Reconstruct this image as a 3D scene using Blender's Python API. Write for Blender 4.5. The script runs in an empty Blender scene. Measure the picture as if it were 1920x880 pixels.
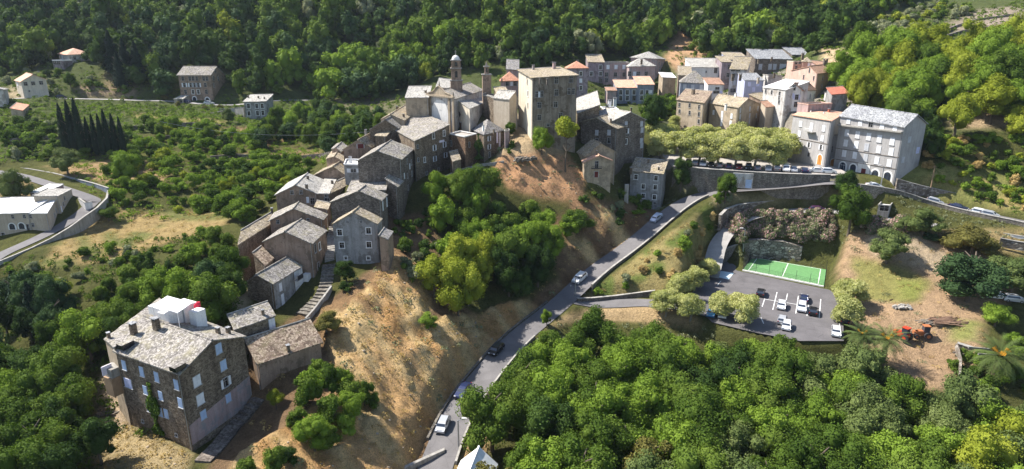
import bpy, math, random
import numpy as np
from mathutils import Vector
R = math.radians
random.seed(7); RNG = np.random.default_rng(7)
S = bpy.context.scene
COL = S.collection
# ---------------------------------------------------------------- camera, sky, sun, exposure
F, PITCH, CZ = 1180.0, R(17.0), 70.0
SP, CP = math.sin(PITCH), math.cos(PITCH)
cd = bpy.data.cameras.new('camera'); cam = bpy.data.objects.new('camera', cd); COL.objects.link(cam)
cam.location = (0, 0, CZ); cam.rotation_euler = (R(90) - PITCH, 0, 0)
cd.sensor_width = 36; cd.lens = F / 1920 * 36; cd.clip_start = 1; cd.clip_end = 3000
S.camera = cam
SUN_AZ, SUN_EL = R(-67), R(50)          # azimuth measured clockwise from +Y (camera forward)
w = bpy.data.worlds.new('World'); S.world = w; w.use_nodes = True
wn = w.node_tree.nodes; bg = wn['Background']
sky = wn.new('ShaderNodeTexSky'); sky.sky_type = 'NISHITA'; sky.sun_disc = False
sky.sun_elevation = SUN_EL; sky.sun_rotation = SUN_AZ; sky.altitude = 300; sky.air_density = 1.0; sky.dust_density = 1.0
w.node_tree.links.new(sky.outputs[0], bg.inputs[0]); bg.inputs[1].default_value = 0.1
sl = bpy.data.lights.new('sun', 'SUN'); sl.energy = 5.0; sl.angle = R(0.55); sl.color = (1, .95, .87)
so = bpy.data.objects.new('sun', sl); COL.objects.link(so)
sdir = Vector((math.sin(SUN_AZ) * math.cos(SUN_EL), math.cos(SUN_AZ) * math.cos(SUN_EL), math.sin(SUN_EL)))
so.rotation_euler = sdir.to_track_quat('Z', 'Y').to_euler(); so.location = (0, 0, 300)
S.view_settings.view_transform = 'Standard'; S.view_settings.look = 'None'
S.view_settings.exposure = 1.08; S.view_settings.gamma = 1
try:
    S.cycles.max_bounces = 5; S.cycles.diffuse_bounces = 3; S.cycles.glossy_bounces = 2
    S.cycles.transmission_bounces = 3; S.cycles.use_denoising = True; S.cycles.volume_bounces = 0
    S.cycles.caustics_reflective = False; S.cycles.caustics_refractive = False
except Exception: pass

# ---------------------------------------------------------------- photo pixel (1920x880) <-> world
def sl_(py): return SP + (py - 440) / F * CP
def PD(px, py, D):
    v = (py - 440) / F
    return Vector(((px - 960) / F * D, (CP - v * SP) * D, CZ - (SP + v * CP) * D))
def PZ(px, py, z): return PD(px, py, (CZ - z) / sl_(py))
UP = Vector((0, 0, 1))
def proj(x, y, z):
    d = y * CP + (CZ - z) * SP
    return 960 + x / d * F, 440 + F * ((CZ - z) * CP - y * SP) / d, d

# ---------------------------------------------------------------- object helpers
def tag(o, label=None, cat=None, group=None, kind=None):
    if label: o['label'] = label
    if cat: o['category'] = cat
    if group: o['group'] = group
    if kind: o['kind'] = kind
    return o
def empty(name, loc, rz=0):
    o = bpy.data.objects.new(name, None); COL.objects.link(o); o.location = loc; o.rotation_euler = (0, 0, rz)
    o.empty_display_size = .5
    return o
class MB:
    def __init__(s): s.v = []; s.f = []; s.m = []
    def add(s, vs, fs, mi=0):
        n = len(s.v); s.v += [tuple(p) for p in vs]
        s.f += [tuple(i + n for i in f) for f in fs]; s.m += [mi] * len(fs)
    def quad(s, a, b, c, d, mi=0): s.add([a, b, c, d], [(0, 1, 2, 3)], mi)
    def poly(s, pts, mi=0): s.add(pts, [tuple(range(len(pts)))], mi)
    def box(s, c, sz, ux=(1, 0, 0), uy=(0, 1, 0), uz=(0, 0, 1), mi=0):
        c = Vector(c); ux = Vector(ux) * sz[0] / 2; uy = Vector(uy) * sz[1] / 2; uz = Vector(uz) * sz[2] / 2
        vs = [c + ux * a + uy * b + uz * d for d in (-1, 1) for b in (-1, 1) for a in (-1, 1)]
        s.add(vs, [(0, 2, 3, 1), (4, 5, 7, 6), (0, 1, 5, 4), (2, 6, 7, 3), (0, 4, 6, 2), (1, 3, 7, 5)], mi)
    def prism(s, pts, z0, z1, mi=0):
        n = len(pts)
        vs = [(p[0], p[1], z0) for p in pts] + [(p[0], p[1], z1) for p in pts]
        s.add(vs, [tuple(range(n)), tuple(range(n, 2 * n))] + [(i, (i + 1) % n, n + (i + 1) % n, n + i) for i in range(n)], mi)
    def tube(s, a, b, r0, r1=None, n=8, mi=0, caps=True):
        a = Vector(a); b = Vector(b); r1 = r0 if r1 is None else r1
        d = (b - a).normalized(); u = d.orthogonal().normalized(); w_ = d.cross(u)
        vs = []
        for c, r in ((a, r0), (b, r1)):
            for i in range(n):
                t = 2 * math.pi * i / n; vs.append(c + u * math.cos(t) * r + w_ * math.sin(t) * r)
        fs = [(i, (i + 1) % n, n + (i + 1) % n, n + i) for i in range(n)]
        if caps: fs += [tuple(range(n)), tuple(range(n, 2 * n))]
        s.add(vs, fs, mi)
    def build(s, name, mats, parent=None, off=(0, 0, 0), smooth=False):
        me = bpy.data.meshes.new(name)
        v = np.array(s.v, dtype=float).reshape(-1, 3) - np.array(tuple(off)); me.from_pydata(v.tolist(), [], s.f)
        if not isinstance(mats, (list, tuple)): mats = [mats]
        for m in mats: me.materials.append(m)
        if len(mats) > 1: me.polygons.foreach_set('material_index', s.m)
        if smooth: me.polygons.foreach_set('use_smooth', [True] * len(me.polygons))
        me.update()
        o = bpy.data.objects.new(name, me); COL.objects.link(o)
        if parent is not None: o.parent = parent
        return o
def copy_tree(o, parent=None):
    c = o.copy(); COL.objects.link(c)
    if parent is not None: c.parent = parent
    for ch in list(o.children): copy_tree(ch, c)
    return c

# ---------------------------------------------------------------- materials
def newmat(name):
    m = bpy.data.materials.new(name); m.use_nodes = True; nt = m.node_tree
    b = nt.nodes['Principled BSDF']; return m, nt, b
def N(nt, t, **k):
    n = nt.nodes.new(t)
    for a, v in k.items():
        if a in ('i', ): 
            for kk, vv in v.items(): n.inputs[kk].default_value = vv
        else: setattr(n, a, v)
    return n
def ramp(nt, fac, stops):
    r = N(nt, 'ShaderNodeValToRGB'); e = r.color_ramp.elements
    while len(e) < len(stops): e.new(0.5)
    for i, (p, c) in enumerate(stops): e[i].position = p; e[i].color = (*c, 1)
    nt.links.new(fac, r.inputs[0]); return r.outputs[0]
def mixc(nt, fac, a, b, mode='MIX'):
    m = N(nt, 'ShaderNodeMix', data_type='RGBA', blend_type=mode)
    for s, v in ((m.inputs[0], fac), (m.inputs[6], a), (m.inputs[7], b)):
        if hasattr(v, 'links'): nt.links.new(v, s)
        elif isinstance(v, (int, float)): s.default_value = v
        else: s.default_value = (*v, 1)
    return m.outputs[2]
def coords(nt, scale=(1, 1, 1)):
    tc = N(nt, 'ShaderNodeTexCoord'); mp = N(nt, 'ShaderNodeMapping'); mp.inputs[3].default_value = scale
    nt.links.new(tc.outputs['Object'], mp.inputs[0]); return mp.outputs[0]
def noise(nt, vec, scale, detail=4, rough=.6):
    n = N(nt, 'ShaderNodeTexNoise'); n.inputs['Scale'].default_value = scale; n.inputs['Detail'].default_value = detail
    n.inputs['Roughness'].default_value = rough; nt.links.new(vec, n.inputs['Vector']); return n.outputs[0]
def voro(nt, vec, scale, feat='F1', out='Distance'):
    n = N(nt, 'ShaderNodeTexVoronoi', feature=feat); n.inputs['Scale'].default_value = scale
    nt.links.new(vec, n.inputs['Vector']); return n.outputs[out]
def bump(nt, b, h, strength=.5, dist=.1):
    n = N(nt, 'ShaderNodeBump'); n.inputs['Strength'].default_value = strength; n.inputs['Distance'].default_value = dist
    nt.links.new(h, n.inputs['Height']); nt.links.new(n.outputs[0], b.inputs['Normal'])
def sc(c, k): return tuple(min(1, x * k) for x in c)
MATS = {}
def plain(name, col, rough=.7, metal=0, spec=.3):
    if name in MATS: return MATS[name]
    m, nt, b = newmat(name)
    v = coords(nt); n = noise(nt, v, 1.3, 5)
    nt.links.new(ramp(nt, n, [(.3, sc(col, .85)), (.7, sc(col, 1.1))]), b.inputs['Base Color'])
    b.inputs['Roughness'].default_value = rough; b.inputs['Metallic'].default_value = metal
    b.inputs['Specular IOR Level'].default_value = spec
    MATS[name] = m; return m
def flat(name, col, rough=.5, metal=0, spec=.5):
    if name in MATS: return MATS[name]
    m, nt, b = newmat(name); b.inputs['Base Color'].default_value = (*col, 1)
    b.inputs['Roughness'].default_value = rough; b.inputs['Metallic'].default_value = metal
    b.inputs['Specular IOR Level'].default_value = spec; MATS[name] = m; return m
def masonry(name, c1, c2, mortar, stain=.5, scale=2.6, bs=.6):
    """rubble stone wall: irregular stones, pale mortar, rain streaks"""
    if name in MATS: return MATS[name]
    m, nt, b = newmat(name); v = coords(nt, (1, 1, 1.5)); vs = coords(nt, (.9, .9, .12)); vv = coords(nt)
    cell = voro(nt, v, scale, 'F1', 'Color'); edge = voro(nt, v, scale, 'DISTANCE_TO_EDGE')
    sep = N(nt, 'ShaderNodeSeparateColor'); nt.links.new(cell, sep.inputs[0])
    c = ramp(nt, sep.outputs[0], [(0, sc(c1, .7)), (.45, c1), (.8, c2), (1, sc(c2, 1.25))])
    em = ramp(nt, edge, [(0, (1, 1, 1)), (.09, (0, 0, 0))])
    c = mixc(nt, em, c, mortar)
    big = ramp(nt, noise(nt, vv, .35, 6, .7), [(.35, (.62, .6, .6)), (.65, (1.0, 1.0, .97))])
    c = mixc(nt, 1.0, c, big, 'MULTIPLY')
    st = ramp(nt, noise(nt, vs, 1.1, 4, .6), [(.38, (.5, .48, .46)), (.55, (1, 1, 1))])
    c = mixc(nt, stain, c, mixc(nt, 1.0, c, st, 'MULTIPLY'))
    nt.links.new(c, b.inputs['Base Color']); b.inputs['Roughness'].default_value = .92; b.inputs['Specular IOR Level'].default_value = .15
    bump(nt, b, edge, bs, .12); MATS[name] = m; return m
def render_(name, c1, c2, stain=.5, patch=None, soft=.35):
    """old lime render: mottled, streaked, with patches of exposed stone"""
    if name in MATS: return MATS[name]
    m, nt, b = newmat(name); vv = coords(nt); vs = coords(nt, (1.1, 1.1, .1))
    c = ramp(nt, noise(nt, vv, .5, 7, .7), [(.35, c1), (.65, c2)])
    fine = ramp(nt, noise(nt, vv, 6, 3), [(.3, (.85, .85, .85)), (.7, (1.08, 1.08, 1.08))])
    c = mixc(nt, 1.0, c, fine, 'MULTIPLY')
    if patch:
        pm = ramp(nt, noise(nt, vv, soft, 6, .75), [(.52, (0, 0, 0)), (.56, (1, 1, 1))])
        c = mixc(nt, pm, c, patch)
    st = ramp(nt, noise(nt, vs, 1.4, 4, .6), [(.38, (.55, .53, .5)), (.56, (1, 1, 1))])
    c = mixc(nt, stain, c, mixc(nt, 1.0, c, st, 'MULTIPLY'))
    nt.links.new(c, b.inputs['Base Color']); b.inputs['Roughness'].default_value = .9; b.inputs['Specular IOR Level'].default_value = .15
    bump(nt, b, noise(nt, vv, 3, 5), .25, .05); MATS[name] = m; return m
def slabs(name, c1, c2, moss=(.3, .27, .15), scale=3.5, mossy=.5):
    """roof of irregular stone slabs"""
    if name in MATS: return MATS[name]
    m, nt, b = newmat(name); v = coords(nt, (1, 1, .6)); vv = coords(nt)
    cell = voro(nt, v, scale, 'F1', 'Color'); edge = voro(nt, v, scale, 'DISTANCE_TO_EDGE')
    sep = N(nt, 'ShaderNodeSeparateColor'); nt.links.new(cell, sep.inputs[0])
    c = ramp(nt, sep.outputs[1], [(0, sc(c1, .6)), (.3, c1), (.75, c2), (1, sc(c2, 1.2))])
    em = ramp(nt, edge, [(0, (1, 1, 1)), (.06, (0, 0, 0))])
    c = mixc(nt, em, c, sc(c1, .3))
    mm = ramp(nt, noise(nt, vv, .6, 6, .7), [(.48, (0, 0, 0)), (.66, (mossy,) * 3)])
    c = mixc(nt, mm, c, moss)
    big = ramp(nt, noise(nt, vv, .25, 4, .6), [(.3, (.78, .78, .8)), (.7, (1.05, 1.05, 1.03))])
    c = mixc(nt, 1.0, c, big, 'MULTIPLY')
    nt.links.new(c, b.inputs['Base Color']); b.inputs['Roughness'].default_value = .9; b.inputs['Specular IOR Level'].default_value = .06
    bump(nt, b, sep.outputs[0], .55, .14); MATS[name] = m; return m
def tiles(name, c1, c2):
    if name in MATS: return MATS[name]
    m, nt, b = newmat(name); v = coords(nt, (3, 3, 3)); vv = coords(nt)
    w_ = N(nt, 'ShaderNodeTexWave'); w_.inputs['Scale'].default_value = 1.6; w_.inputs['Distortion'].default_value = .6
    nt.links.new(vv, w_.inputs[0])
    cell = voro(nt, v, 1.0, 'F1', 'Color'); sep = N(nt, 'ShaderNodeSeparateColor'); nt.links.new(cell, sep.inputs[0])
    c = ramp(nt, sep.outputs[0], [(0, sc(c1, .8)), (.5, c1), (1, c2)])
    c = mixc(nt, 1.0, c, ramp(nt, w_.outputs[1], [(0, (.8, .8, .8)), (.4, (1, 1, 1))]), 'MULTIPLY')
    c = mixc(nt, 1.0, c, ramp(nt, noise(nt, vv, .8, 5), [(.3, (.75, .75, .75)), (.7, (1.05, 1.05, 1.05))]), 'MULTIPLY')
    nt.links.new(c, b.inputs['Base Color']); b.inputs['Roughness'].default_value = .85
    bump(nt, b, w_.outputs[1], .4, .05); MATS[name] = m; return m
def asphalt(name, col):
    if name in MATS: return MATS[name]
    m, nt, b = newmat(name); vv = coords(nt)
    c = ramp(nt, noise(nt, vv, .28, 6, .65), [(.3, sc(col, .82)), (.7, sc(col, 1.2))])
    c = mixc(nt, 1.0, c, ramp(nt, noise(nt, vv, 9, 2), [(.3, (.85, .85, .85)), (.7, (1.1, 1.1, 1.1))]), 'MULTIPLY')
    cr = ramp(nt, voro(nt, vv, .33, 'DISTANCE_TO_EDGE'), [(0, (.6, .6, .6)), (.012, (1, 1, 1))])
    c = mixc(nt, .7, c, mixc(nt, 1.0, c, cr, 'MULTIPLY'))
    nt.links.new(c, b.inputs['Base Color']); b.inputs['Roughness'].default_value = .88; b.inputs['Specular IOR Level'].default_value = .25
    MATS[name] = m; return m
def leafmat(name, c1, c2, c3, trans=.25, flower=None):
    if name in MATS: return MATS[name]
    m, nt, b = newmat(name); oi = N(nt, 'ShaderNodeObjectInfo'); at = N(nt, 'ShaderNodeAttribute', attribute_name='tint')
    a = N(nt, 'ShaderNodeMath', operation='MULTIPLY_ADD'); nt.links.new(oi.outputs['Random'], a.inputs[0]); a.inputs[1].default_value = .5
    nt.links.new(at.outputs['Fac'], a.inputs[2])
    s = N(nt, 'ShaderNodeMath', operation='SUBTRACT', use_clamp=True); nt.links.new(a.outputs[0], s.inputs[0]); s.inputs[1].default_value = .25
    c = ramp(nt, s.outputs[0], [(0.0, c1), (.5, c2), (1, c3)])
    if flower:
        fa = N(nt, 'ShaderNodeAttribute', attribute_name='flower'); c = mixc(nt, fa.outputs['Fac'], c, flower)
    nt.links.new(c, b.inputs['Base Color']); b.inputs['Roughness'].default_value = .75; b.inputs['Specular IOR Level'].default_value = .06
    tr = N(nt, 'ShaderNodeBsdfTranslucent'); tc = mixc(nt, 1.0, c, (1.25, 1.3, .6), 'MULTIPLY'); nt.links.new(tc, tr.inputs[0])
    mx = N(nt, 'ShaderNodeMixShader'); mx.inputs[0].default_value = trans
    out = nt.nodes['Material Output']; nt.links.new(b.outputs[0], mx.inputs[1]); nt.links.new(tr.outputs[0], mx.inputs[2]); nt.links.new(mx.outputs[0], out.inputs[0])
    MATS[name] = m; return m
# walls
masonry('brownstone', (.165, .125, .09), (.27, .215, .16), (.31, .26, .2), scale=3.2)
masonry('greystone', (.17, .155, .135), (.27, .245, .21), (.24, .22, .19), scale=3.6, bs=.45)
masonry('darkstone', (.165, .14, .12), (.26, .225, .195), (.26, .22, .185), scale=3.2)
masonry('rubble', (.22, .19, .16), (.36, .33, .29), (.16, .13, .1), scale=1.5, bs=1.0)
masonry('boulders', (.26, .23, .2), (.42, .39, .35), (.05, .045, .04), scale=.9, bs=1.3, stain=.2)
masonry('ruststone', (.2, .11, .065), (.3, .19, .12), (.36, .29, .22))
render_('pinkbrown', (.27, .19, .14), (.37, .275, .21), .5, (.2, .15, .11))
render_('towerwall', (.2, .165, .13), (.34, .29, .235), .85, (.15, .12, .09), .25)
render_('greyrender', (.27, .27, .27), (.36, .355, .35), .45, (.21, .2, .19))
render_('bluerender', (.23, .25, .3), (.3, .325, .385), .4)
render_('hotelgrey', (.36, .345, .34), (.43, .415, .405), .3)
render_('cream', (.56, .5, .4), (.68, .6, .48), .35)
render_('tan', (.36, .29, .21), (.46, .38, .28), .4, (.28, .23, .17))
render_('pink', (.5, .33, .27), (.6, .42, .34), .35)
render_('mauve', (.27, .22, .24), (.36, .3, .32), .45, (.2, .16, .16))
render_('rose', (.36, .26, .25), (.45, .34, .32), .5, (.3, .27, .27))
render_('whitewall', (.66, .64, .61), (.78, .76, .73), .25)
render_('palewall', (.48, .46, .44), (.6, .58, .55), .45, (.34, .31, .28))
render_('lavender', (.4, .42, .56), (.48, .5, .64), .25)
render_('sandwall', (.42, .35, .27), (.5, .43, .34), .3)
render_('concrete', (.3, .285, .26), (.4, .38, .35), .6)
render_('whitepaint', (.72, .71, .7), (.82, .81, .8), .15)
# roofs
slabs('stone_roof', (.235, .215, .195), (.385, .355, .325))
slabs('brown_roof', (.22, .16, .12), (.38, .3, .23), scale=3.0, mossy=.35)
slabs('warm_roof', (.3, .25, .185), (.44, .375, .29), (.36, .29, .13))
slabs('pale_roof', (.38, .36, .325), (.5, .475, .435), (.45, .43, .36), mossy=.25)
slabs('grey_roof', (.25, .255, .27), (.37, .375, .385), (.33, .33, .32), mossy=.3)
slabs('dark_roof', (.2, .19, .19), (.32, .3, .29), mossy=.3)
tiles('orange_tiles', (.5, .22, .13), (.62, .32, .2))
tiles('peach_tiles', (.64, .36, .24), (.72, .45, .32))
tiles('red_tiles', (.42, .13, .08), (.52, .18, .11))
tiles('rust_tiles', (.36, .2, .13), (.48, .3, .2))
plain('white_sheet', (.6, .59, .57), .7)
plain('white_metal', (.8, .8, .8), .35)
# details
flat('pane_dark', (.012, .013, .016), .25, 0, .6); flat('pane_blue', (.03, .04, .06), .15, 0, .8)
plain('shutter_white', (.72, .73, .76), .6); plain('shutter_blue', (.42, .53, .72), .6); plain('shutter_grey', (.46, .47, .5), .6)
plain('shutter_lilac', (.55, .57, .78), .6); plain('frame_white', (.74, .73, .71), .6); plain('frame_grey', (.42, .41, .4), .7)
plain('wood_orange', (.56, .24, .06), .55); plain('wood_brown', (.1, .05, .03), .6); plain('wood_red', (.14, .025, .025), .6)
plain('purple_cloth', (.1, .07, .42), .8); plain('white_cloth', (.72, .68, .78), .8); plain('red_cloth', (.62, .03, .07), .8)
plain('iron', (.05, .05, .055), .5, .4); plain('zinc', (.35, .36, .38), .4, .6); plain('timber', (.3, .2, .12), .8)
asphalt('asphalt', (.145, .137, .138)); asphalt('asphalt_pale', (.3, .285, .27)); asphalt('lot_asphalt', (.12, .112, .115))
plain('court_green', (.11, .25, .095), .9); plain('line_white', (.78, .78, .76), .7); plain('pale_blue_paint', (.5, .63, .68), .7)
plain('line_faded', (.55, .5, .45), .8)
plain('bark', (.12, .095, .07), .95); plain('bark_pale', (.3, .26, .21), .95); plain('palm_bark', (.17, .12, .08), .95)
plain('paving', (.34, .31, .28), .9)
# foliage
leafmat('leaf_mid', (.04, .074, .011), (.076, .125, .018), (.13, .185, .03))
leafmat('leaf_deep', (.022, .045, .012), (.04, .074, .016), (.07, .115, .025))
leafmat('leaf_blue', (.028, .055, .022), (.048, .086, .03), (.075, .122, .042), .15)
leafmat('leaf_bright', (.09, .15, .018), (.145, .22, .027), (.2, .285, .04))
leafmat('leaf_yellow', (.14, .17, .018), (.21, .245, .026), (.29, .32, .042))
leafmat('leaf_plane', (.28, .3, .11), (.38, .39, .16), (.48, .47, .22), .35)
leafmat('leaf_olive', (.13, .15, .08), (.19, .21, .12), (.27, .28, .16), .2)
leafmat('leaf_sage', (.07, .1, .03), (.115, .15, .045), (.165, .2, .07), .15)
leafmat('leaf_bronze', (.09, .085, .025), (.13, .12, .032), (.18, .165, .045), .15)
leafmat('leaf_cypress', (.012, .026, .016), (.018, .036, .02), (.028, .05, .026), .08)
leafmat('leaf_palm', (.07, .1, .03), (.11, .15, .045), (.17, .2, .07), .15)
leafmat('leaf_oleander', (.1, .125, .06), (.15, .175, .085), (.2, .21, .11), .2, (.5, .3, .3))
leafmat('leaf_dry', (.26, .18, .07), (.38, .27, .11), (.5, .37, .16), .2)
leafmat('leaf_fruit', (.6, .28, .03), (.66, .34, .04), (.7, .4, .06), .1)
M = MATS
# ---------------------------------------------------------------- terrain: heights from surveyed points (photo x, photo y, depth in metres)
CTRL = """560 760 95;650 650 110;700 560 122;740 480 134;800 620 121;760 700 112;720 800 101;640 860 92;800 740 112;900 620 133;950 560 141
880 520 145;860 450 155;960 430 162;1010 480 156;1080 470 160;1150 440 167;1000 330 172;1050 310 175;1100 390 172;1180 410 174;900 330 168
830 330 165;940 270 175;1210 390 175;1130 355 173;1060 400 168;770 410 154;740 440 147;980 520 149;1020 545 148;860 680 118
300 852 90;440 800 98;520 740 102;600 690 110;570 600 118;600 570 122;620 530 128;650 508 131;720 500 132
630 445 144;610 400 152;560 595 119;460 600 112;450 560 118;480 660 105;700 360 160;780 345 163;640 330 170;560 410 150
860 250 186;960 245 184;820 240 188;760 235 190;700 270 182;870 330 172;930 315 174
940 215 195;1050 200 215;1120 205 215;1190 200 258;1140 180 280;1230 160 285
1290 242 215;1400 246 208;1450 235 208;1340 200 232;1500 205 210;1450 152 265;1560 190 210;1620 205 218;1700 215 205;1610 336 176
1250 150 290;1285 70 335;1250 115 300;1320 115 290;1400 95 300;1560 100 260;1560 150 235
1740 330 172;1850 355 170;1800 300 174;1900 330 172;1760 250 184;1860 230 184;1700 180 210;1800 160 205;1900 100 228;1850 40 285;1620 60 300;1640 130 230;1920 0 330;1920 200 185
1700 395 163;1756 408 160;1876 437 154;1920 455 152;1660 402 165;1620 412 164;1700 450 154;1620 450 158;1560 440 165;1740 510 147;1640 500 152;1860 520 144
1920 500 146;1920 560 137;1700 600 133;1750 680 121;1640 560 142;1865 690 119;1820 600 131;1600 480 157;1690 540 143;1800 640 126
1290 440 158;1250 490 152;1200 530 149;1160 550 147;1310 400 166;1300 470 155;1230 450 160;1330 420 165
1450 375 177.5;1530 372 176;1400 384 176;1350 400 170;1440 440 163;1500 460 161;1400 455 163
30 452 150;0 485 142;110 440 152;150 400 162;200 430 160;350 400 168;100 500 138;300 470 145;420 470 143;100 560 127;300 520 134;430 535 127
150 350 178;60 310 196;250 330 188;300 340 184;400 330 192;550 300 203;190 290 203;60 260 215;100 240 232;330 260 228;450 290 213;600 270 222
0 330 186;30 290 200;480 330 188;520 360 170;450 400 160;600 300 195;540 340 180
500 190 282;370 193 276;250 185 275;90 175 258;0 180 255;60 215 240;200 215 250;480 226 256;600 190 280;700 200 268;700 235 235;560 225 250;400 225 250;760 190 250
140 118 290;60 130 290;230 140 285;330 160 285;430 165 285;520 170 290;700 165 290;820 140 290;900 120 300;980 130 290;1100 100 300"""
WCTRL = [(-70,70,9),(-95,70,8),(-110,95,9),(-80,95,11),(-130,130,13),(-100,120,14),(-60,58,12),(-30,60,11),(-14,70,8),
 (15,70,3),(35,70,2),(60,70,2),(90,80,3),(15,95,4),(40,95,3),(70,95,4),(95,100,7),(15,115,7),(40,118,7),(60,118,8),(85,112,8),(120,110,10),(110,80,4),(0,50,3),(60,50,0),(-60,40,6),(120,50,0),
 (-300,300,40),(-300,200,20),(-340,420,95),(-250,480,125),(-100,470,125),(0,450,120),(120,470,125),(250,450,120),(340,420,120),
 (-300,700,210),(0,700,210),(300,700,210),(-150,600,175),(150,600,175),(330,260,85),(330,180,60),(260,150,45),(330,90,30),(-330,100,10),(-330,40,0),(330,40,5),
 (-200,370,85),(-100,365,82),(0,360,84),(80,380,90),(-40,330,66),(-120,330,66),(-200,330,64),(40,320,60),(120,340,68),(150,400,98),(220,360,90),(-290,340,68),
 (200,300,75),(210,250,62),(-10,290,49),(-30,300,53)]
def road(txt): return [PD(*map(float, t.split())) for t in txt.split(';')]
RD_LOW = road("790 960 86;815 880 98.5;845 800 108;880 740 116;908 705 121;940 665 127;975 630 133;1010 602 139;1050 570 144;1095 527 152;1130 498 158;1165 474 163;1205 443 168;1240 412 173;1270 388 178;1300 371 181;1335 361 181;1376 356 179;1440 352 177;1500 347 175;1556 341 172.5;1600 346 171;1650 353 170;1700 366 171;1750 380 169;1800 393 165;1860 406 160;1920 418 156;2000 436 150")
RD_LOT = road("1072 563 145;1110 570 146;1150 570 146;1200 567 146;1250 573 143;1290 580 141;1340 590 138")
for p in RD_LOT[4:]: p.z = 13.0
RD_LOOP = road("1330 520 158;1338 490 163;1345 460 169;1362 435 172;1392 412 174;1430 401 174;1480 396 173.5;1540 394 172.5;1590 400 168.5;1640 409 165;1700 416 160;1760 424 157")
RD_FAR = road("-20 188 254;60 183 258;110 185 262;180 186 270;250 188 274;330 190 276;400 197 273;450 197 274;510 188 284;600 188 290;700 186 300;760 180 305")
RD_WEST = road("-30 500 139;0 478 143;60 452 149;110 428 155;150 402 162;172 382 166;178 376 167;160 368 169;130 358 172;100 348 176;65 337 182;30 327 188;-40 318 194")
ROADS = [(RD_LOW, 5.2, 3.0), (RD_LOT, 4.6, 3.0), (RD_LOOP, 4.6, 2.5), (RD_FAR, 4.5, 3.0), (RD_WEST, 3.4, 3.0)]
pts = [PD(*map(float, t.split())) for ln in CTRL.split('\n') for t in ln.split(';')]
# foot of house corners: (x, eave y, eave depth, y where the wall meets the ground)
VB = '''216 657 94.6 795;337 700 88 850;457 631 99 745;484 680 101 732;600 640 108 684;521 532 119 590;446 459 128 545;624 420 131 490;707 420 131 500;730 447 129 496
752 299 155 410;670 301 158 352;778 264 163 345;842 234 176 322;872 256 172 312;842 251 177 318;893 251 177 310;908 252 174 304;945 244 178 299
999 146 172 262;1082 141 173 286;972 133 188 236;1210 224 190 294;1141 230 184 285;1090 228 186 272;1146 300 171 356;1096 304 170.5 338;1154 284 174.5 345
1243 326 179.5 396;1182 320 184 378;1250 316 187 366;1695 237 170 342;1577 216 193 320;1737 231 176 300;1559 226 180 316;1487 215 193 296
1320 193 215 236;1270 187 226 228;1384 201 208 243;1331 193 222 240;1425 195 222 240;1462 198 218 226;1474 168 208 208;1504 169 208 208;1432 163 220 195'''
def vbase(px, py, D, pb):
    v = (py-440)/F; y = (CP-v*SP)*D; x = (px-960)/F*D; vb = (pb-440)/F; return (x, y, CZ-(SP+vb*CP)*y/(CP-vb*SP))
VBP = [vbase(*map(float, t.split())) for ln in VB.split('\n') for t in ln.split(';')]
P = VBP + [(p.x, p.y, p.z) for p in pts] + [tuple(map(float, q)) for q in WCTRL]
for rd, _, _ in ROADS: P += [(p.x, p.y, p.z) for p in rd]
P = np.array(P)
keep = []                                   # drop near-duplicates
for i, p in enumerate(P):
    if all((p[0]-P[j][0])**2 + (p[1]-P[j][1])**2 > 9 for j in keep): keep.append(i)
P = P[keep]
def phi(r2): return np.sqrt(r2 + 16.0)
A_ = phi((P[:, None, 0]-P[None, :, 0])**2 + (P[:, None, 1]-P[None, :, 1])**2)
n_ = len(P); Q_ = np.c_[np.ones(n_), P[:, :2]]
# note: +phi on distances is conditionally negative definite, so smoothing enters with a minus sign
K_ = np.block([[A_ - 1.2*np.eye(n_), Q_], [Q_.T, np.zeros((3, 3))]])
W_ = np.linalg.solve(K_, np.r_[P[:, 2], 0, 0, 0])
def rbf(x, y):
    x = np.asarray(x, float); y = np.asarray(y, float); out = W_[n_] + W_[n_+1]*x + W_[n_+2]*y
    for i in range(n_): out = out + W_[i]*phi((x-P[i, 0])**2 + (y-P[i, 1])**2)
    return out
# value noise
_T = RNG.random((256, 256))
def vn(x, y, s, seed=0):
    x = np.asarray(x)/s + 37.7*seed; y = np.asarray(y)/s + 91.3*seed
    xi = np.floor(x).astype(int); yi = np.floor(y).astype(int); fx = x-xi; fy = y-yi
    fx = fx*fx*(3-2*fx); fy = fy*fy*(3-2*fy)
    g = lambda a, b: _T[a % 256, b % 256]
    return (g(xi, yi)*(1-fx)+g(xi+1, yi)*fx)*(1-fy) + (g(xi, yi+1)*(1-fx)+g(xi+1, yi+1)*fx)*fy - .5
def sdist(xy, X, Y):
    """distance to polyline and interpolated z of nearest point"""
    best = np.full(X.shape, 1e9); bz = np.zeros(X.shape)
    for a, b in zip(xy[:-1], xy[1:]):
        dx, dy = b[0]-a[0], b[1]-a[1]; t = np.clip(((X-a[0])*dx+(Y-a[1])*dy)/(dx*dx+dy*dy+1e-9), 0, 1)
        d = np.hypot(X-a[0]-t*dx, Y-a[1]-t*dy); m = d < best
        best = np.where(m, d, best); bz = np.where(m, a[2]+t*(b[2]-a[2]), bz)
    return best, bz
def inpoly(poly, X, Y):
    ins = np.zeros(X.shape, bool); n = len(poly)
    for i in range(n):
        x1, y1 = poly[i]; x2, y2 = poly[(i+1) % n]
        if y1 == y2: continue
        c = ((y1 > Y) != (y2 > Y)) & (X < (x2-x1)*(Y-y1)/(y2-y1)+x1); ins ^= c
    return ins
def smooth_line(p, it=2):
    for _ in range(it):
        q = [p[0]]
        for a, b in zip(p[:-1], p[1:]): q += [a.lerp(b, .25), a.lerp(b, .75)]
        p = q + [p[-1]]
    return p
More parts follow.
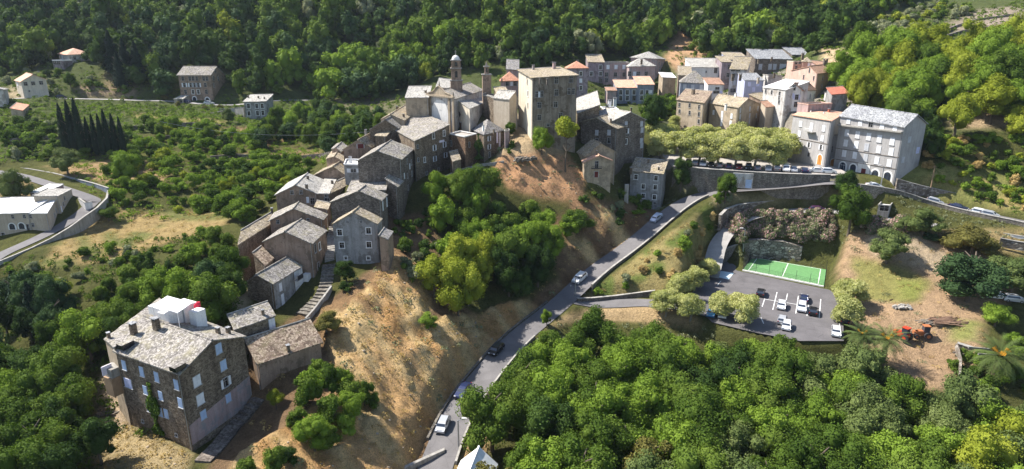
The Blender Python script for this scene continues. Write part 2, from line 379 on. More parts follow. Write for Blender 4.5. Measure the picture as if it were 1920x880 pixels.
ROADS = [(smooth_line(r), w_, f) for r, w_, f in ROADS]
# level ground: photo outlines at known heights
def zpoly(txt, z): return [tuple(PZ(*map(float, t.split()), z)[:2]) for t in txt.split(';')]
ZP, ZL, ZC = 34.6, 13.0, 14.6
PLAZA = zpoly("1262 314.5;1282 316.5;1376 321.5;1472 327;1556 329.5;1595 329;1574 316;1530 304;1484 292;1440 276;1380 270;1300 270;1240 274;1232 290;1252 304", ZP)
LOT = zpoly("1290 560;1330 498;1352 484;1395 506;1550 540;1580 560;1582 640;1500 640;1420 625;1335 605", ZL)
COURT = [tuple(PZ(*q, ZC)[:2]) for q in ((1391, 505), (1408, 478), (1553, 501), (1549, 536))]
COURT = zpoly("1389 504;1410 480;1556 503;1549 537", ZL+.3)
LEVEL = [(PLAZA, ZP), (LOT, ZL), (COURT, ZL+.3)]
def pdist(poly, X, Y):
    pl = [(a[0], a[1], 0) for a in poly]; return sdist(pl+[pl[0]], X, Y)[0]
def height(X, Y, base=None):
    H = rbf(X, Y) if base is None else base
    for rd, w_, f in ROADS:
        d, z = sdist([(p.x, p.y, p.z) for p in rd], X, Y)
        t = np.clip((d - w_/2 - .5)/f, 0, 1); t = t*t*(3-2*t); H = (z-.12)*(1-t) + H*t
    for poly, z in LEVEL:
        ins = inpoly(poly, X, Y); d = pdist(poly, X, Y)
        soft = 1.2 if z == ZP else 3.0
        t = np.where(ins, 0, np.clip(d/soft, 0, 1)); H = (z-.1)*(1-t) + H*t
    rd, w_, f = ROADS[0]; d, z = sdist([(p.x, p.y, p.z) for p in rd], X, Y); H = np.where(d < w_/2+.4, np.minimum(H, z-.1), H)
    return H
def axis(segs):
    out = [segs[0][0]]
    for a, b, st in segs:
        n = max(1, round((b-a)/st)); out += list(np.linspace(a, b, n+1)[1:])
    return np.array(out)
XS = axis([(-420, -200, 9), (-200, -120, 2.5), (-120, -55, 1.2), (-55, 45, .72), (45, 130, 1.2), (130, 190, 2.2), (190, 420, 8)])
YS = axis([(20, 60, 4), (60, 150, .8), (150, 200, 1.15), (200, 300, 2.2), (300, 450, 4.5), (450, 800, 14)])
GX, GY = np.meshgrid(XS, YS)
GB = rbf(GX, GY)
GH = height(GX, GY, GB)
# smooth roughness off the roads and level ground
near = np.full(GX.shape, 1e9)
for rd, w_, f in ROADS: near = np.minimum(near, sdist([(p.x, p.y, p.z) for p in rd], GX, GY)[0]-w_/2)
for poly, z in LEVEL: near = np.minimum(near, np.where(inpoly(poly, GX, GY), 0, pdist(poly, GX, GY)))
rough = np.clip((near-.8)/3, 0, 1)
PX, PY, PDD = proj(GX, GY, GH)
def pmask(txt): return inpoly([tuple(map(float, t.split())) for t in txt.split(';')], PX, PY)
Z_SLIDE = "600 560;640 590;700 530;720 470;800 500;810 600;900 590;980 560;1010 575;940 650;860 740;800 800;780 880;600 900;420 900;440 860;560 790;640 720;610 640"
Z_CLIFF = "690 400;800 400;820 480;760 520;700 480;1000 470;1080 440;1210 380;1240 400;1180 460;1090 520;1020 580"
slide = pmask(Z_SLIDE) | pmask("1040 440;1130 380;1215 400;1210 430;1150 470;1090 515;1030 575;960 580;1080 500") | pmask("925 300;960 255;1060 290;1100 330;1090 380;960 350")
rid = 1-2*np.abs(vn(GX*.8+GY*.6, GY*.8-GX*.6, 5.5, 1)); rid2 = 1-2*np.abs(vn(GX*1.0+GY*.35, GY*.3, 2.6, 2))
GH = GH + rough*(.5*vn(GX, GY, 6, 3)+.3*vn(GX, GY, 2.6, 4)) + np.where(slide, rough*(.45*(1-2*np.abs(vn(GX*1.1, GY*.5, 1.3, 31))-.5)+.25*vn(GX, GY, 1.1, 32)+1.5*(rid-.5)+.75*(rid2-.5)+.5*(1-2*np.abs(vn(GX, GY, 3.1, 21))-.5)), 0)
def gh(x, y):
    """height of the built ground mesh (bilinear)"""
    x = np.asarray(x, float); y = np.asarray(y, float)
    i = np.clip(np.searchsorted(XS, x)-1, 0, len(XS)-2); j = np.clip(np.searchsorted(YS, y)-1, 0, len(YS)-2)
    tx = np.clip((x-XS[i])/(XS[i+1]-XS[i]), 0, 1); ty = np.clip((y-YS[j])/(YS[j+1]-YS[j]), 0, 1)
    return (GH[j, i]*(1-tx)+GH[j, i+1]*tx)*(1-ty)+(GH[j+1, i]*(1-tx)+GH[j+1, i+1]*tx)*ty
def G(px, py, dmin=50, dmax=480):
    """point of the ground that the photo shows at this pixel (first hit beyond dmin)"""
    D = np.linspace(dmin, dmax, 900); v = (py-440)/F
    x = (px-960)/F*D; y = (CP-v*SP)*D; z = CZ-(SP+v*CP)*D; g = gh(x, y)
    k = np.nonzero(z <= g)[0]
    if len(k) == 0: return PD(px, py, dmax)
    k = k[0]
    if k > 0:
        a, b = z[k-1]-g[k-1], g[k]-z[k]; t = a/(a+b+1e-9); d = D[k-1]+t*(D[k]-D[k-1])
    else: d = D[0]
    p = PD(px, py, d); p.z = float(gh(p.x, p.y)); return p
def build_ground():
    ny, nx = GX.shape
    v = np.c_[GX.ravel(), GY.ravel(), GH.ravel()]
    idx = np.arange(nx*ny).reshape(ny, nx)
    f = np.c_[idx[:-1, :-1].ravel(), idx[:-1, 1:].ravel(), idx[1:, 1:].ravel(), idx[1:, :-1].ravel()]
    me = bpy.data.meshes.new('ground'); me.from_pydata(v.tolist(), [], f.tolist()); me.polygons.foreach_set('use_smooth', [True]*len(f))
    # cover: undergrowth by default, then soil, straw, grass, gravel where the photo shows them
    C = np.zeros((ny, nx, 3)); C[:] = (.1, .105, .035)
    far = PY < 250; C[far] = (.09, .11, .04)
    def zone(txt, col, a=1.0, s=9, thr=-.5, seed=5):
        m = pmask(txt) & (vn(PX/3, PY/2, s, seed) > thr); C[m] = C[m]*(1-a)+np.array(col)*a
    earth = (.58, .37, .18); straw = (.40, .30, .15); sand = (.52, .41, .28); dark = (.22, .145, .085)
    zone("380 900;430 760;480 640;560 590;620 560;700 500;700 400;820 400;830 560;900 590;990 560;1050 520;1000 430;1120 370;1230 390;1250 420;1190 470;1090 540;1010 620;930 700;860 790;820 900", dark)
    zone(Z_SLIDE, earth); zone("590 560;640 560;720 500;740 520;700 600;640 640", (.3, .19, .1), .8)
    C[slide & (vn(GX, GY, 4, 8) > .08) & (PY > 400)] *= np.array([.85, .78, .7])
    C[slide & (vn(GX+GY, GY*.4, 3, 9) > .12) & (PY > 400)] = (.62, .45, .23)
    zone("925 310;945 285;1000 285;1060 285;1100 330;1090 390;1020 370;950 350", (.54, .31, .17))
    zone("960 240;1040 250;1060 290;930 300;940 260", (.42, .32, .2))
    zone("1090 560;1250 440;1330 385;1345 430;1325 500;1290 540;1240 555;1120 565", (.3, .25, .11)); zone("1090 560;1250 440;1330 385;1345 430;1325 500;1290 540;1240 555;1120 565", (.12, .17, .04), .9, 8, .08)
    zone("1020 620;1060 590;1240 560;1300 590;1330 620;1220 605;1080 600", (.5, .36, .2))
    zone("900 880;850 880;930 720;960 690;975 700;935 780", (.5, .34, .18))
    zone("1590 440;1690 420;1760 450;1850 480;1900 520;1900 560;1850 590;1830 700;1790 740;1700 720;1640 660;1590 600;1570 500", (.42, .29, .18))
    zone("1590 480;1690 500;1750 530;1720 570;1620 560", (.25, .25, .08), .9); zone("1680 525;1730 530;1720 565;1690 560", (.24, .27, .07), .8)
    zone("1620 440;1690 430;1790 480;1800 520;1700 500;1640 480", (.5, .4, .28), .9)
    zone("1780 600;1840 600;1830 640;1780 640", (.26, .3, .08), .8)
    zone("1700 430;1920 430;1920 480;1850 470", straw, .8)
    zone("60 500;120 450;210 390;260 400;420 395;430 420;330 450;250 480;120 500", (.38, .28, .13)); zone("60 500;120 450;210 390;260 400;430 395;430 420;330 450;250 480;120 500", (.16, .18, .06), .9, 8, .1)
    zone("90 310;250 300;330 310;300 345;230 350;130 330", (.38, .26, .14)); zone("0 340;50 340;60 385;0 385", (.42, .3, .16))
    zone("190 760;220 745;250 800;360 850;350 880;180 880", (.46, .36, .2)); zone("195 690;215 700;250 800;180 800", (.52, .4, .28))
    zone("420 520;460 490;470 560;450 600;430 560", (.46, .38, .25))
    zone("330 220;420 225;420 240;250 220;240 210", (.3, .25, .1), .8); zone("400 240;560 235;560 280;430 275", (.3, .19, .11), .8, 7, -.1)
    zone("450 285;620 280;620 300;470 300", (.3, .2, .12), .7); zone("0 255;120 262;100 300;0 300", (.06, .08, .03), .8)
    zone("150 160;260 165;260 185;150 180", (.38, .27, .19), .8); zone("200 130;240 130;240 165;190 170", (.32, .24, .14), .7)
    zone("20 155;60 160;60 185;0 185", sand, .9)
    zone("930 210;1070 215;1080 262;1000 255;940 270", (.3, .24, .16)); zone("1270 60;1300 60;1330 110;1290 130;1240 125;1250 100", (.48, .3, .18), .95, 7, -.35)
    zone("1225 318;1600 335;1600 240;1225 240", (.42, .38, .33)); zone("1540 90;1600 90;1580 130;1540 130", (.5, .38, .24))
    zone("1560 190;1640 190;1640 215;1580 205", (.55, .4, .26)); zone("1790 200;1920 215;1920 240;1780 240", (.45, .33, .21), .9)
    zone("1690 300;1920 330;1920 400;1760 370;1670 340", (.26, .27, .09), .9); zone("1690 300;1920 330;1920 400;1760 370;1670 340", (.38, .3, .13), .9, 7, .08)
    zone("1760 60;1830 20;1920 10;1920 40;1830 55", (.36, .29, .24), .95)
    zone("1600 20;1760 15;1800 30;1740 60;1640 50", (.32, .3, .16), .7, 8, 0); zone("1330 360;1600 350;1600 375;1340 385", (.36, .3, .18), .9)
    zone("1270 130;1700 130;1600 240;1270 240", (.3, .27, .23), .9); zone("600 180;960 180;960 260;600 260", (.2, .17, .12), .5)
    for _ in range(1):
        Cb = C.copy(); Cb[1:-1, 1:-1] = (C[1:-1, 1:-1]*2+C[:-2, 1:-1]+C[2:, 1:-1]+C[1:-1, :-2]+C[1:-1, 2:])/6; C = Cb
    ca = me.color_attributes.new('cover', 'FLOAT_COLOR', 'POINT')
    ca.data.foreach_set('color', np.c_[C.reshape(-1, 3), np.ones(nx*ny)].astype(np.float32).ravel())
    m, nt, b = newmat('ground'); at = N(nt, 'ShaderNodeAttribute', attribute_name='cover'); vv = coords(nt)
    c = mixc(nt, 1.0, at.outputs['Color'], ramp(nt, noise(nt, vv, .45, 8, .75), [(.3, (.55, .55, .5)), (.5, (1, 1, 1)), (.72, (1.3, 1.28, 1.2))]), 'MULTIPLY')
    c = mixc(nt, 1.0, c, ramp(nt, noise(nt, vv, 4.5, 4, .7), [(.33, (.6, .62, .6)), (.6, (1.15, 1.12, 1.1))]), 'MULTIPLY')
    nt.links.new(c, b.inputs['Base Color']); b.inputs['Roughness'].default_value = 1; b.inputs['Specular IOR Level'].default_value = .05
    bump(nt, b, noise(nt, vv, 1.6, 8, .8), 1.0, .9)
    me.materials.append(m); o = bpy.data.objects.new('ground', me); COL.objects.link(o); tag(o, kind='structure'); return o
build_ground()
# ---------------------------------------------------------------- roads
def ribbon(name, line, width, mat, dz=.03, kind='structure', label=None, cat=None, off=0, t0=0, t1=None):
    mb = MB(); L = line[t0:t1]; prev = None
    for i, p in enumerate(L):
        a = L[max(0, i-1)]; b = L[min(len(L)-1, i+1)]; d = Vector((b.x-a.x, b.y-a.y, 0)).normalized(); n = Vector((d.y, -d.x, 0))
        l = p + n*(off-width/2) + Vector((0, 0, dz)); r = p + n*(off+width/2) + Vector((0, 0, dz))
        if prev: mb.quad(prev[0], prev[1], r, l)
        prev = (l, r)
    o = mb.build(name, mat); tag(o, label, cat, kind=kind); return o
LOW, LOTR, LOOP, FARR, WESTR = [r[0] for r in ROADS]
ribbon('road', LOW, 5.4, M['asphalt'], .02)
ribbon('road', LOTR, 4.6, M['asphalt'], .045)
ribbon('road', LOOP, 4.6, M['asphalt_pale'], .045)
ribbon('road', FARR, 4.5, M['asphalt_pale'])
ribbon('road', WESTR, 3.4, M['asphalt'])
def slab(name, poly, z, mat, kind='structure'):
    mb = MB(); mb.poly([(x, y, z) for x, y in poly]); return tag(mb.build(name, mat), kind=kind)
slab('pavement', PLAZA, ZP+.02, M['paving'])
slab('car_park', LOT, ZL+.06, M['lot_asphalt'])
def lines_px(name, segs, z, width, mat):
    mb = MB()
    for x1, y1, x2, y2 in segs:
        a = PZ(x1, y1, z); b = PZ(x2, y2, z); d = (b-a).normalized(); n = Vector((d.y, -d.x, 0))*width/2
        mb.quad(a-n, a+n, b+n, b-n)
    return tag(mb.build(name, mat), kind='structure')
lines_px('parking_markings', [(1457, 548, 1449, 581), (1434, 560, 1429, 575), (1476.5, 551, 1470.5, 580), (1497, 555, 1492, 588), (1539, 561, 1536, 596), (1433, 561, 1497, 571.5), (1516, 572, 1513, 592),
  (1574, 580, 1574, 620), (1405, 593, 1410, 604), (1427, 596, 1432, 607), (1382, 588, 1385, 598), (1337, 571, 1345, 583), (1310, 572, 1318, 585), (1345, 535, 1352, 527)], ZL+.066, .16, M['line_white'])
mb = MB(); mb.poly([PZ(x, y, ZL+.068) for x, y in ((1334, 517), (1348, 507.5), (1376, 512), (1366, 524.5))]); tag(mb.build('parking_markings', M['pale_blue_paint']), kind='structure')
lines_px('road_markings', [(1236, 407, 1246, 398), (1140, 492, 1150, 484), (1342, 463, 1361, 440), (1359, 437, 1372, 428)], 0, .12, M['line_faded']) if 0 else None
# painted line across the junction
mb = MB()
for x1, y1, x2, y2 in ((1078, 545, 1098, 552), (1070, 537, 1078, 545)):
    a = G(x1, y1); b = G(x2, y2); d = (b-a); d.z = 0; d.normalize(); n = Vector((d.y, -d.x, 0))*.2
    up = Vector((0, 0, .19)); mb.quad(a-n+up, a+n+up, b+n+up, b-n+up)
tag(mb.build('road_markings', M['line_faded']), kind='structure')
# ---------------------------------------------------------------- houses
def ray_wall(px, py, a, b):
    """photo pixel -> (u metres along a->b, z) on the vertical wall through a and b"""
    d = Vector(((px-960)/F, CP-(py-440)/F*SP, -(SP+(py-440)/F*CP))); o = Vector((0, 0, CZ))
    e = Vector((b.x-a.x, b.y-a.y, 0)); L = e.length; e /= L; n = Vector((e.y, -e.x, 0))
    t = (a-o).dot(n)/d.dot(n); p = o+d*t; return (p-a).dot(e), p.z
def window_geo(root, O, e, n, u, z, w_, h, st, recess):
    """one opening: frame/shutters as the window part, the glass as its pane"""
    up = Vector((0, 0, 1)); c = O+e*u; c = Vector((c.x, c.y, z))
    shut = {'s': 'shutter_white', 'b': 'shutter_blue', 'g': 'shutter_grey', 'L': 'shutter_lilac'}
    mb = MB(); nm = 'window'
    if st in shut:                                   # closed shutters, two leaves on a thin frame
        m = [M[shut[st]], M['frame_grey']]
        for s in (-1, 1): mb.box(c+e*(s*w_*.26)+n*.06, (w_*.49, .05, h), e, n, up)
        mb.box(c+n*.02, (w_*1.12, .04, h*1.06), e, n, up, 1); mb.box(c+n*.08-up*(h*.5+.05), (w_*1.25, .16, .08), e, n, up, 1)
        mb.build('window', m, root, root.location)
        return
    if st == 'l':                                    # cloth hung on the wall
        for k in range(3): mb.box(c+n*(.08+.03*(k % 2))+e*(k-1)*w_*.33, (w_*.34, .03, h), e, n, up)
        return mb.build('laundry', M['white_cloth'], root, root.location)
    if st in 'DRO':                                  # doors: brown, red, orange (arched)
        m = {'D': 'wood_brown', 'R': 'wood_red', 'O': 'wood_orange'}[st]
        f = MB(); arch(f, c, e, n, up, w_*1.35, h*1.12, .05, .09, st == 'O'); fr = f.build('door', M['frame_white' if st == 'O' else 'frame_grey'], root, root.location)
        arch(mb, c-up*h*.03, e, n, up, w_, h, .1, .07, st == 'O'); mb.box(c+n*.15, (.05, .05, h*.9), e, n, up)
        return mb.build('door_leaf', M[m], fr, root.location)
    if st in 'aA':                                   # arched shop front with wide white surround
        f = MB(); arch(f, c, e, n, up, w_*1.55, h*1.22, .04, .08, True); fr = f.build(nm, M['frame_white'], root, root.location)
        arch(mb, c-up*h*.05, e, n, up, w_, h, .09, .05, True)
        for s in (-.25, .25): mb.box(c+e*s*w_+n*.13-up*h*.1, (.06, .03, h*.8), e, n, up, 1)
        mb.box(c+n*.13+up*h*.15, (w_, .03, .06), e, n, up, 1)
        return mb.build('pane', [M['pane_blue'], M['frame_white'] if st == 'A' else M['iron']], fr, root.location)
    # f: framed, d: plain dark opening, o: open shutters, p: open, lilac; q: diamond or round opening
    fw = {'f': .16, 'd': .07, 'o': .08, 'p': .08, 'q': .1}[st]; dep = -.16 if recess else .03
    if st == 'q':
        pts = [c+e*math.cos(t)*w_/2+up*math.sin(t)*h/2 for t in [i*math.pi/2 for i in range(4)]]
        f = MB(); f.add([p+n*.05 for p in [c+(q-c)*1.3 for q in pts]], [(0, 1, 2, 3)]); fr = f.build(nm, M['frame_grey'], root, root.location)
        mb.add([p+n*.08 for p in pts], [(0, 1, 2, 3)]); return mb.build('pane', M['pane_dark'], fr, root.location)
    f = MB()
    for s in (-1, 1): f.box(c+e*s*(w_/2+fw/2)+n*.04, (fw, .1, h+2*fw), e, n, up)
    f.box(c+up*(h/2+fw/2)+n*.045, (w_, .1, fw), e, n, up); f.box(c-up*(h/2+fw/2)+n*.08, (w_+2*fw+.1, .18, fw), e, n, up)
    mats = [M['frame_white'] if st == 'f' else M['frame_grey']]
    if st in 'op':
        for s in (-1, 1): f.box(c+e*s*(w_*.76+fw)+n*.1, (w_*.46, .05, h), e, n, up, 1)
        mats.append(M['shutter_white'] if st == 'o' else M['shutter_lilac'])
    fr = f.build(nm, mats, root, root.location)
    mb.box(c+n*dep, (w_, .03, h), e, n, up); mb.box(c+n*(dep+.03), (.05, .03, h), e, n, up, 1); mb.box(c+n*(dep+.035)+up*h*.12, (w_, .03, .05), e, n, up, 1)
    return mb.build('pane', [M['pane_dark'], M['frame_grey']], fr, root.location)
def arch(mb, c, e, n, up, w_, h, off, th, round_=True, mi=0):
    r = w_/2; pts = [(-r, -h/2), (r, -h/2)]
    if round_: pts += [(r*math.cos(t), h/2-r+r*math.sin(t)) for t in [math.pi*k/8 for k in range(9)]]
    else: pts += [(r, h/2), (-r, h/2)]
    k = len(pts); a = [c+e*x+up*z+n*off for x, z in pts]; b = [c+e*x+up*z+n*(off-th) for x, z in pts]
    mb.add(a+b, [tuple(range(k))]+[(i, (i+1) % k, k+(i+1) % k, k+i) for i in range(k)], mi)
def wall_mesh(mb, a, b, z0, za, zb, top, holes, n):
    """wall from a to b with openings cut out; top: extra outline points (u,z) between the two upper corners"""
    e = Vector((b.x-a.x, b.y-a.y, 0)); L = e.length; e /= L
    zr = min(za, zb)-.02
    def P3(u, z, k=0): q = a+e*u+n*k; return (q.x, q.y, z)
    us = sorted({0, L}|{u for h in holes for u in (h[0], h[1])}); zs = sorted({z0, zr}|{z for h in holes for z in (h[2], h[3])})
    if len(us) > 2 and len(zs) > 2:
        for i in range(len(us)-1):
            for j in range(len(zs)-1):
                cu, cz = (us[i]+us[i+1])/2, (zs[j]+zs[j+1])/2
                if any(h[0] < cu < h[1] and h[2] < cz < h[3] for h in holes): continue
                mb.quad(P3(us[i], zs[j]), P3(us[i+1], zs[j]), P3(us[i+1], zs[j+1]), P3(us[i], zs[j+1]))
        for u0, u1, q0, q1 in holes:
            k = -.2
            mb.quad(P3(u0, q0), P3(u1, q0), P3(u1, q0, k), P3(u0, q0, k)); mb.quad(P3(u0, q1), P3(u1, q1), P3(u1, q1, k), P3(u0, q1, k))
            mb.quad(P3(u0, q0), P3(u0, q1), P3(u0, q1, k), P3(u0, q0, k)); mb.quad(P3(u1, q0), P3(u1, q1), P3(u1, q1, k), P3(u1, q0, k))
            mb.quad(P3(u0, q0, k), P3(u1, q0, k), P3(u1, q1, k), P3(u0, q1, k))
    else: mb.quad(P3(0, z0), P3(L, z0), P3(L, zr), P3(0, zr))
    mb.poly([P3(0, zr), P3(L, zr), P3(L, zb)]+[P3(u, z) for u, z in top]+[P3(0, za)])
HOUSES = {}; FOOT = []
def house(name, label, cat, B, D, A, C=None, w=None, roof='shed', gw='AB', apex=None, rise=1.5, hi='FC', over=.35, wall='brownstone', rmat='stone_roof', win={}, ch=(), z0=None, walls={}, sub=1.5, ws=(.95, 1.4), group=None, parent=None, th=.2, wallC=None, deck=None, F4=None):
    pb = PD(B[0], B[1], D)
    def pt(q):
        if len(q) == 2: return PZ(q[0], q[1], pb.z)
        return PZ(q[0], q[1], pb.z+q[2]) if abs(q[2]) < 40 else PD(*q)
    pa = pt(A)
    if C is not None: pc = pt(C)
    else:
        e = Vector((pa.x-pb.x, pa.y-pb.y, 0)).normalized(); n = Vector((e.y, -e.x, 0))
        if n.y < 0: n = -n
        pc = pb+n*w
    pf = pa+pc-pb if F4 is None else pt(F4)
    cs = [pa, pb, pc, pf]; FOOT.append([(q.x, q.y) for q in cs])
    ex, ey = (pb-pa).xy.length, (pc-pb).xy.length
    za, zb, zc, zf_ = (p.z for p in cs)
    cen = sum(cs, Vector())/4
    gz = min(float(gh(p.x, p.y)) for p in cs)
    if z0 is None: z0 = gz-1.0
    root = parent
    if parent is None:
        root = empty(name, (cen.x, cen.y, gz)); tag(root, label, cat, group)
    # roof height function of p (A->B) and q (B->C side depth)
    tR, zR = .5, rise
    if apex is not None:
        a_, b_ = (pa, pb) if gw == 'AB' else (pb, pc)
        u, zz = ray_wall(apex[0], apex[1], a_, b_); L = (b_-a_).xy.length; tR = min(.85, max(.15, u/L)); zR = zz-(a_.z+(b_.z-a_.z)*tR)
        zR = min(5, max(.4, zR))
    def base(p, q): return (za*(1-p)+zb*p)*(1-q)+(zf_*(1-p)+zc*p)*q
    def zf(p, q):
        b = base(p, q)
        if roof == 'shed':
            k = {'FC': q, 'AF': 1-p, 'AB': 1-q, 'BC': p}[hi]; return b+rise*k
        if roof == 'gable':
            s = p if gw == 'AB' else q
            return b+(zR*(s/tR) if s < tR else zR*(1-s)/(1-tR))
        return b
    bil = lambda p, q: (pa*(1-p)+pb*p)*(1-q)+(pf*(1-p)+pc*p)*q
    def rp(p, q, dz=0): v = bil(p, q); return Vector((v.x, v.y, zf(p, q)+dz))
    # walls
    HF = {}
    for key, st in win.items():
        wa, wb = {'AB': (pa, pb), 'BC': (pb, pc), 'FA': (pf, pa)}[key]; lst = []
        for grp in st.split('|'):
            tk = grp.split(); s = tk[0]; W_2, H_2 = ws
            if ':' in s: s, q = s.split(':'); W_2, H_2 = map(float, q.split('x'))
            for t in tk[1:]:
                x, y = map(float, t.split(',')); u, z = ray_wall(x, y, wa, wb); lst.append((s, u, z, W_2, H_2))
        HF[key] = lst
    mb = MB(); mid = cen.xy
    for key, (a, b, p0, p1) in {'AB': (pa, pb, (0, 0), (1, 0)), 'BC': (pb, pc, (1, 0), (1, 1)), 'CF': (pc, pf, (1, 1), (0, 1)), 'FA': (pf, pa, (0, 1), (0, 0))}.items():
        e = Vector((b.x-a.x, b.y-a.y, 0)); L = e.length; e /= L; n = Vector((e.y, -e.x, 0))
        if n.xy.dot(((a+b)/2).xy-mid) < 0: n = -n
        dz = -.1; ta, tb = zf(*p0)+dz, zf(*p1)+dz; top = []
        if roof == 'gable' and ((gw == 'AB' and key in ('AB', 'CF')) or (gw == 'BC' and key in ('BC', 'FA'))):
            s = tR if key in ('AB', 'BC') else 1-tR
            pp = (p0[0]+(p1[0]-p0[0])*s, p0[1]+(p1[1]-p0[1])*s); top = [(L*s, zf(*pp)+dz)]
        holes = []
        for s, u, z, W_2, H_2 in HF.get(key, []):
            rec = s in 'fdop' and .2 < u-W_2/2 and u+W_2/2 < L-.2 and z+H_2/2 < min(ta, tb)-.15 and z-H_2/2 > z0+.1 and not any(u-W_2/2 < h[1]+.05 and u+W_2/2 > h[0]-.05 and z-H_2/2 < h[3]+.05 and z+H_2/2 > h[2]-.05 for h in holes)
            if rec: holes.append((u-W_2/2, u+W_2/2, z-H_2/2, z+H_2/2))
            if -.2 < u < L+.2: window_geo(root, a, e, n, u, z, W_2, H_2, s, rec)
        wm = MB() if key in walls else mb; wall_mesh(wm, a, b, z0, ta, tb, top, holes, n)
        if key in walls: wm.build('wall', M[walls[key]], root, root.location)
    mb.build('wall', M[wall], root, root.location)
    # roof
    op, oq = over/ex, over/ey
    if roof in ('shed', 'gable'):
        ps = list(np.linspace(-op, 1+op, max(2, int(ex/sub)+2))); qs = list(np.linspace(-oq, 1+oq, max(2, int(ey/sub)+2)))
        if roof == 'gable':
            (ps if gw == 'AB' else qs).append(tR); ps.sort(); qs.sort()
        mb = MB(); nq = len(qs); npp = len(ps); rr = random.Random(int(B[0]*13+B[1]))
        T = [[rp(p, q, .1+rr.uniform(-.05, .05)+(-.02*abs(.5-q) if 1 else 0)) for q in qs] for p in ps]
        vs = [v for r in T for v in r]+[v-Vector((0, 0, th)) for r in T for v in r]; k = npp*nq; fs = []
        for i in range(npp-1):
            for j in range(nq-1):
                a = i*nq+j; fs += [(a, a+1, a+nq+1, a+nq), (k+a, k+a+nq, k+a+nq+1, k+a+1)]
        for i in range(npp-1):
            for j in (0, nq-1): a = i*nq+j; fs.append((a, a+nq, k+a+nq, k+a))
        for j in range(nq-1):
            for i in (0, npp-1): a = i*nq+j; fs.append((a, a+1, k+a+1, k+a))
        mb.add(vs, fs); ro = mb.build('roof', M[rmat], root, root.location)
        if roof == 'gable':                      # ridge course, slightly proud
            r = MB(); a, b = ((tR, -oq), (tR, 1+oq)) if gw == 'AB' else ((-op, tR), (1+op, tR))
            r.tube(rp(*a, .12), rp(*b, .12), .16, n=6); r.build('ridge_course', M[rmat], ro, root.location)
        else:                                    # raised verge along the high edge
            r = MB(); e0, e1 = {'FC': ((-op, 1+oq*.9), (1+op, 1+oq*.9)), 'AF': ((-op*.9, -oq), (-op*.9, 1+oq)), 'AB': ((-op, -oq*.9), (1+op, -oq*.9)), 'BC': ((1+op*.9, -oq), (1+op*.9, 1+oq))}[hi]
            r.tube(rp(*e0, .14), rp(*e1, .14), .13, n=6); r.build('ridge_course', M['concrete'], ro, root.location)
    elif roof == 'hip':
        mb = MB(); o4 = [rp(-op, -oq, .05), rp(1+op, -oq, .05), rp(1+op, 1+oq, .05), rp(-op, 1+oq, .05)]
        if ex >= ey: i_ = min(.5, .5*ey/ex); r1, r2 = rp(i_, .5, rise+.1), rp(1-i_, .5, rise+.1); F_ = [(0, 1, 5, 4), (2, 3, 4, 5), (3, 0, 4), (1, 2, 5)]
        else: i_ = min(.5, .5*ex/ey); r1, r2 = rp(.5, i_, rise+.1), rp(.5, 1-i_, rise+.1); F_ = [(1, 2, 5, 4), (3, 0, 4, 5), (0, 1, 4), (2, 3, 5)]
        lo = [v-Vector((0, 0, th)) for v in o4]
        mb.add(o4+[r1, r2]+lo, F_+[(i, (i+1) % 4, 6+(i+1) % 4, 6+i) for i in range(4)]+[(6, 7, 8, 9)])
        ro = mb.build('roof', M[rmat], root, root.location)
    else:                                        # flat terrace with a low parapet
        mb = MB(); mb.poly([rp(p, q, -.35) for p, q in ((0, 0), (1, 0), (1, 1), (0, 1))]); ro = mb.build('roof', M[rmat], root, root.location)
        mb = MB()
        for a, b in zip(cs, cs[1:]+cs[:1]):
            d = (b-a); d.z = 0; L = d.length; d /= L; mb.box((a+b)/2+Vector((0, 0, -.02)), (L+.2, .22, .3), d, Vector((-d.y, d.x, 0)))
        mb.build('parapet', M['concrete'] if deck is None else M[deck], root, root.location)
    # chimneys
    for c in ch:
        x, y = c[0], c[1]; k = c[2] if len(c) > 2 else 1.0; cm = c[3] if len(c) > 3 else 'brownstone'
        z = pb.z+rise*.5
        for _ in range(4):
            p = PZ(x, y, z+.5*k)
            d = p.xy-pa.xy; ax = (pb-pa).xy; ay = (pc-pb).xy; det = ax.x*ay.y-ax.y*ay.x
            u = (d.x*ay.y-d.y*ay.x)/det; v = (ax.x*d.y-ax.y*d.x)/det
            z = zf(min(1, max(0, u)), min(1, max(0, v)))+(rise if roof == 'hip' else 0)*.5
        e = Vector((pb.x-pa.x, pb.y-pa.y, 0)).normalized(); n = Vector((-e.y, e.x, 0)); m_ = MB()
        m_.box((p.x, p.y, z+.2*k), (.75*k, .6*k, 2*k), e, n)
        for s in (-1, 1): m_.box(Vector((p.x, p.y, z+1.3*k))+e*s*.3*k, (.1*k, .55*k, .28*k), e, n)
        m_.box((p.x, p.y, z+1.48*k), (.95*k, .8*k, .1*k), e, n, mi=1)
        m_.build('chimney', [M[cm], M['grey_roof']], ro, root.location)
    HOUSES[label] = root
    if D < 235 and roof != 'flat' and parent is None:       # rainwater pipe at the near corner
        r = MB(); o1 = (pb-cen); o1.z = 0; o1.normalize(); q = pb+(pa-pb).normalized()*.35+o1*.12; q2 = Vector((q.x, q.y, z0)); q.z = zf(1, 0)-.25
        r.tube(q2, q, .06, n=5); r.tube(q, q+o1*(over*.8)+Vector((0, 0, .2)), .06, n=5); r.build('downpipe', M['zinc'], root, root.location)
    root['_c'] = 1; del root['_c']
    return root, (pa, pb, pc, pf), zf
def extra(root, name, mat, fn):
    mb = MB(); fn(mb); return mb.build(name, M[mat] if isinstance(mat, str) else [M[x] for x in mat], root, root.location)
H = 'house'
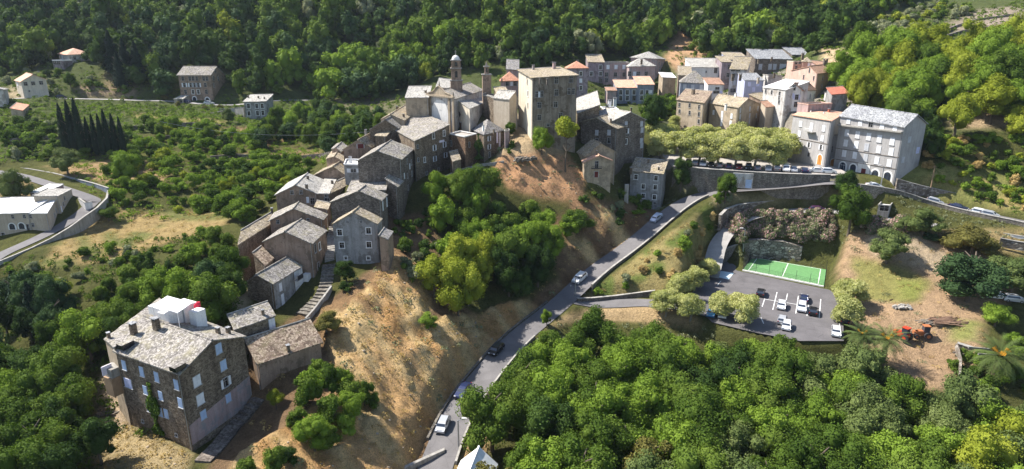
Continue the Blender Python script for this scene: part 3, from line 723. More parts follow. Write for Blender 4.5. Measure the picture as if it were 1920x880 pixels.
# --- the big house at the near end of the village
h1, c1, z1 = house('stone_house', 'largest nearest stone house with pale stone roof, blue shutters and ivy', H, (337, 700), 88, (216, 657), C=(457, 631), roof='gable', gw='BC', apex=(395.6, 638.4), over=.3, F4=(330, 583),
  wall='brownstone', rmat='stone_roof', win={'AB': 'b:.95x1.55 233,685 266,697 294,707 331,721.5 338.5,755.5|L:1.7x1.5 240.5,718.5|b:.9x1.4 272.7,731.6 301.6,742 279.3,764.5 301,772.5 312,775.5|d:.5x.5 331,816 268,790',
  'BC': 'b:1.1x1.6 409.7,654 418.6,685|s:1.25x1.65 369,714.5 375.5,748.6|o:.9x1.5 423,717|b:1.0x1.4 427.7,746.4 381,778'}, ch=((250, 618, 1.2), (293, 610, 1.25), (409, 623, .8), (428, 622, .8)))
a, b, c, f = c1
e = (c-b); e.z = 0; Lb = e.length; e.normalize(); n = Vector((e.y, -e.x, 0)); n = n if n.x > 0 else -n
extra(h1, 'plinth', 'rose', lambda m: m.poly([(b+n*.06).xy[:]+(14,), (c+n*.06).xy[:]+(14,), (c+n*.06).xy[:]+(18.8,), (b+n*.06).xy[:]+(17.2,)]))
ea = (b-a); ea.z = 0; La = ea.length; ea.normalize(); na = Vector((ea.y, -ea.x, 0)); na = na if na.y < 0 else -na
# west wing with a stepped roof, its end wall in the sun
house('wing', None, None, (216.5, 657), 94.4, (197, 636, .3), C=(318, 577), roof='shed', hi='BC', rise=.5, wall='tan', rmat='stone_roof', parent=h1, over=.25, ch=((204, 631, .7),))
def dormer(m, px, py, z, s=1.0, d=None):
    p = PZ(px, py, z); d = d or ea; k = Vector((-d.y, d.x, 0))
    m.box(p, (1.6*s, 1.8*s, .9*s), d, k); m.add([p+d*x*s+k*y*s+Vector((0, 0, q*s)) for x, y, q in ((-.95, -1.1, .45), (.95, -1.1, .45), (.95, 1.3, .6), (-.95, 1.3, .6))], [(0, 1, 2, 3)], 1)
extra(h1, 'dormer', ('pane_dark', 'stone_roof'), lambda m: dormer(m, 235, 646, 26.6))
extra(h1, 'dormer', ('pane_dark', 'stone_roof'), lambda m: dormer(m, 333, 688, 26.4, .9))
def canopy(m):
    q = [PZ(x, y, 30.6) for x, y in ((286, 574), (333, 588), (361, 569), (314, 556))]; m.add(q+[v+Vector((0, 0, .12)) for v in q], [(0, 1, 2, 3), (4, 5, 6, 7), (0, 1, 5, 4), (1, 2, 6, 5), (2, 3, 7, 6), (3, 0, 4, 7)])
    for v in q: m.tube(v-Vector((0, 0, 2.6)), v, .06, n=5)
def wboxes(m):
    for x, y, sx, sy, sz in ((348, 590, 3.2, 2.4, 2.6), (372, 600, 1.6, 1.8, 1.9), (321, 600, 3.0, 2.2, 1.3), (303, 588, 3.4, 2.0, 1.2)):
        p = PZ(x, y, 27.6); m.box(p+Vector((0, 0, .2)), (sx, sy, sz+1.2), ea, na)
extra(h1, 'roof_canopy', 'whitepaint', canopy); extra(h1, 'roof_hut', 'whitepaint', wboxes)
extra(h1, 'balcony_box', ('concrete', 'timber'), lambda m: (m.box(PD(212, 700, 96), (2.4, 1.7, 2.4), ea, na), m.box(PD(213, 722, 96), (2.0, 1.4, 3.0), ea, na, mi=1)))
extra(h1, 'laundry', 'white_cloth', lambda m: m.box(PD(208, 690, 95.5)+na*.6, (.1, 1.5, 1.4), ea, na))
bl = MB(); bp = PZ(366, 576, 29.3)
for k in range(3): bl.tube(bp+Vector((.25*k, 0, -1+.3*k)), bp+Vector((.25*k, .2, .3+.25*k)), .5-.05*k, .3, n=8)
tag(bl.build('parasol', M['red_cloth'], None), 'folded red parasol on the roof terrace of the largest house', 'parasol')
house('outhouse', 'low outhouse with grey slab roof and a white door, just right of the largest house', H, (441, 617.5), 103, (430, 601), C=(514, 591.5), roof='shed', hi='AF', rise=.9, wall='brownstone', rmat='stone_roof', win={'BC': 's:1.1x2.2 510,609'}, ch=((493, 588, .7),), over=.25)
house('stone_barn', 'long barn with rough brown stone roof, red door and stained grey wall', 'barn', (484, 680), 101, (463.5, 638, 2.2), C=(600.7, 640.5), roof='shed', hi='AF', rise=0.01, wall='pinkbrown', rmat='brown_roof', win={'BC': 'R:1.0x1.9 537.5,715|d:.9x1.2 572,697'}, ch=((539.5, 648, .8),), over=.4)
h4, c4, _ = house('village_house', 'small house with steep slab roof, pale side wall and balcony above the steps', H, (511.4, 532), 119, (462, 529), C=(565.5, 498.6), roof='gable', gw='AB', apex=(481, 515.3), wall='brownstone', rmat='stone_roof', over=.25,
  win={'BC': 's:.9x1.6 525.7,538.4|s:.9x2.3 530,562|d:.9x1.9 561.5,514.5 559,546|D:1.1x2.6 570,543|d:.5x.9 568,507'})
a, b, c, f = c4; e = (c-b); e.z = 0; Lx = e.length; e.normalize(); n = Vector((e.y, -e.x, 0)); n = n if n.y < 0 else -n
extra(h4, 'side_render', 'greyrender', lambda m: m.poly([(b+n*.04+e*.1).xy[:]+(18.5,), (b+e*Lx*.68+n*.04).xy[:]+(19.5,), (b+e*Lx*.68+n*.04).xy[:]+(b.z-.3,), (b+e*.1+n*.04).xy[:]+(b.z-.3,)]))
extra(h4, 'balcony', ('concrete', 'iron'), lambda m: (m.box(PD(560, 524, 126), (2.0, .9, .12), e, n), m.box(PD(560, 519, 126)+n*.4, (2.0, .04, .9), e, n, mi=1)))
extra(h4, 'porch', 'whitepaint', lambda m: (m.poly([(b+e*Lx*.7+n*.05).xy[:]+(19.5,), (c+n*.05).xy[:]+(20,), (c+n*.05).xy[:]+(c.z-.2,), (b+e*Lx*.7+n*.05).xy[:]+(b.z-.2,)]), m.box(c+n*.5+e*.9+UP*(-3.6), (1.6, 1.2, 3.4), e, n)))
house('village_house', 'pinkish brown gabled house with drainpipe, between the steps and a taller house behind', H, (584.5, 456), 128, (494, 453), C=(611, 432), roof='gable', gw='AB', apex=(534.6, 434.5), wall='pinkbrown', rmat='stone_roof', over=.3,
  win={'BC': 'd:1x1.8 591,466 597,500|f:1x1.5 599,462'}, ch=())
house('village_house', 'broad brown gabled house with grey slab roof and one small attic window beside the lane', H, (604.2, 411), 141, (506, 413), C=(611.5, 402), roof='gable', gw='AB', apex=(551, 390.7), wall='pinkbrown', rmat='stone_roof', over=.4, F4=(516, 399),
  win={'AB': 'd:.6x.9 521,416 578,414', 'BC': 'd:.7x1.4 608,430'}, ch=())
house('village_house', 'tall windowless brown house with lean-to slab roof, leftmost of the ridge village', H, (446.5, 459), 128, (452.7, 434, .9), C=(506, 421), roof='shed', hi='AF', rise=.1, wall='brownstone', rmat='warm_roof', over=.3, ch=((510, 396, .8),))
h8, c8, _ = house('village_house', 'pale grey three storey house with white framed windows and a round tree at its foot', H, (706.9, 420), 131, (624, 420), C=(715.5, 410), roof='gable', gw='AB', apex=(662.6, 398), wall='greyrender', rmat='warm_roof', over=.2,
  win={'AB': 'f:.95x1.25 637,436 691,433 641,460 691.8,459|f:.6x.7 690.7,484 648.5,484|d:.45x.5 651.8,415.7 677,415.5'})
house('annex', None, None, (727, 449), 128, (712, 450), C=(736.5, 434.5), roof='shed', hi='AF', rise=.8, wall='pinkbrown', rmat='dark_roof', parent=h8, over=.15)
house('village_house', 'dark gabled house directly behind the pale grey house, with white side shutters', H, (714.4, 375.5), 143, (620, 379), C=(725, 365), roof='gable', gw='AB', apex=(673, 358), wall='darkstone', rmat='stone_roof', over=.3, win={'BC': 's:.8x2.2 717.6,386 725,379'})
house('village_house', 'narrow house with pale slab roof squeezed behind the dark gabled house', H, (722, 356), 150, (652, 359), C=(727, 342), roof='shed', hi='FC', rise=.6, wall='darkstone', rmat='stone_roof', over=.3)
house('village_house', 'house with bright pale roof and dark windows in its brown gable, left ridge edge', H, (594, 363), 152, (517, 365), C=(613, 340), roof='gable', gw='AB', apex=(554, 347), wall='pinkbrown', rmat='pale_roof', over=.35,
  win={'AB': 'd:.7x.9 547.5,361 564.6,360.4|d:.95x1.5 586,377.5|s:.6x1.4 577,375'}, ch=((577, 333, .7), (575, 351, .8)))
house('village_house', 'flat pale roofed house joined to the bright roofed gable house, brown front', H, (616, 363.5), 152, (594.5, 363), C=(631, 337), roof='shed', hi='FC', rise=.4, wall='pinkbrown', rmat='pale_roof', over=.25, win={'AB': 'd:1.1x1.6 613.5,377.5|d:.8x.9 612,366'}, ch=((623, 343, .7),))
house('village_house', 'low house with tan triangular roof tilted over the lane, centre of the ridge', H, (617, 364.5), 152.5, (632, 343, .8), C=(655, 346), roof='shed', hi='AF', rise=.3, wall='darkstone', rmat='warm_roof', over=.3, ch=((652, 333, .7),))
house('village_house', 'brown gabled house with tan roof above the bright pale roof, on the west slope', H, (652, 331), 166, (588, 329), C=(668, 318), roof='gable', gw='AB', apex=(625, 312), wall='pinkbrown', rmat='warm_roof', over=.3)
house('village_house', 'tiny bluish grey house with flat white terrace and two white shutters', H, (672, 309), 160, (645, 308.5), C=(675, 299), roof='flat', wall='greyrender', rmat='white_sheet', deck='whitepaint', over=.1, win={'AB': 's:.9x1 654,320|d:.6x.8 660.5,320 665.5,320|s:.6x1 670,320'}, ch=((657, 300, .9, 'whitepaint'),))
house('village_house', 'tan plastered gable house with a wide red window under the apex', H, (695.6, 276.5), 172, (643.8, 280), C=(734, 254, 182), roof='gable', gw='AB', apex=(671, 263), wall='pinkbrown', rmat='warm_roof', over=.25, win={'AB': 'R:1.6x1.2 676,274'}, ch=((686, 248, .8, 'concrete'),))
house('village_house', 'low house with small tan roof at the foot of the tan plastered gable house', H, (643, 302.5), 171, (612, 298), C=(652, 287), roof='gable', gw='AB', apex=(627, 293.5), wall='pinkbrown', rmat='warm_roof', over=.25)
house('village_house', 'tallest dark gabled house, its stained side wall dropping down the cliff', H, (752.5, 299), 155, (670.6, 301), C=(775, 279, 165), roof='gable', gw='AB', apex=(707.5, 282.5), wall='darkstone', rmat='stone_roof', over=.25,
  win={'BC': 'd:.7x1.3 763,303 771,305 764,330 772,326 765,352 769,378|s:.7x1.4 758,330 768,312'})
house('village_house', 'long house with broad speckled slab roof, laundry and a purple cloth below the church', H, (778, 264), 163, (733.8, 246.5), C=(842.5, 234, 176), roof='shed', hi='AF', rise=1.0, wall='brownstone', rmat='stone_roof', over=.3,
  win={'BC': 'f:.9x1.5 812.5,255 832.5,250|o:.8x1.5 814.4,277.5 833,271.5|o:.8x1.4 815,298 835,291|f:.7x1.3 796,300|l:2.4x.6 828,265|d:.7x1 783,275 784,300 800,325 822,318'}, ch=((758, 221, .8),))
house('outhouse', 'little lean-to with pale roof in the angle below the church terrace', 'shed', (849, 303), 166, (843, 290, .8), C=(864, 299), roof='shed', hi='AF', rise=.6, wall='brownstone', rmat='warm_roof', over=.2)
house('village_house', 'gabled house with sunlit tan roof left of the church front', H, (757.5, 226), 180, (714, 224), C=(788, 203), roof='gable', gw='AB', apex=(732.5, 214.5), wall='tan', rmat='warm_roof', over=.25, ch=((757, 219, .7), (745, 205, .8)))
house('village_house', 'small brown gabled house above the tan plastered gable house', H, (746, 240), 176, (693, 243), C=(764, 228), roof='gable', gw='AB', apex=(722, 225), wall='brownstone', rmat='stone_roof', over=.25)
house('village_house', 'low boxy house with curved tan roof beside the tan plastered gable house', H, (723, 256), 169, (703.5, 254.5), C=(737, 246), roof='shed', hi='FC', rise=.5, wall='brownstone', rmat='warm_roof', over=.2, ch=((703, 247, .6),))
house('outhouse', 'tiny tan roofed annex above the top of the sunlit concrete path', 'annex', (614, 393), 146, (590, 388, 148), C=(619, 386, 149), roof='shed', hi='FC', rise=.5, wall='pinkbrown', rmat='warm_roof', over=.2)
house('outhouse', 'little slab roofed annex clinging to the right flank of the tallest dark gabled house', 'annex', (745, 350), 152, (724, 341, 153), C=(756, 340, 156), roof='shed', hi='AF', rise=.6, wall='darkstone', rmat='stone_roof', over=.25)
house('village_house', 'squat brown house with mottled roof between the balcony house and the taller windowless one', H, (497, 497), 124, (476, 482, 126), C=(512, 484, 128), roof='shed', hi='AF', rise=.7, wall='brownstone', rmat='brown_roof', over=.25)
house('village_house', 'small low roofed house at the left rim of the ridge below the garden shelter', H, (640, 284), 178, (622, 279, 180), C=(650, 274, 183), roof='gable', gw='AB', apex=(630, 277), wall='pinkbrown', rmat='stone_roof', over=.25)
# --- church terrace, church, towers
house('terrace_building', 'rust coloured stone terrace wall with pale coping, under the church door', 'terrace', (872, 256.5), 172, (842, 251), C=(893, 251), roof='flat', wall='ruststone', rmat='paving', deck='frame_white', over=.1, win={'BC': 'd:.7x1.4 880,271.5', 'AB': 'd:.7x1.6 846,269'})
ivyspots = []
house('village_house', 'hip roofed house with white banners and shutters at the right end of the church terrace', H, (908, 252.5), 174, (884, 243), C=(945, 244.5), roof='hip', rise=2.9, wall='brownstone', rmat='dark_roof', over=.3,
  win={'BC': 'o:.8x1.3 917,260 917,275.5|l:.9x3.2 932,258|l:.9x2.3 936.5,273.5|d:.8x1.6 918,290|s:.6x3 937,259'}, ch=((906, 240, .7, 'whitepaint'), (926, 246, .6)))
house('village_house', 'narrow slate grey house with pink door side, against the hip roofed house', H, (947, 247), 174.5, (946, 244, .1), C=(955, 245), roof='flat', wall='mauve', rmat='concrete', over=.1, win={'BC': 'D:.9x1.9 949,285'})
ch_root, cc, _ = house('church', 'church with white arched facade panel, curved pediment and long stone slab nave roof', 'church', (850, 186.5), 182, (800, 184, 190.5), C=(906, 169, 205), roof='gable', gw='AB', rise=2.2, wall='palewall', rmat='stone_roof', over=.25, win={'AB': 'd:.9x1.6 826.3,201|q:1.6x2.2 827,206'}, ch=())
a, b, c, f = cc; e = (b-a); e.z = 0; Lc = e.length; e.normalize(); n = Vector((e.y, -e.x, 0)); n = n if n.y < 0 else -n; UP = Vector((0, 0, 1))
def facade(m):
    z = b.z+.2; cx = a+e*Lc*.5; cx.z = 0
    for s in (0.0, 1.0, .14, .86): m.box(a+e*Lc*s+n*.2+UP*(z-5-a.z), (.8, .35, 10), e, n)
    m.box(cx+n*.3+UP*(z+.4), (Lc+1.2, .8, .45), e, n)
    pts = [(-.52, .6), (.52, .6), (.4, 1.1), (.22, 1.6), (.1, 2.7), (0, 3.3), (-.1, 2.7), (-.22, 1.6), (-.4, 1.1)]
    k = len(pts); fr = [cx+e*x*Lc+UP*(z+q)+n*.25 for x, q in pts]; bk = [v-n*.5 for v in fr]
    m.add(fr+bk, [tuple(range(k)), tuple(range(k, 2*k))]+[(i, (i+1) % k, k+(i+1) % k, k+i) for i in range(k)])
    for i in range(2, k-1):
        p, q = fr[i], fr[(i+1) % k]; m.tube(p+n*.05, q+n*.05, .16, n=5)
    m.tube(cx+UP*(z+3.2), cx+UP*(z+4.6), .25, .1, n=6)
    for s in (-.5, .5): m.tube(cx+e*s*Lc+UP*(z+.6), cx+e*s*Lc+UP*(z+1.9), .3, .12, n=6)
extra(ch_root, 'facade_trim', 'tan', facade)
def panel(m):
    cx = a+e*Lc*.5; cx.z = b.z-4.6; arch(m, cx, e, n, UP, Lc*.62, 8.4, .12, .1, True)
extra(ch_root, 'facade_panel', 'whitewall', panel)
house('church_aisle', None, None, (880.5, 204), 180, (855, 191, 1.2), C=(922.5, 187.5), roof='shed', hi='AF', rise=.7, wall='palewall', walls={'AB': 'cream'}, rmat='pale_roof', parent=ch_root, over=.25, win={'AB': 'q:1.6x1.9 862,214.7|D:1.3x3.3 863.8,240'})
house('side_chapel', 'whitewashed roof building on the left shoulder of the church', 'chapel', (803, 182.5), 188, (760.5, 183.2, 188), w=8, roof='shed', hi='FC', rise=2.6, wall='tan', rmat='pale_roof', over=.25, ch=((797, 163, .6),))
house('side_chapel', 'small pale roof just left of the bell tower, behind the church pediment', 'chapel', (845, 166), 205, (818, 163, 205), w=8, roof='shed', hi='FC', rise=2.2, wall='tan', rmat='pale_roof', over=.2)
def bell_tower(label, px, D, ytop, wpx, stages, dome, mat):
    c = PD(px, ytop, D); zt = c.z; zb = float(gh(c.x, c.y)); root = empty('bell_tower', (c.x, c.y, zb)); tag(root, label, 'bell tower')
    w_ = wpx/F*D; ex_ = Vector((math.cos(.12), math.sin(.12), 0)); ey_ = Vector((-ex_.y, ex_.x, 0)); m = MB()
    z = zt; cz = Vector((c.x, c.y, 0)); tot = sum(s[0] for s in stages)
    for i, (h, k, arc) in enumerate(stages):
        hh = h if i < len(stages)-1 else z-zb+1
        m.box(cz+UP*(z-hh/2), (w_*k, w_*k, hh), ex_, ey_); m.box(cz+UP*(z-.12), (w_*k+.5, w_*k+.5, .28), ex_, ey_, mi=1)
        if arc:
            for d1, d2 in ((ex_, -ey_), (-ey_, -ex_), (ey_, ex_)):
                g = MB(); arch(g, cz+UP*(z-h*.52)+d2*(w_*k/2), d1, d2, UP, w_*.3, h*.55, .03, .02); g.build('belfry_opening', M['pane_dark'], root, root.location)
        z -= hh
    m.build('shaft', [M[mat], M['concrete']], root, root.location); g = MB(); r = w_*.46
    if dome:
        for i in range(5):
            t0, t1 = math.pi/2*i/5, math.pi/2*(i+1)/5; g.tube(cz+UP*(zt+r*math.sin(t0)*1.1), cz+UP*(zt+r*math.sin(t1)*1.1), r*math.cos(t0), max(.01, r*math.cos(t1)), n=14, caps=False)
        g.build('dome', M['whitewall'], root, root.location, smooth=True); g = MB(); g.tube(cz+UP*(zt+r), cz+UP*(zt+r+1.5), .09, n=5); g.box(cz+UP*(zt+r+1.05), (.7, .1, .1)); g.build('cross', M['concrete'], root, root.location)
    else:
        g.tube(cz+UP*zt, cz+UP*(zt+1.3), r*.9, .1, n=4); g.build('roof', M['rose'], root, root.location)
bell_tower('slim stone bell tower with white dome and cross behind the church', 854.5, 192, 112.5, 17, [(2.3, 1.0, True), (3.6, 1.08, True), (4.5, 1.3, False)], True, 'pinkbrown')
bell_tower('squat brown belfry with pinnacle at the far end of the nave', 912, 194, 124, 8, [(2.4, 1.0, True), (6.5, 2.0, False)], False, 'pinkbrown')
house('village_house', 'dark brown house with mossy tan roof wedged between church and tower house', H, (934, 178), 186, (926, 167, 194), C=(956, 177.5, 184), roof='shed', hi='AF', rise=.4, wall='brownstone', rmat='warm_roof', over=.25)
house('village_house', 'dark flank of the church sacristy in deep shade, brown walls with small pale roof', H, (925, 184), 187, (906, 176, 192), C=(934, 181, 192), roof='flat', wall='brownstone', rmat='concrete', over=.1)
house('village_house', 'little cream gabled house leaning on the left side of the tower house', H, (970, 184), 183, (955, 186, 181), w=7, roof='gable', gw='AB', apex=(966, 172), wall='sandwall', rmat='pale_roof', over=.2, win={'AB': 'd:.7x1.1 977,193'})
house('village_house', 'small house with hipped orange tile roof left of the tower house', H, (972, 151.5), 205, (938.5, 152.5, 205), w=9, roof='hip', rise=2.6, wall='rose', rmat='orange_tiles', over=.4, win={'AB': 'd:1x1.5 951,157 966,157|s:.8x1.4 959,157'}, ch=((941, 150, .6),))
house('village_house', 'stone roofed house whose reddish wall shows over the hipped orange roof', H, (972, 131), 226, (950, 130, 226), w=9, roof='shed', hi='FC', rise=3, wall='rose', rmat='dark_roof', over=.3)
# --- the tower house
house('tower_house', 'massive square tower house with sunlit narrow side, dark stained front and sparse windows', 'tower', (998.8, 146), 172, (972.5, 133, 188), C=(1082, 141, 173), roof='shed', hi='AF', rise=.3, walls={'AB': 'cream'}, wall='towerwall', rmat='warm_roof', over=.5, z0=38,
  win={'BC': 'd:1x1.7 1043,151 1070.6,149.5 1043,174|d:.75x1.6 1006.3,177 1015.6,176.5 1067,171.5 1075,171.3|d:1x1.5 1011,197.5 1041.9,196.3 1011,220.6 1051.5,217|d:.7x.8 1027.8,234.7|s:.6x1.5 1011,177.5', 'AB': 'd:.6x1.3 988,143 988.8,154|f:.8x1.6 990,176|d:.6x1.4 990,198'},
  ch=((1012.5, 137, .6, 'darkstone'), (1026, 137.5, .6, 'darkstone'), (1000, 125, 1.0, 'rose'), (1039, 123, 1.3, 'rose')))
# --- row behind and right of the tower
house('village_house', 'tall mauve house with hipped orange roof and white framed windows behind the tower house', H, (1103, 128), 262, (1064, 128.5, 262), w=11, roof='hip', rise=2.6, wall='mauve', rmat='orange_tiles', over=.3, ws=(1.1, 1.7), win={'AB': 'f 1089,138.5|f 1089,165|s 1089,151.5'}, ch=((1083, 117, 1, 'rose'),))
house('village_house', 'dark purple left half of the long block, with tan slab roof and framed windows', H, (1133, 117), 283, (1103, 116.5, 283), w=12, roof='shed', hi='FC', rise=3, wall='mauve', rmat='warm_roof', over=.3, ws=(1.3, 1.9), win={'AB': 'f 1126,126.5 1108.8,138.5 1126,138.5|d 1126,151.5 1109,165 1123,168'}, ch=((1117, 111, .8),))
house('village_house', 'rose pink right half of the long block, flat roofed with roof huts and faded shutters', H, (1180, 117.5), 282, (1133.4, 117.2, 282.5), w=12, roof='flat', wall='rose', rmat='paving', over=.1, ws=(1.3, 1.8), win={'AB': 'd 1137,140 1137,151 1154,140 1170,140|s 1140,126 1155,126 1170,126 1153,151.5'}, ch=((1150, 109, 1.6, 'mauve'), (1160, 107, 1.8, 'whitewall'), (1173, 110, 1.6, 'whitewall')))
house('village_house', 'pinkish house with low white hipped roof, in front of the taller white roofed one', H, (1229, 124), 276, (1180, 125, 276), w=10, roof='hip', rise=3.2, wall='rose', rmat='pale_roof', over=.4, ws=(1.3, 2), win={'AB': 'd 1180.5,138.5 1193,139 1197,139 1211.6,138.8|s 1190,139'}, ch=((1203, 115, 1.1),))
house('village_house', 'tall corner house with white hipped roof at the far right of the back row', H, (1232, 110.5), 288, (1183, 108, 290), C=(1247, 111.5, 300), roof='hip', rise=3, wall='rose', rmat='pale_roof', over=.5, ws=(1.2, 1.9), win={'BC': 'd 1236,120 1241,121 1236,133 1241,134 1236,146 1241,147'}, ch=((1221, 100, 1.2), (1229, 100, 1.3)))
house('village_house', 'blue grey house with peach tile roof, left and lower half of the pair', H, (1195, 164.4), 262, (1157, 164, 262), w=10, roof='shed', hi='FC', rise=2.4, wall='bluerender', rmat='peach_tiles', over=.5, ws=(1.3, 1.9), win={'AB': 'f 1163.8,173.5 1176.3,173.5 1188.8,173.5|f 1163.8,184.5 1176.3,184.5|d 1188.8,184.5'}, ch=((1196, 151, .8),))
house('village_house', 'blue grey house with peach tile roof, right and higher half of the pair', H, (1226, 158.5), 261, (1195.6, 158.5, 261), w=10, roof='shed', hi='FC', rise=2.6, wall='bluerender', rmat='peach_tiles', over=.4, ws=(1.2, 1.8), win={'AB': 'f 1203,173.5 1213,173.5 1203,184.5|f 1213,184.5|s 1220,173.5'})
house('outhouse', 'pinkish flat annex against the left side of the blue grey pair', 'annex', (1156, 170), 258, (1139, 170, 258), w=7, roof='shed', hi='FC', rise=.8, wall='rose', rmat='rust_tiles', over=.3)
house('village_house', 'ruin like white roofed gable house right beside the foot of the tower house', H, (1083, 212), 188, (1081, 187, 206), C=(1124, 197, 190), roof='shed', hi='AF', rise=.3, wall='brownstone', rmat='pale_roof', over=.3)
h26, c26, _ = house('village_house', 'dark gabled house with drainpipe and jagged stone roof, left of the pair beside the plaza', H, (1157, 241), 181, (1090, 228, 186), w=11, roof='gable', gw='AB', apex=(1118, 221.5), wall='darkstone', rmat='warm_roof', over=.3, ws=(.95, 1.5),
  win={'AB': 'g 1119,249 1142,248.8|d 1142,264 1118.8,265'}, ch=((1108, 216, 1.0, 'sandwall'), (1124, 210, 1.1, 'sandwall'), (1131, 214, 1.1, 'sandwall')))
house('village_house', 'dark gabled house with one bright roof slope at the corner of the plaza', H, (1210, 224), 190, (1141, 230, 184), w=12, roof='gable', gw='AB', apex=(1181.9, 210.6), wall='darkstone', rmat='pale_roof', over=.3, ws=(.95, 1.5),
  win={'AB': 'g 1174,233 1203,232.5 1157,247 1203.8,244|o 1174,246|f 1173,265.6|d 1155,267.5|g 1202.5,264 1203,273|d:5x.5 1168,254'}, ch=((1183, 206, .7), (1145, 228, .7)))
house('village_house', 'white roof terrace with low parapets between the tower house and the plaza corner', H, (1161, 206.5), 208, (1133, 205.5, 208), w=10, roof='flat', wall='brownstone', rmat='white_sheet', deck='whitepaint', over=.1, ch=((1143, 196, 1.5, 'whitepaint'), (1153, 192, 1.5, 'whitepaint'), (1138, 203, 1.2, 'sandwall')))
h27, c27, _ = house('village_house', 'tan house with stepped double gable and small iron balcony above the ravine', H, (1154, 284.5), 174.5, (1098, 292, 173), w=7, roof='gable', gw='AB', apex=(1126, 268.5), wall='tan', rmat='warm_roof', over=.35, ch=((1119, 273, .5),))
house('lower_gable', None, None, (1146.6, 300.5), 171, (1096, 304, 170.5), w=3, roof='gable', gw='AB', apex=(1123.6, 291.5), wall='tan', rmat='peach_tiles', over=.35, parent=h27, win={'AB': 'd:.9x1.9 1118.8,309|R:1x1.6 1118,327'})
a, b = PD(1096, 304, 170.5), PD(1146.6, 300.5, 171); e = (b-a); e.z = 0; e.normalize(); n = Vector((e.y, -e.x, 0))
extra(h27, 'balcony', 'iron', lambda m: (m.box(PD(1118.5, 316, 170), (2.8, 1.0, .1), e, n), m.box(PD(1118.5, 312, 169.6)+n*.4, (2.8, .04, .06), e, n), [m.box(PD(1118.5, 314, 169.6)+n*.4+e*(k*.25-1.4), (.04, .04, .9), e, n) for k in range(12)]))
h28, c28, _ = house('village_house', 'grey house with framed windows and speckled mono pitch roof, casting its shadow on the road', H, (1242.8, 326), 179.5, (1182.5, 320, 182), C=(1250, 316), roof='shed', hi='FC', rise=2.2, wall='greyrender', rmat='warm_roof', over=.3,
  win={'AB': 'f:.95x1.35 1192.4,332 1230,334.5 1206,350 1228.5,351.5 1206,367.5 1227,370|d:.6x.7 1227.4,381'}, ch=((1198, 309, 1.1, 'concrete'), (1184, 305, .9), (1216, 299, .8), (1236, 306, .7)))
extra(h28, 'buttress', 'concrete', lambda m: m.box(PD(1174, 372, 176), (1.1, .8, 8)))
# --- upper village across the plaza
WS = (1.15, 1.75)
house('village_house', 'sand coloured house with brown slab roof and dormer, left one behind the plane trees', H, (1320, 193), 215, (1269.5, 187, 226), C=(1334, 182, 226), roof='shed', hi='FC', rise=1.8, wall='tan', rmat='brown_roof', over=.35, ws=(.9, 1.4), win={'AB': 'd 1274,197 1293,198 1311,201 1293,212 1310.6,214.5 1274,209 1310,228'}, ch=((1299, 183, 1.3),))
house('village_house', 'tan fronted house with white balcony column and dark long side, behind the plane trees', H, (1384.4, 201.5), 208, (1331, 193, 221), C=(1425, 195, 222), roof='gable', gw='BC', apex=(1402, 185), wall='tan', rmat='warm_roof', over=.35, ws=(.95, 1.6), win={'AB': 's 1338,211 1371.9,218 1370,231|s:1x3 1354,217 1353,228', 'BC': 'g 1388,207.5 1406,204.5 1421,203.5 1387.5,219 1405.6,217 1386,231 1405,227.5 1418,217'}, ch=((1362, 190, .9, 'whitewall'), (1378, 193, .9, 'whitewall'), (1377, 183, .8)))
house('village_house', 'low house with orange tan lean-to roof beside the dark long side wall', H, (1437, 200.5), 213, (1427, 194, 217), C=(1462, 198, 216), roof='shed', hi='AF', rise=.6, wall='sandwall', rmat='rust_tiles', over=.35, win={'BC': 'd 1454,204'})
house('village_house', 'small house with two slope grey tan roof above the orange tan lean-to', H, (1427, 187.5), 224, (1405, 180, 228), C=(1450, 184, 227), roof='shed', hi='AF', rise=.5, wall='pinkbrown', rmat='warm_roof', over=.3)
house('village_house', 'slate blue house with steep pyramidal stone roof at the left of the upper village', H, (1327, 157), 238, (1276, 154.5, 240), w=9, roof='hip', rise=4.2, wall='bluerender', rmat='stone_roof', over=.4, ws=WS, win={'AB': 'g 1283.8,163 1298.8,163.5 1315,164|s 1296,175 1314,175'}, ch=())
house('village_house', 'white house with rusty tile roof and blue shop window, right of the slate blue house', H, (1357, 158.5), 233, (1328, 158, 233), w=7, roof='shed', hi='FC', rise=1.9, wall='whitewall', rmat='rust_tiles', over=.3, ws=WS, win={'AB': 'f:1.6x1 1345,166|p:2.2x1 1343,173'})
house('village_house', 'white house with long pale roof and a single dark window, left of the upper village', H, (1353, 126.5), 262, (1297, 126, 262), w=11, roof='shed', hi='FC', rise=3.2, wall='whitewall', rmat='pale_roof', over=.3, ws=WS, win={'AB': 'd:1.3x2 1342,132.5|d:.5x.9 1324,135'}, ch=((1307, 117, .7), (1349, 107, 1)))
house('village_house', 'brown roofed cottage at the left foot of the long pale roof', H, (1296, 142), 252, (1272, 141, 253), w=9, roof='shed', hi='FC', rise=3, wall='pinkbrown', rmat='warm_roof', over=.3, ch=((1292, 134, 1),))
house('village_house', 'white roofed shed in front of the reddish path on the hillside', 'shed', (1267, 146), 262, (1243, 145, 262), w=8, roof='shed', hi='FC', rise=1.5, wall='tan', rmat='white_sheet', over=.3)
house('village_house', 'narrow tall grey pink house with tan slab roof and open top loggia, upper village', H, (1400, 130.5), 240, (1369.5, 129.5, 240), C=(1406.5, 121, 250), roof='shed', hi='FC', rise=2.6, wall='palewall', rmat='warm_roof', over=.4, ws=WS, win={'AB': 'd:3.6x.8 1379,132 |d 1375.6,141.5|f 1390,141.5|d:2x1.5 1374,170 1387,170|g 1378,155 1391,155'}, ch=((1377, 115, .9), (1391, 115, .9)))
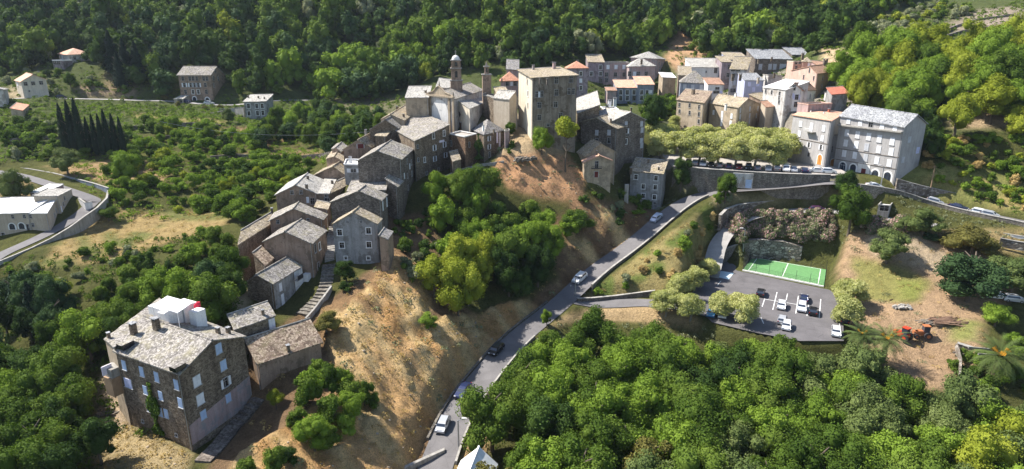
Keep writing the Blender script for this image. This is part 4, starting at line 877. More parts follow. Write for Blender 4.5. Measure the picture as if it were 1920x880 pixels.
house('village_house', 'mauve walled house with pale tan roof tucked behind the narrow tall house', H, (1372, 116.5), 258, (1354, 116.5, 258), w=9, roof='shed', hi='FC', rise=2, wall='mauve', rmat='warm_roof', over=.3, ws=WS, win={'AB': 'd 1367,126 1365,141'})
house('village_house', 'house with broad tan roof rising over the narrow tall house, top of the upper village', H, (1405, 112.5), 262, (1368, 112, 262), w=11, roof='shed', hi='FC', rise=2.6, wall='lavender', rmat='warm_roof', over=.35, ws=WS, win={'AB': 'd:1.4x1 1377,115.5 1392,115.5'}, ch=((1402, 108, .8),))
house('village_house', 'plain lavender walled house with grey roof in the middle of the upper village', H, (1432, 151), 232, (1397, 151, 232), w=8, roof='shed', hi='FC', rise=2.1, wall='lavender', rmat='grey_roof', over=.25, ws=WS, win={'AB': 'L 1405,158 1421,158 1413,168'}, ch=((1423, 139, 1.0, 'sandwall'),))
house('village_house', 'low pale terrace house right of the lavender house', H, (1467, 143), 246, (1441, 141, 246), w=6, roof='flat', wall='palewall', rmat='paving', over=.2, ch=((1452, 141, .9),))
house('village_house', 'large dark grey house with bluish slate roof and five pale windows in a row', H, (1485, 111), 270, (1417, 110, 270), w=12, roof='shed', hi='FC', rise=3.6, wall='darkstone', rmat='grey_roof', over=.35, ws=(1.4, 2.3), win={'AB': 'g 1425.6,125.6 1443.8,125.6 1452.5,125.6 1465,125.6 1470.6,125.6'}, ch=((1449, 94, .8), (1424, 96, .7)))
house('village_house', 'smaller slate roofed block at the right end of the large dark grey house', H, (1521, 103), 275, (1486, 102.6, 275), w=11, roof='shed', hi='FC', rise=2.8, wall='darkstone', rmat='grey_roof', over=.35, ws=WS, win={'AB': 'g 1500,108'}, ch=((1507, 90, 1.1),))
house('village_house', 'peach pink gabled house with red tiled roof at the right of the upper village', H, (1532.5, 138), 225, (1484, 132, 243), C=(1563, 134, 236), roof='gable', gw='AB', apex=(1519, 124.5), wall='pink', rmat='rust_tiles', over=.35, ws=(.9, 1.5), win={'AB': 'd 1507,145 1526,147 1518,132', 'BC': 'd 1542.5,147 1555.6,146 1541,161|d:1.4x1.6 1554,158'})
house('village_house', 'small cream pink box with two dark windows above the peach pink gable', H, (1503.5, 116), 244, (1488, 115.5, 244), w=6, roof='flat', wall='pink', rmat='paving', deck='cream', over=.2, ws=(.9, 1.3), win={'AB': 'd 1493,117.5 1499.5,117|d 1493,127'})
house('village_house', 'small peach house with pale hipped roof behind the peach pink gable', H, (1522, 117), 241, (1505, 116, 242), w=7, roof='hip', rise=1.6, wall='pink', rmat='warm_roof', over=.3, ws=(.9, 1.4), win={'AB': 's 1517,121'})
house('village_house', 'low red roofed house with dark roof box behind the peach pink house', H, (1561, 125), 245, (1535, 123, 245), w=8, roof='shed', hi='FC', rise=1.5, wall='rose', rmat='rust_tiles', over=.3, ch=((1548, 114, 1.8, 'darkstone'),))
house('village_house', 'pale house with white metal roof and clothes lines, front left of the peach house', H, (1474.5, 168.3), 208, (1432, 163, 220), w=8, roof='shed', hi='FC', rise=2.4, wall='palewall', rmat='white_sheet', over=.3, ws=(.9, 1.4), win={'AB': 'd 1436,171 1447,173.5 1462,176 1461,191 1461,184'})
house('village_house', 'white gabled house with red brown side roof and five dark windows', H, (1503.8, 169), 208, (1475.5, 168, 209), C=(1530, 168, 222), roof='gable', gw='AB', apex=(1490, 156), wall='whitewall', rmat='rust_tiles', over=.3, ws=(1.0, 1.6), win={'AB': 'd 1488.8,165|p 1481.9,179.5 1493.8,182.5|d 1478.8,194 1491.9,196', 'BC': 'd 1519,181 1526.5,181'})
sh, cs_, _ = house('open_shed', 'red roofed open shed on white posts beside the white gabled house', 'shed', (1561, 177.5), 205, (1551, 167, 213), C=(1590, 175, 206), roof='shed', hi='AF', rise=.3, wall='greyrender', rmat='red_tiles', over=.4)
house('outhouse', 'long low wall building with pink coping behind the grey hotel', 'annex', (1560, 194), 198, (1516, 196, 196), w=5, roof='flat', wall='rose', rmat='paving', deck='pink', over=.1, ch=((1549, 180, 1.2, 'whitewall'),))
# --- the two grey hotels
hN, cN, _ = house('hotel', 'grey four storey hotel with peach flat roof, balcony and orange arched doors', 'hotel', (1558.8, 226), 180, (1487.5, 215.5), C=(1584, 211.5), roof='hip', rise=.7, wall='hotelgrey', rmat='peach_tiles', over=.45, z0=31,
  win={'AB': 's:1.1x1.7 1501.5,232.5 1544.6,241 1499,251 1542,259.5|s:1.2x2.6 1521.4,239|o:.75x1.5 1497.6,267.5 1517,272 1539.7,276.5|a:1.2x1.5 1496,283|d:1x1.3 1516,290|O:1.6x2.9 1537,299', 'BC': 'd:1x1.3 1575,232'}, ch=((1528, 203, 1.0, 'whitewall'), (1534, 204, 1.0, 'whitewall'), (1554, 209, .8, 'red_tiles'), (1520, 210, .5, 'whitewall'), (1545, 213, .5, 'whitewall')))
a, b, c, f = cN; e = (b-a); e.z = 0; e.normalize(); n = Vector((e.y, -e.x, 0)); n = n if n.y < 0 else -n
q = PD(1521.4, 246.5, 187.5); u_, z_ = ray_wall(1521.4, 247, a, b); q = a+e*u_; q.z = z_
extra(hN, 'balcony', ('concrete', 'frame_white'), lambda m: (m.box(q+n*.7, (3.6, 1.4, .18), e, n), m.box(q+n*1.35+UP*.95, (3.6, .08, .08), e, n, mi=1), [m.box(q+n*1.35+UP*.5+e*(k*.3-1.75), (.06, .06, .9), e, n, mi=1) for k in range(12)]))
def strings(m, a, b, n, pxy, hh=.16, pr=.12):
    for x, y in pxy:
        u, z = ray_wall(x, y, a, b); L = (b-a).xy.length; ee = (b-a); ee.z = 0; ee.normalize(); cc_ = a+ee*L/2; cc_.z = z; m.box(cc_+n*pr/2, (L+.1, pr, hh), ee, n)
extra(hN, 'string_course', 'darkstone', lambda m: strings(m, a, b, n, ((1520, 264.5),)))
house('link_building', 'narrow link with a large orange arched door between the two grey hotels', 'building', (1575, 255), 189, (1552, 252, 189), w=5, roof='flat', wall='hotelgrey', rmat='concrete', over=.1, z0=30, win={'AB': 'd:.7x1.8 1560.5,262 1559.5,280|O:1.7x2.7 1562,306'})
hO, cO, _ = house('hotel', 'larger grey hotel with blue slate roof, rows of white shutters and white arched shopfronts', 'hotel', (1695.6, 237), 170, (1576.7, 216.5, 185), C=(1737, 231.5, 173.5), roof='gable', gw='BC', apex=(1718.7, 215.5), wall='hotelgrey', rmat='grey_roof', over=.4, z0=30, ws=(1.25, 2.0),
  win={'AB': 's:1.1x1.3 1591,228 1678,242 1613,232 1654,237.5|d:1.2x1.4 1632.8,234|s 1588,249.5 1608,253 1629,256.5 1649,260.5 1673,265.5 1585.8,268.5 1605.7,272 1647.6,280.5 1671,285 1583,288 1602.8,291.5 1644,301 1667.5,306|g 1625,276 1623,296|A:1.7x2.6 1580,312|a:1.7x2.5 1599.5,315.5|R:1.3x2.5 1618.6,324|a:1.8x3.0 1640.5,328|a:1.9x2.7 1663.7,331',
  'BC': 'L:1.3x1.8 1720.7,282|g:1.2x1.6 1692.7,300 1705,262'})
a, b, c, f = cO; e = (b-a); e.z = 0; e.normalize(); n = Vector((e.y, -e.x, 0)); n = n if n.x < 0 else -n
extra(hO, 'cornice', 'concrete', lambda m: strings(m, a, b, n, ((1633, 241),), .35, 1.1))
extra(hO, 'string_course', 'darkstone', lambda m: strings(m, a, b, n, ((1628, 287), (1612, 306))))
def shopwhite(m):
    u, z = ray_wall(1618.6, 321, a, b); cc_ = a+e*u; cc_.z = z; m.box(cc_+n*.03, (3.6, .06, 4.6), e, n)
extra(hO, 'shopfront_render', 'whitewall', shopwhite)
# --- west side: winery like group with white roofs
house('farm_building', 'cream building with white roof and two dark arched windows, lower left', 'building', (54, 399), 153, (-50, 402, 153), w=9, roof='shed', hi='FC', rise=1.8, wall='sandwall', rmat='white_sheet', over=.15, win={'AB': 'a:1.3x1.5 22.7,424.5 40.5,423.5|d:.7x2 53,428|d:.6x.9 24,406.5 46,406|d:.8x1.4 6.5,442'})
house('farm_building', 'cream building with small white roof, right of the one with arched windows', 'building', (88, 400), 152.5, (54.6, 400.3, 153), C=(106, 386, 161), roof='shed', hi='FC', rise=1.6, wall='sandwall', rmat='white_sheet', over=.15, win={'AB': 'd:.6x.9 57.5,406 62,422', 'BC': 'd:.8x1 105,395 102,404'})
house('farm_building', 'cream building with grey white roof and pipes, upper right of the white roofed group', 'building', (108.6, 368), 160, (64, 374, 158), C=(134, 355, 168), roof='shed', hi='AF', rise=.9, wall='sandwall', rmat='pale_roof', over=.15, win={'BC': 'd:.8x1 121,372 119,383|s:.5x1.5 115,392'})
house('farm_building', 'low flat roofed annex at the back of the white roofed group', 'building', (82, 362), 166, (56, 361, 167), w=6, roof='shed', hi='FC', rise=1.0, wall='rose', rmat='white_sheet', over=.1)
house('farm_building', 'low stepped white annex between the grey white roof and the olive tree', 'building', (72, 372), 162, (58, 375, 160), w=4, roof='flat', wall='sandwall', rmat='white_sheet', over=.1)
# --- hillside houses far left
house('villa', 'white villa with faded terracotta roof and chimney above the far road', H, (39, 153), 255, (28, 150, 260), C=(86, 148.5, 262), roof='gable', gw='BC', apex=(61, 140), wall='cream', rmat='peach_tiles', over=.4, win={'BC': 'd:1.3x1.4 48,157.5 62,156.5 77,155.5|d:.6x.6 55,171', 'AB': 's:1.2x1.6 33,158'}, ch=((73, 139, 1.2, 'cream'),))
house('villa', 'pale villa with hipped terracotta roof higher on the wooded slope', H, (127, 103), 290, (110, 101, 296), C=(170, 101, 296), roof='hip', rise=2.4, wall='palewall', rmat='peach_tiles', over=.5, win={'AB': 's:1.6x2 117,108', 'BC': 'd:1x1.4 140,109 158,108'})
house('outhouse', 'open timber loggia in front of the pale villa with hipped roof', 'loggia', (118, 114), 283, (98, 113, 283), w=6, roof='flat', wall='mauve', rmat='paving', deck='whitepaint', over=.2, win={'AB': 'd:1.6x1.6 103,118 110,118'})
house('outhouse', 'small shed with red tiled roof below the far road', 'shed', (42, 207.5), 235, (20, 206, 236), C=(54, 197, 245), roof='shed', hi='AF', rise=.5, wall='tan', rmat='orange_tiles', over=.3)
house('villa', 'pink grey house cut by the left edge of the photo, with iron balcony', H, (6, 168), 244, (-25, 162, 244), C=(15, 172, 252), roof='shed', hi='FC', rise=1, wall='palewall', rmat='pale_roof', over=.4, win={'BC': 'd:1x1.4 10,180|d:1x1.4 9,192', 'AB': 'd:1x1.5 -4,184'})
house('mansion', 'grey brown four storey mansion with pale slab roof standing alone by the far road', H, (394, 140.5), 275, (333.5, 140.5, 275), C=(427, 147, 292), roof='gable', gw='BC', apex=(405, 125), wall='pinkbrown', rmat='stone_roof', over=.5, ws=(1.1, 1.8),
  win={'AB': 'd 343,147.7 356,147.7 362,147.7 369,147.7 382,147.7 388,147.7|o 346,159.8 358,159.8 365,159.8 372,159.8|d 385,159.8 348,172.5|f 362,172.5 372,172.5|d 387,172.5|a:1.6x2.4 350,188 389,188|a:1.4x2.6 365,187', 'BC': 'd 403,133 400,147 409,148 401,160'}, ch=((346, 135, .9), (386, 133, .9), (376, 122, 1.8, 'palewall')))
house('outhouse', 'cream garage with pale roof at the left foot of the lone mansion', 'garage', (342, 186), 272, (326, 186, 272), w=7, roof='shed', hi='FC', rise=1.2, wall='sandwall', rmat='pale_roof', over=.2, win={'AB': 'd:2x1.8 337,189'})
house('village_house', 'grey three storey house with bright roof below the far road, right of the lone mansion', H, (498.5, 190), 255, (457, 191, 255), w=8, roof='shed', hi='FC', rise=2.0, wall='greyrender', rmat='pale_roof', over=.35, ws=(1.2, 1.8), win={'AB': 'f 466,199 481.5,199 491.7,199|f 467,213 483,212.5 493,212|d 468,226 493,225'}, ch=((466, 187, .7), (485, 187, .7), (495, 179, .6)))
house('garden_shelter', 'small white shelter with arched mouth among the bushes left of the ridge', 'shelter', (662, 260), 205, (641, 260, 205), w=3, roof='gable', gw='AB', rise=1, wall='whitepaint', rmat='white_sheet', over=.2, win={'AB': 'a:1.9x1.9 652,265.5'})
house('roadside_hut', 'hut with ribbed white metal roof beside the road at the bottom edge', 'hut', (914, 915), 90.5, (848, 908, 91.5), w=5.5, roof='gable', gw='AB', apex=(880, 884), wall='whitewall', rmat='white_metal', over=.3)
house('kiosk', 'small grey kiosk with white flat roof and glazed front under the upper road wall', 'kiosk', (1668, 386), 163, (1647, 384, 164), C=(1674, 380, 167), roof='flat', wall='concrete', rmat='white_sheet', deck='concrete', over=.3, win={'AB': 'd:2x1.4 1658,391', 'BC': 'D:1x1.8 1672,391'})
# ---------------------------------------------------------------- walls, fences, poles and other fixed things
def wall_line(name, label, pts, mat, th=.5, depth=4.0, cat='wall', cap=True, group=None, sub=2.5):
    """free standing or retaining wall; pts are points of its top edge"""
    L = []
    for a, b in zip(pts[:-1], pts[1:]):
        k = max(1, int((b-a).length/sub)); L += [a.lerp(b, i/k) for i in range(k)]
    L.append(pts[-1]); mb = MB(); cp = MB(); prev = None
    for i, p in enumerate(L):
        a = L[max(0, i-1)]; b = L[min(len(L)-1, i+1)]; d = Vector((b.x-a.x, b.y-a.y, 0)).normalized(); n = Vector((d.y, -d.x, 0))*th/2
        q = [p-n, p+n, p+n-UP*depth, p-n-UP*depth]; c = [p-n*1.25+UP*.01, p+n*1.25+UP*.01, p+n*1.25+UP*.13, p-n*1.25+UP*.13]
        if prev:
            mb.add(prev[0]+q, [(0, 1, 5, 4), (1, 2, 6, 5), (3, 0, 4, 7)]); cp.add(prev[1]+c, [(0, 1, 5, 4), (1, 2, 6, 5), (2, 3, 7, 6), (3, 0, 4, 7)])
        else: mb.add(q, [(0, 1, 2, 3)])
        prev = (q, c)
    mb.add(prev[0], [(0, 1, 2, 3)])
    c0 = L[len(L)//2]; root = empty(name, (c0.x, c0.y, c0.z-depth)); tag(root, label, cat, group)
    mb.build('masonry', M[mat], root, root.location)
    if cap: cp.build('coping', M['concrete'], root, root.location)
    return root
def pz(txt, z=None, dz=0):
    out = []
    for t in txt.split(';'):
        v = list(map(float, t.split())); out.append(PD(*v) if z is None else PZ(v[0], v[1], z))
    return [p+UP*dz for p in out]
wall_line('retaining_wall', 'long dark stone retaining wall below the plaza and its row of parked cars', pz('1262 312;1282 313.5;1330 317.5;1376 320.5;1430 324;1472 326;1520 327.5;1557 328', 35.1), 'greystone', .6, 7)
def off_line(line, off, dz, i0=0, i1=None):
    L = line[i0:i1]; out = []
    for i, p in enumerate(L):
        a = L[max(0, i-1)]; b = L[min(len(L)-1, i+1)]; d = Vector((b.x-a.x, b.y-a.y, 0)).normalized(); out.append(p+Vector((d.y, -d.x, 0))*off+UP*dz)
    return out
def by_px(line, x0, x1): return [p for p in line if x0 <= proj(p.x, p.y, p.z)[0] <= x1]
lowr = off_line(LOW, 3.0, .55); lowl = off_line(LOW, -3.0, .4)
def seg(line, x0, x1, lo=True):
    o = []
    for p in line:
        x, y, d = proj(p.x, p.y, p.z)
        if x0 <= x <= x1: o.append(p)
    return o
wall_line('parapet_wall', 'low stone parapet on the outer edge of the road climbing past the grey house', seg(lowr, 1105, 1335), 'greystone', .4, 2.0)
wall_line('parapet_wall', 'low stone kerb wall along the bare cliff foot from the bottom edge to the junction', [p for p in seg(lowl, 800, 1030) if proj(p.x, p.y, p.z)[1] < 860], 'greystone', .4, 1.6, cap=False)
wall_line('parapet_wall', 'pale kerb wall between the lower road and the wood', [p for p in seg(lowr, 850, 1010) if proj(p.x, p.y, p.z)[1] > 600], 'concrete', .35, 1.2, cap=False)
wall_line('parapet_wall', 'dark low wall between the junction and the car park lane', [G(x, y)+UP*.8 for x, y in ((1082, 566), (1110, 565), (1150, 561), (1190, 556), (1228, 551))], 'darkstone', .5, 2.2)
wall_line('retaining_wall', 'high stone wall carrying the upper road past the kiosk to the right edge', off_line(LOW, 3.05, .75)[:0] or [p for p in seg(off_line(LOW, 3.05, .8), 1612, 1990)], 'greystone', .6, 6)
wall_line('retaining_wall', 'rough stone wall above the upper road, holding the scrubby slope', pz('1682 335 172;1700 341 172;1730 349 172;1767 357 171;1810 366 169;1850 376 167;1907 391 163'), 'rubble', .7, 5)
wall_line('retaining_wall', 'curved rubble wall behind the sunken lane with the purple car', pz('1350 404 171.5;1362 392 174;1385 384 176;1420 379 177;1470 374.5 177.2;1530 374 176.5;1570 380 173'), 'rubble', .7, 4.5)
wall_line('retaining_wall', 'dark wall dropping from the lane to the corner of the games court', pz('1350 474 168;1366 464 170;1385 458 170;1400 457 170'), 'greystone', .5, 7)
wall_line('boulder_wall', 'bank of large piled boulders behind the green games court', pz('1398 450 171;1430 448 171.5;1470 452 170;1505 462 168'), 'boulders', 1.6, 8, cap=False)
wall_line('retaining_wall', 'curved pale smooth wall around the white roofed group', pz('-30 308 200;20 312 196;60 318 192;100 325 187;140 335 182;175 344 177;203 353 172'), 'bluerender', .4, 3.4)
wall_line('parapet_wall', 'long low white wall on the meadow side of the white roofed group', pz('-20 498 138;20 482 141;60 465 145;95 448 148;130 427 152;160 405 157;182 390 161;200 372 167;203 358 172'), 'concrete', .4, 3.0)
wall_line('garden_wall', 'short white curved wall stub on the forecourt of the white roofed group', pz('148 372 166;160 381 163;172 378 164'), 'whitewall', .4, 3)
wall_line('garden_wall', 'pale wall between the far road and the grey three storey house', pz('397 206 268;440 203 262;457 201 258'), 'concrete', .5, 4)
wall_line('garden_wall', 'stone wall slanting under the two clipped trees by the lone mansion', pz('381 215 262;400 212 262;418 208 264'), 'sandwall', .5, 3)
wall_line('garden_wall', 'small white wall beside the palm with orange fruit', pz('1795 640 123;1803 668 119;1801 700 115', dz=-.5), 'rubble', .35, 1.0, cap=False)
wall_line('garden_wall', 'grey block wall just above left of the large palm', pz('1796 640 125.5;1824 649 124', dz=-.4), 'greystone', .8, 1.6)
wall_line('garden_wall', 'pale wall by the lane at the far right under the upper road', pz('1878 437 154.5;1900 441 153;1940 447 151'), 'whitewall', .4, 2.6)
wall_line('garden_wall', 'lower pale wall of the terraced garden right of the bronze green tree', pz('1876 447 150;1900 452 149;1940 458 147'), 'rubble', .4, 2.0)
wall_line('garden_wall', 'dry stone terrace wall on the bare strip left of the ridge', pz('500 294 210;540 292 212;620 284 216'), 'rubble', .5, 2)
wall_line('garden_wall', 'long terrace wall edging the far meadow near the cypresses', pz('110 292 203;190 291 203;235 292 202'), 'rubble', .5, 1.5)
for q, lb in (('1750 70 292;1790 52 300;1830 40 305;1900 30 310', 'upper dry stone terrace at the top right corner of the hillside'), ('1740 80 280;1800 62 288;1850 55 292;1915 48 298', 'lower dry stone terrace at the top right corner of the hillside')):
    wall_line('terrace_wall', lb, [G(*map(float, t.split()[:2]))+UP*1.0 for t in q.split(';')], 'rubble', .8, 3, cap=False)
for q, lb in (('245 243;300 238;360 236;415 240', 'dry stone terrace wall below the far road bank'), ('300 262;350 258;410 262', 'short mossy terrace wall in the scrub left of the ridge'), ('20 268;70 262;125 260', 'terrace wall at the foot of the gardens by the cypresses'), ('395 300;440 296;490 298', 'broken terrace wall in the middle of the scrub'), ('560 300;600 296;628 290', 'terrace wall climbing to the rim of the ridge')):
    wall_line('terrace_wall', lb, [G(*map(float, t.split()))+UP*1.3 for t in q.split(';')], 'rubble', .5, 2.2, cap=False)
# lane with steps climbing through the village
def steps(name, label, px, width, n, mat='greystone'):
    P_ = [G(*q) for q in px]; mb = MB(); L = []
    for a_, b_ in zip(P_[:-1], P_[1:]):
        k = max(1, int((b_-a_).length/.9)); L += [a_.lerp(b_, i/k) for i in range(k)]
    L.append(P_[-1])
    for i in range(len(L)-1):
        d = L[i+1]-L[i]; l = d.xy.length; d.z = 0; d.normalize(); mb.box((L[i]+L[i+1])/2+UP*(-.35+.02*(i % 2)), (width, l+.05, 1.4), Vector((d.y, -d.x, 0)), d)
    r = empty(name, L[0]); tag(r, label, 'steps'); mb.build('treads', M[mat], r, r.location); return r
steps('stone_steps', 'grey stone stepped lane climbing between the balcony house and the pale grey house', [(566, 592), (585, 575), (603, 556), (612, 535), (615, 515), (617, 497)], 2.6, 30)
steps('stone_steps', 'paved ramp along the right side wall of the largest house', [(380, 868), (410, 838), (440, 800), (468, 770), (486, 748)], 2.4, 20, 'darkstone')
steps('stone_path', 'pale concrete path in the sun between the pale grey house and its neighbour', [(618, 490), (620, 455), (625, 430), (632, 410)], 2.0, 12, 'concrete')
wall_line('parapet_wall', 'narrow pale wall edging the stepped lane above the landslide', [G(x, y)+UP*.9 for x, y in ((574, 606), (590, 588), (607, 566), (622, 545))], 'concrete', .3, 2.2)
wall_line('parapet_wall', 'pale kerb of the terrace street below the church', [G(x, y)+UP*.5 for x, y in ((828, 338), (860, 322), (900, 312), (945, 306))], 'concrete', .4, 2)
# games court: fence, markings
cz_ = ZL+.3; CQ = [PZ(x, y, cz_) for x, y in ((1393, 506), (1411, 482.5), (1549, 506), (1545, 536.5))]
mb = MB(); mb.poly([p+UP*.06 for p in CQ]); court = empty('games_court', CQ[0]); tag(court, 'fenced bright green games court with white lines at the corner of the car park', 'games court')
mb.build('surface', M['court_green'], court, court.location)
mb = MB(); pc_ = lambda u, v: (CQ[0]*(1-u)+CQ[3]*u)*(1-v)+(CQ[1]*(1-u)+CQ[2]*u)*v+UP*.07
for (u0, v0), (u1, v1) in (((.5, .02), (.5, .98)), ((.93, .03), (.93, .97)), ((.07, .03), (.07, .97)), ((.07, .03), (.93, .03)), ((.07, .97), (.93, .97))):
    a = pc_(u0, v0); b = pc_(u1, v1); d = (b-a).normalized(); n = Vector((d.y, -d.x, 0))*.07; mb.quad(a-n, a+n, b+n, b-n)
mb.build('line_markings', M['line_white'], court, court.location)
mb = MB(); nt_ = MB()
for a, b in zip(CQ, CQ[1:]+CQ[:1]):
    L = (b-a).length; k = int(L/3.2)
    for i in range(k+1):
        p = a.lerp(b, i/k); mb.tube(p, p+UP*2.6, .045, n=5)
    for h in (.1, .5, .9, 1.3): mb.tube(a+UP*h, b+UP*h, .025, n=4)
    for i in range(int(L/.4)): p = a.lerp(b, (i+.5)*.4/L); nt_.tube(p+UP*.05, p+UP*1.3, .012, n=3, caps=False)
mb.build('fence_frame', M['iron'], court, court.location); nt_.build('fence_mesh', M['iron'], court, court.location)
mb = MB(); a, b = CQ[0], CQ[3]
d = (b-a).normalized(); n = Vector((d.y, -d.x, 0))
mb.box((a+b)/2+n*.35+UP*-.05, ((b-a).length, .35, .35), d, n); mb.build('kerb', M['whitewall'], court, court.location)
mb = MB(); a, b = CQ[0], CQ[1]; d = (b-a).normalized()
for i in range(8): p = a.lerp(b, i/7); mb.tube(p, p+UP*4, .05, n=5)
for i in range(9): mb.tube(a+UP*(.4*i+.4), b+UP*(.4*i+.4), .02, n=4)
mb.build('goal_fence', M['iron'], court, court.location)
# poles and lamps
def pole(label, px, py, h, name='utility_pole', mat='timber', arm=0, cat='pole'):
    p = G(px, py); r = empty(name, p); tag(r, label, cat); m = MB(); m.tube(p-UP*.5, p+UP*h, .17, .11, n=7); m.build('pole', M[mat], r, p)
    if arm:
        m = MB(); m.tube(p+UP*(h-.1), p+Vector((arm, .2, h+.25)), .06, .05, n=5); m.build('arm', M[mat], r, p)
        m = MB(); m.box(p+Vector((arm*1.15, .2, h+.25)), (.8, .3, .15)); m.build('lamp_head', M['frame_white'], r, p)
    else:
        m = MB(); m.box(p+UP*(h-.4), (1.2, .1, .1)); m.build('crossarm', M[mat], r, p)
    return p, h
pole('leaning timber utility pole on the slope right of the larger hotel', 1742, 368, 8.5)
pole('street lamp on a thin grey pole at the road junction', 1078, 562, 5.5, 'street_lamp', 'zinc', 1.0, 'street lamp')
pole('street lamp with curved arm at the front corner of the larger hotel', 1651, 352, 6, 'street_lamp', 'zinc', -1.0, 'street lamp')
pole('street lamp on the kerb of the lower road near the bottom edge', 860, 838, 5, 'street_lamp', 'zinc', .9, 'street lamp')
pole('grey post in front of the dark plaza wall', 1353, 352, 4.5, 'utility_pole', 'zinc')
pole('short lamp above the corner of the games court', 1393, 470, 6, 'street_lamp', 'zinc', -.8, 'street lamp')
# cable across the valley on the left
mb = MB(); a = PD(300, 228, 235); b = PD(712, 245, 190)
pr = None
for i in range(25):
    t = i/24; p = a.lerp(b, t)-UP*(4*t*(1-t)*3)
    if pr: mb.tube(pr, p, .04, n=4, caps=False)
    pr = p
tag(mb.build('cable', M['zinc']), 'thin overhead cable sagging across the scrub left of the ridge', 'cable')
# ivy on walls
def ivy(label, pts, rx, rz, nrm):
    tp = []
    for x, y, d in pts: tp.append(PD(x, y, d))
    return tp
# excavator and red machine in the field
def tractor(label, px, py, col, rz, bucket=True):
    p = G(px, py); r = empty('tractor', p, rz); tag(r, label, 'tractor'); m = MB()
    m.box((0, 0, 1.15), (2.6, 1.1, .8)); m.box((1.2, 0, 1.2), (1.0, .9, .7)); m.box((.2, 0, 1.6), (1.2, 1.0, .2)); m.build('body', M[col], r)
    m = MB(); m.box((-.6, 0, 2.15), (1.1, 1.15, 1.2)); m.build('cab', M['pane_blue'], r); m = MB(); m.box((-.6, 0, 2.8), (1.3, 1.3, .12)); m.build('cab_roof', M[col], r)
    for x, y, rr in ((-.9, .8, .8), (-.9, -.8, .8), (1.2, .7, .5), (1.2, -.7, .5)):
        m = MB(); m.tube((x, y-.2, rr), (x, y+.2, rr), rr, n=14); m.tube((x, y-.22, rr), (x, y+.22, rr), rr*.45, n=10, mi=1); m.build('wheel', [M['iron'], M[col]], r)
    if bucket:
        m = MB(); m.tube((1.4, .5, 1.2), (2.9, .5, .7), .09, n=5); m.tube((1.4, -.5, 1.2), (2.9, -.5, .7), .09, n=5); m.box((3.1, 0, .5), (.6, 1.9, .8)); m.build('loader', M['rust_metal'], r)
plain('tractor_orange', (.36, .13, .05), .7); plain('tractor_red', (.5, .05, .02), .5); plain('rust_metal', (.24, .15, .1), .8)
tractor('orange loader tractor working in the bare field between the palms', 1727, 634, 'tractor_orange', R(170))
tractor('small red tractor half hidden by the twin palms', 1690, 636, 'tractor_red', R(120), False)
# piles of timber and stone in the field
def pile(name, label, px, py, n, mat, s, flat_=False):
    n = int(n*1.6); p = G(px, py); rr = random.Random(int(px)); m = MB()
    for i in range(n):
        c = p+Vector((rr.uniform(-2.2, 2.2)*s, rr.uniform(-1.2, 1.2)*s, rr.uniform(0, .5)*s)); t = rr.uniform(-.5, .5)
        if flat_: m.tube(c, c+Vector((math.cos(t)*2.2*s, math.sin(t)*2.2*s, rr.uniform(-.1, .3))), .1*s, n=5)
        else: m.box(c, (rr.uniform(.3, .8)*s, rr.uniform(.3, .6)*s, rr.uniform(.2, .5)*s), (math.cos(t), math.sin(t), .2), (-math.sin(t), math.cos(t), 0))
    tag(m.build(name, M[mat]), label, 'pile')
pile('timber_pile', 'pile of pale logs lying in the bare field above the orange tractor', 1740, 605, 26, 'bark_pale', 1.0, True)
pile('brush_pile', 'heap of reddish brown brushwood right of the pale logs', 1765, 604, 60, 'rust_metal', 1.1, True)
pile('timber_pile', 'two long dark poles lying across the dry field', 1657, 566, 3, 'wood_brown', 1.3, True)
pile('rubble_pile', 'scatter of pale rubble in the middle of the dry field', 1690, 577, 30, 'concrete', .8)
pile('rubble_pile', 'jumble of stones and debris beside the grey block wall', 1805, 665, 30, 'rubble', .8)
pile('rubble_pile', 'loose stones on the bare ground left of the largest house', 205, 775, 26, 'rubble', .8)
pile('rubble_pile', 'broken rock on the orange earth below the tower house', 985, 300, 40, 'rubble', 1.4)
# slumped retaining slab at the lower road edge
mb = MB(); a, b, c, d = G(760, 878), G(818, 862), G(800, 850), G(775, 868)
mb.box(G(797, 868)+UP*.3, (8, .7, 1.3), (G(818, 858)-G(770, 880)).normalized()); tag(mb.build('kerb_slab', M['concrete']), 'angled concrete slab where the cliff foot meets the road, bottom edge', 'slab')
mb = MB()
for dy in (0, .9): mb.box(PD(1857, 668, 119)+UP*.2+Vector((0, dy*3, 0)), (4, .2, .4), (1, -.25, 0))
tag(mb.build('raised_bed', M['concrete']), 'pale concrete edging of a garden bed under the palm with orange fruit', 'edging')

# rendered panel with a blue door in the plaza wall
mb = MB(); a = PZ(1375, 323, 34.9); b = PZ(1413, 325, 34.9); d = (b-a); d.z = 0; Lp = d.length; d.normalize(); n = Vector((d.y, -d.x, 0)); n = n if n.y < 0 else -n
r0 = empty('wall_store', a-UP*4); tag(r0, 'pale rendered store front with a blue door set in the dark plaza wall', 'store front')
mb.box((a+b)/2+n*.45-UP*2.2, (Lp, .3, 4.2), d, n); mb.build('render_panel', M['palewall'], r0, r0.location); mb = MB(); mb.box(a+d*Lp*.8+n*.62-UP*3.0, (1.6, .08, 2.4), d, n); mb.build('door', M['shutter_blue'], r0, r0.location)
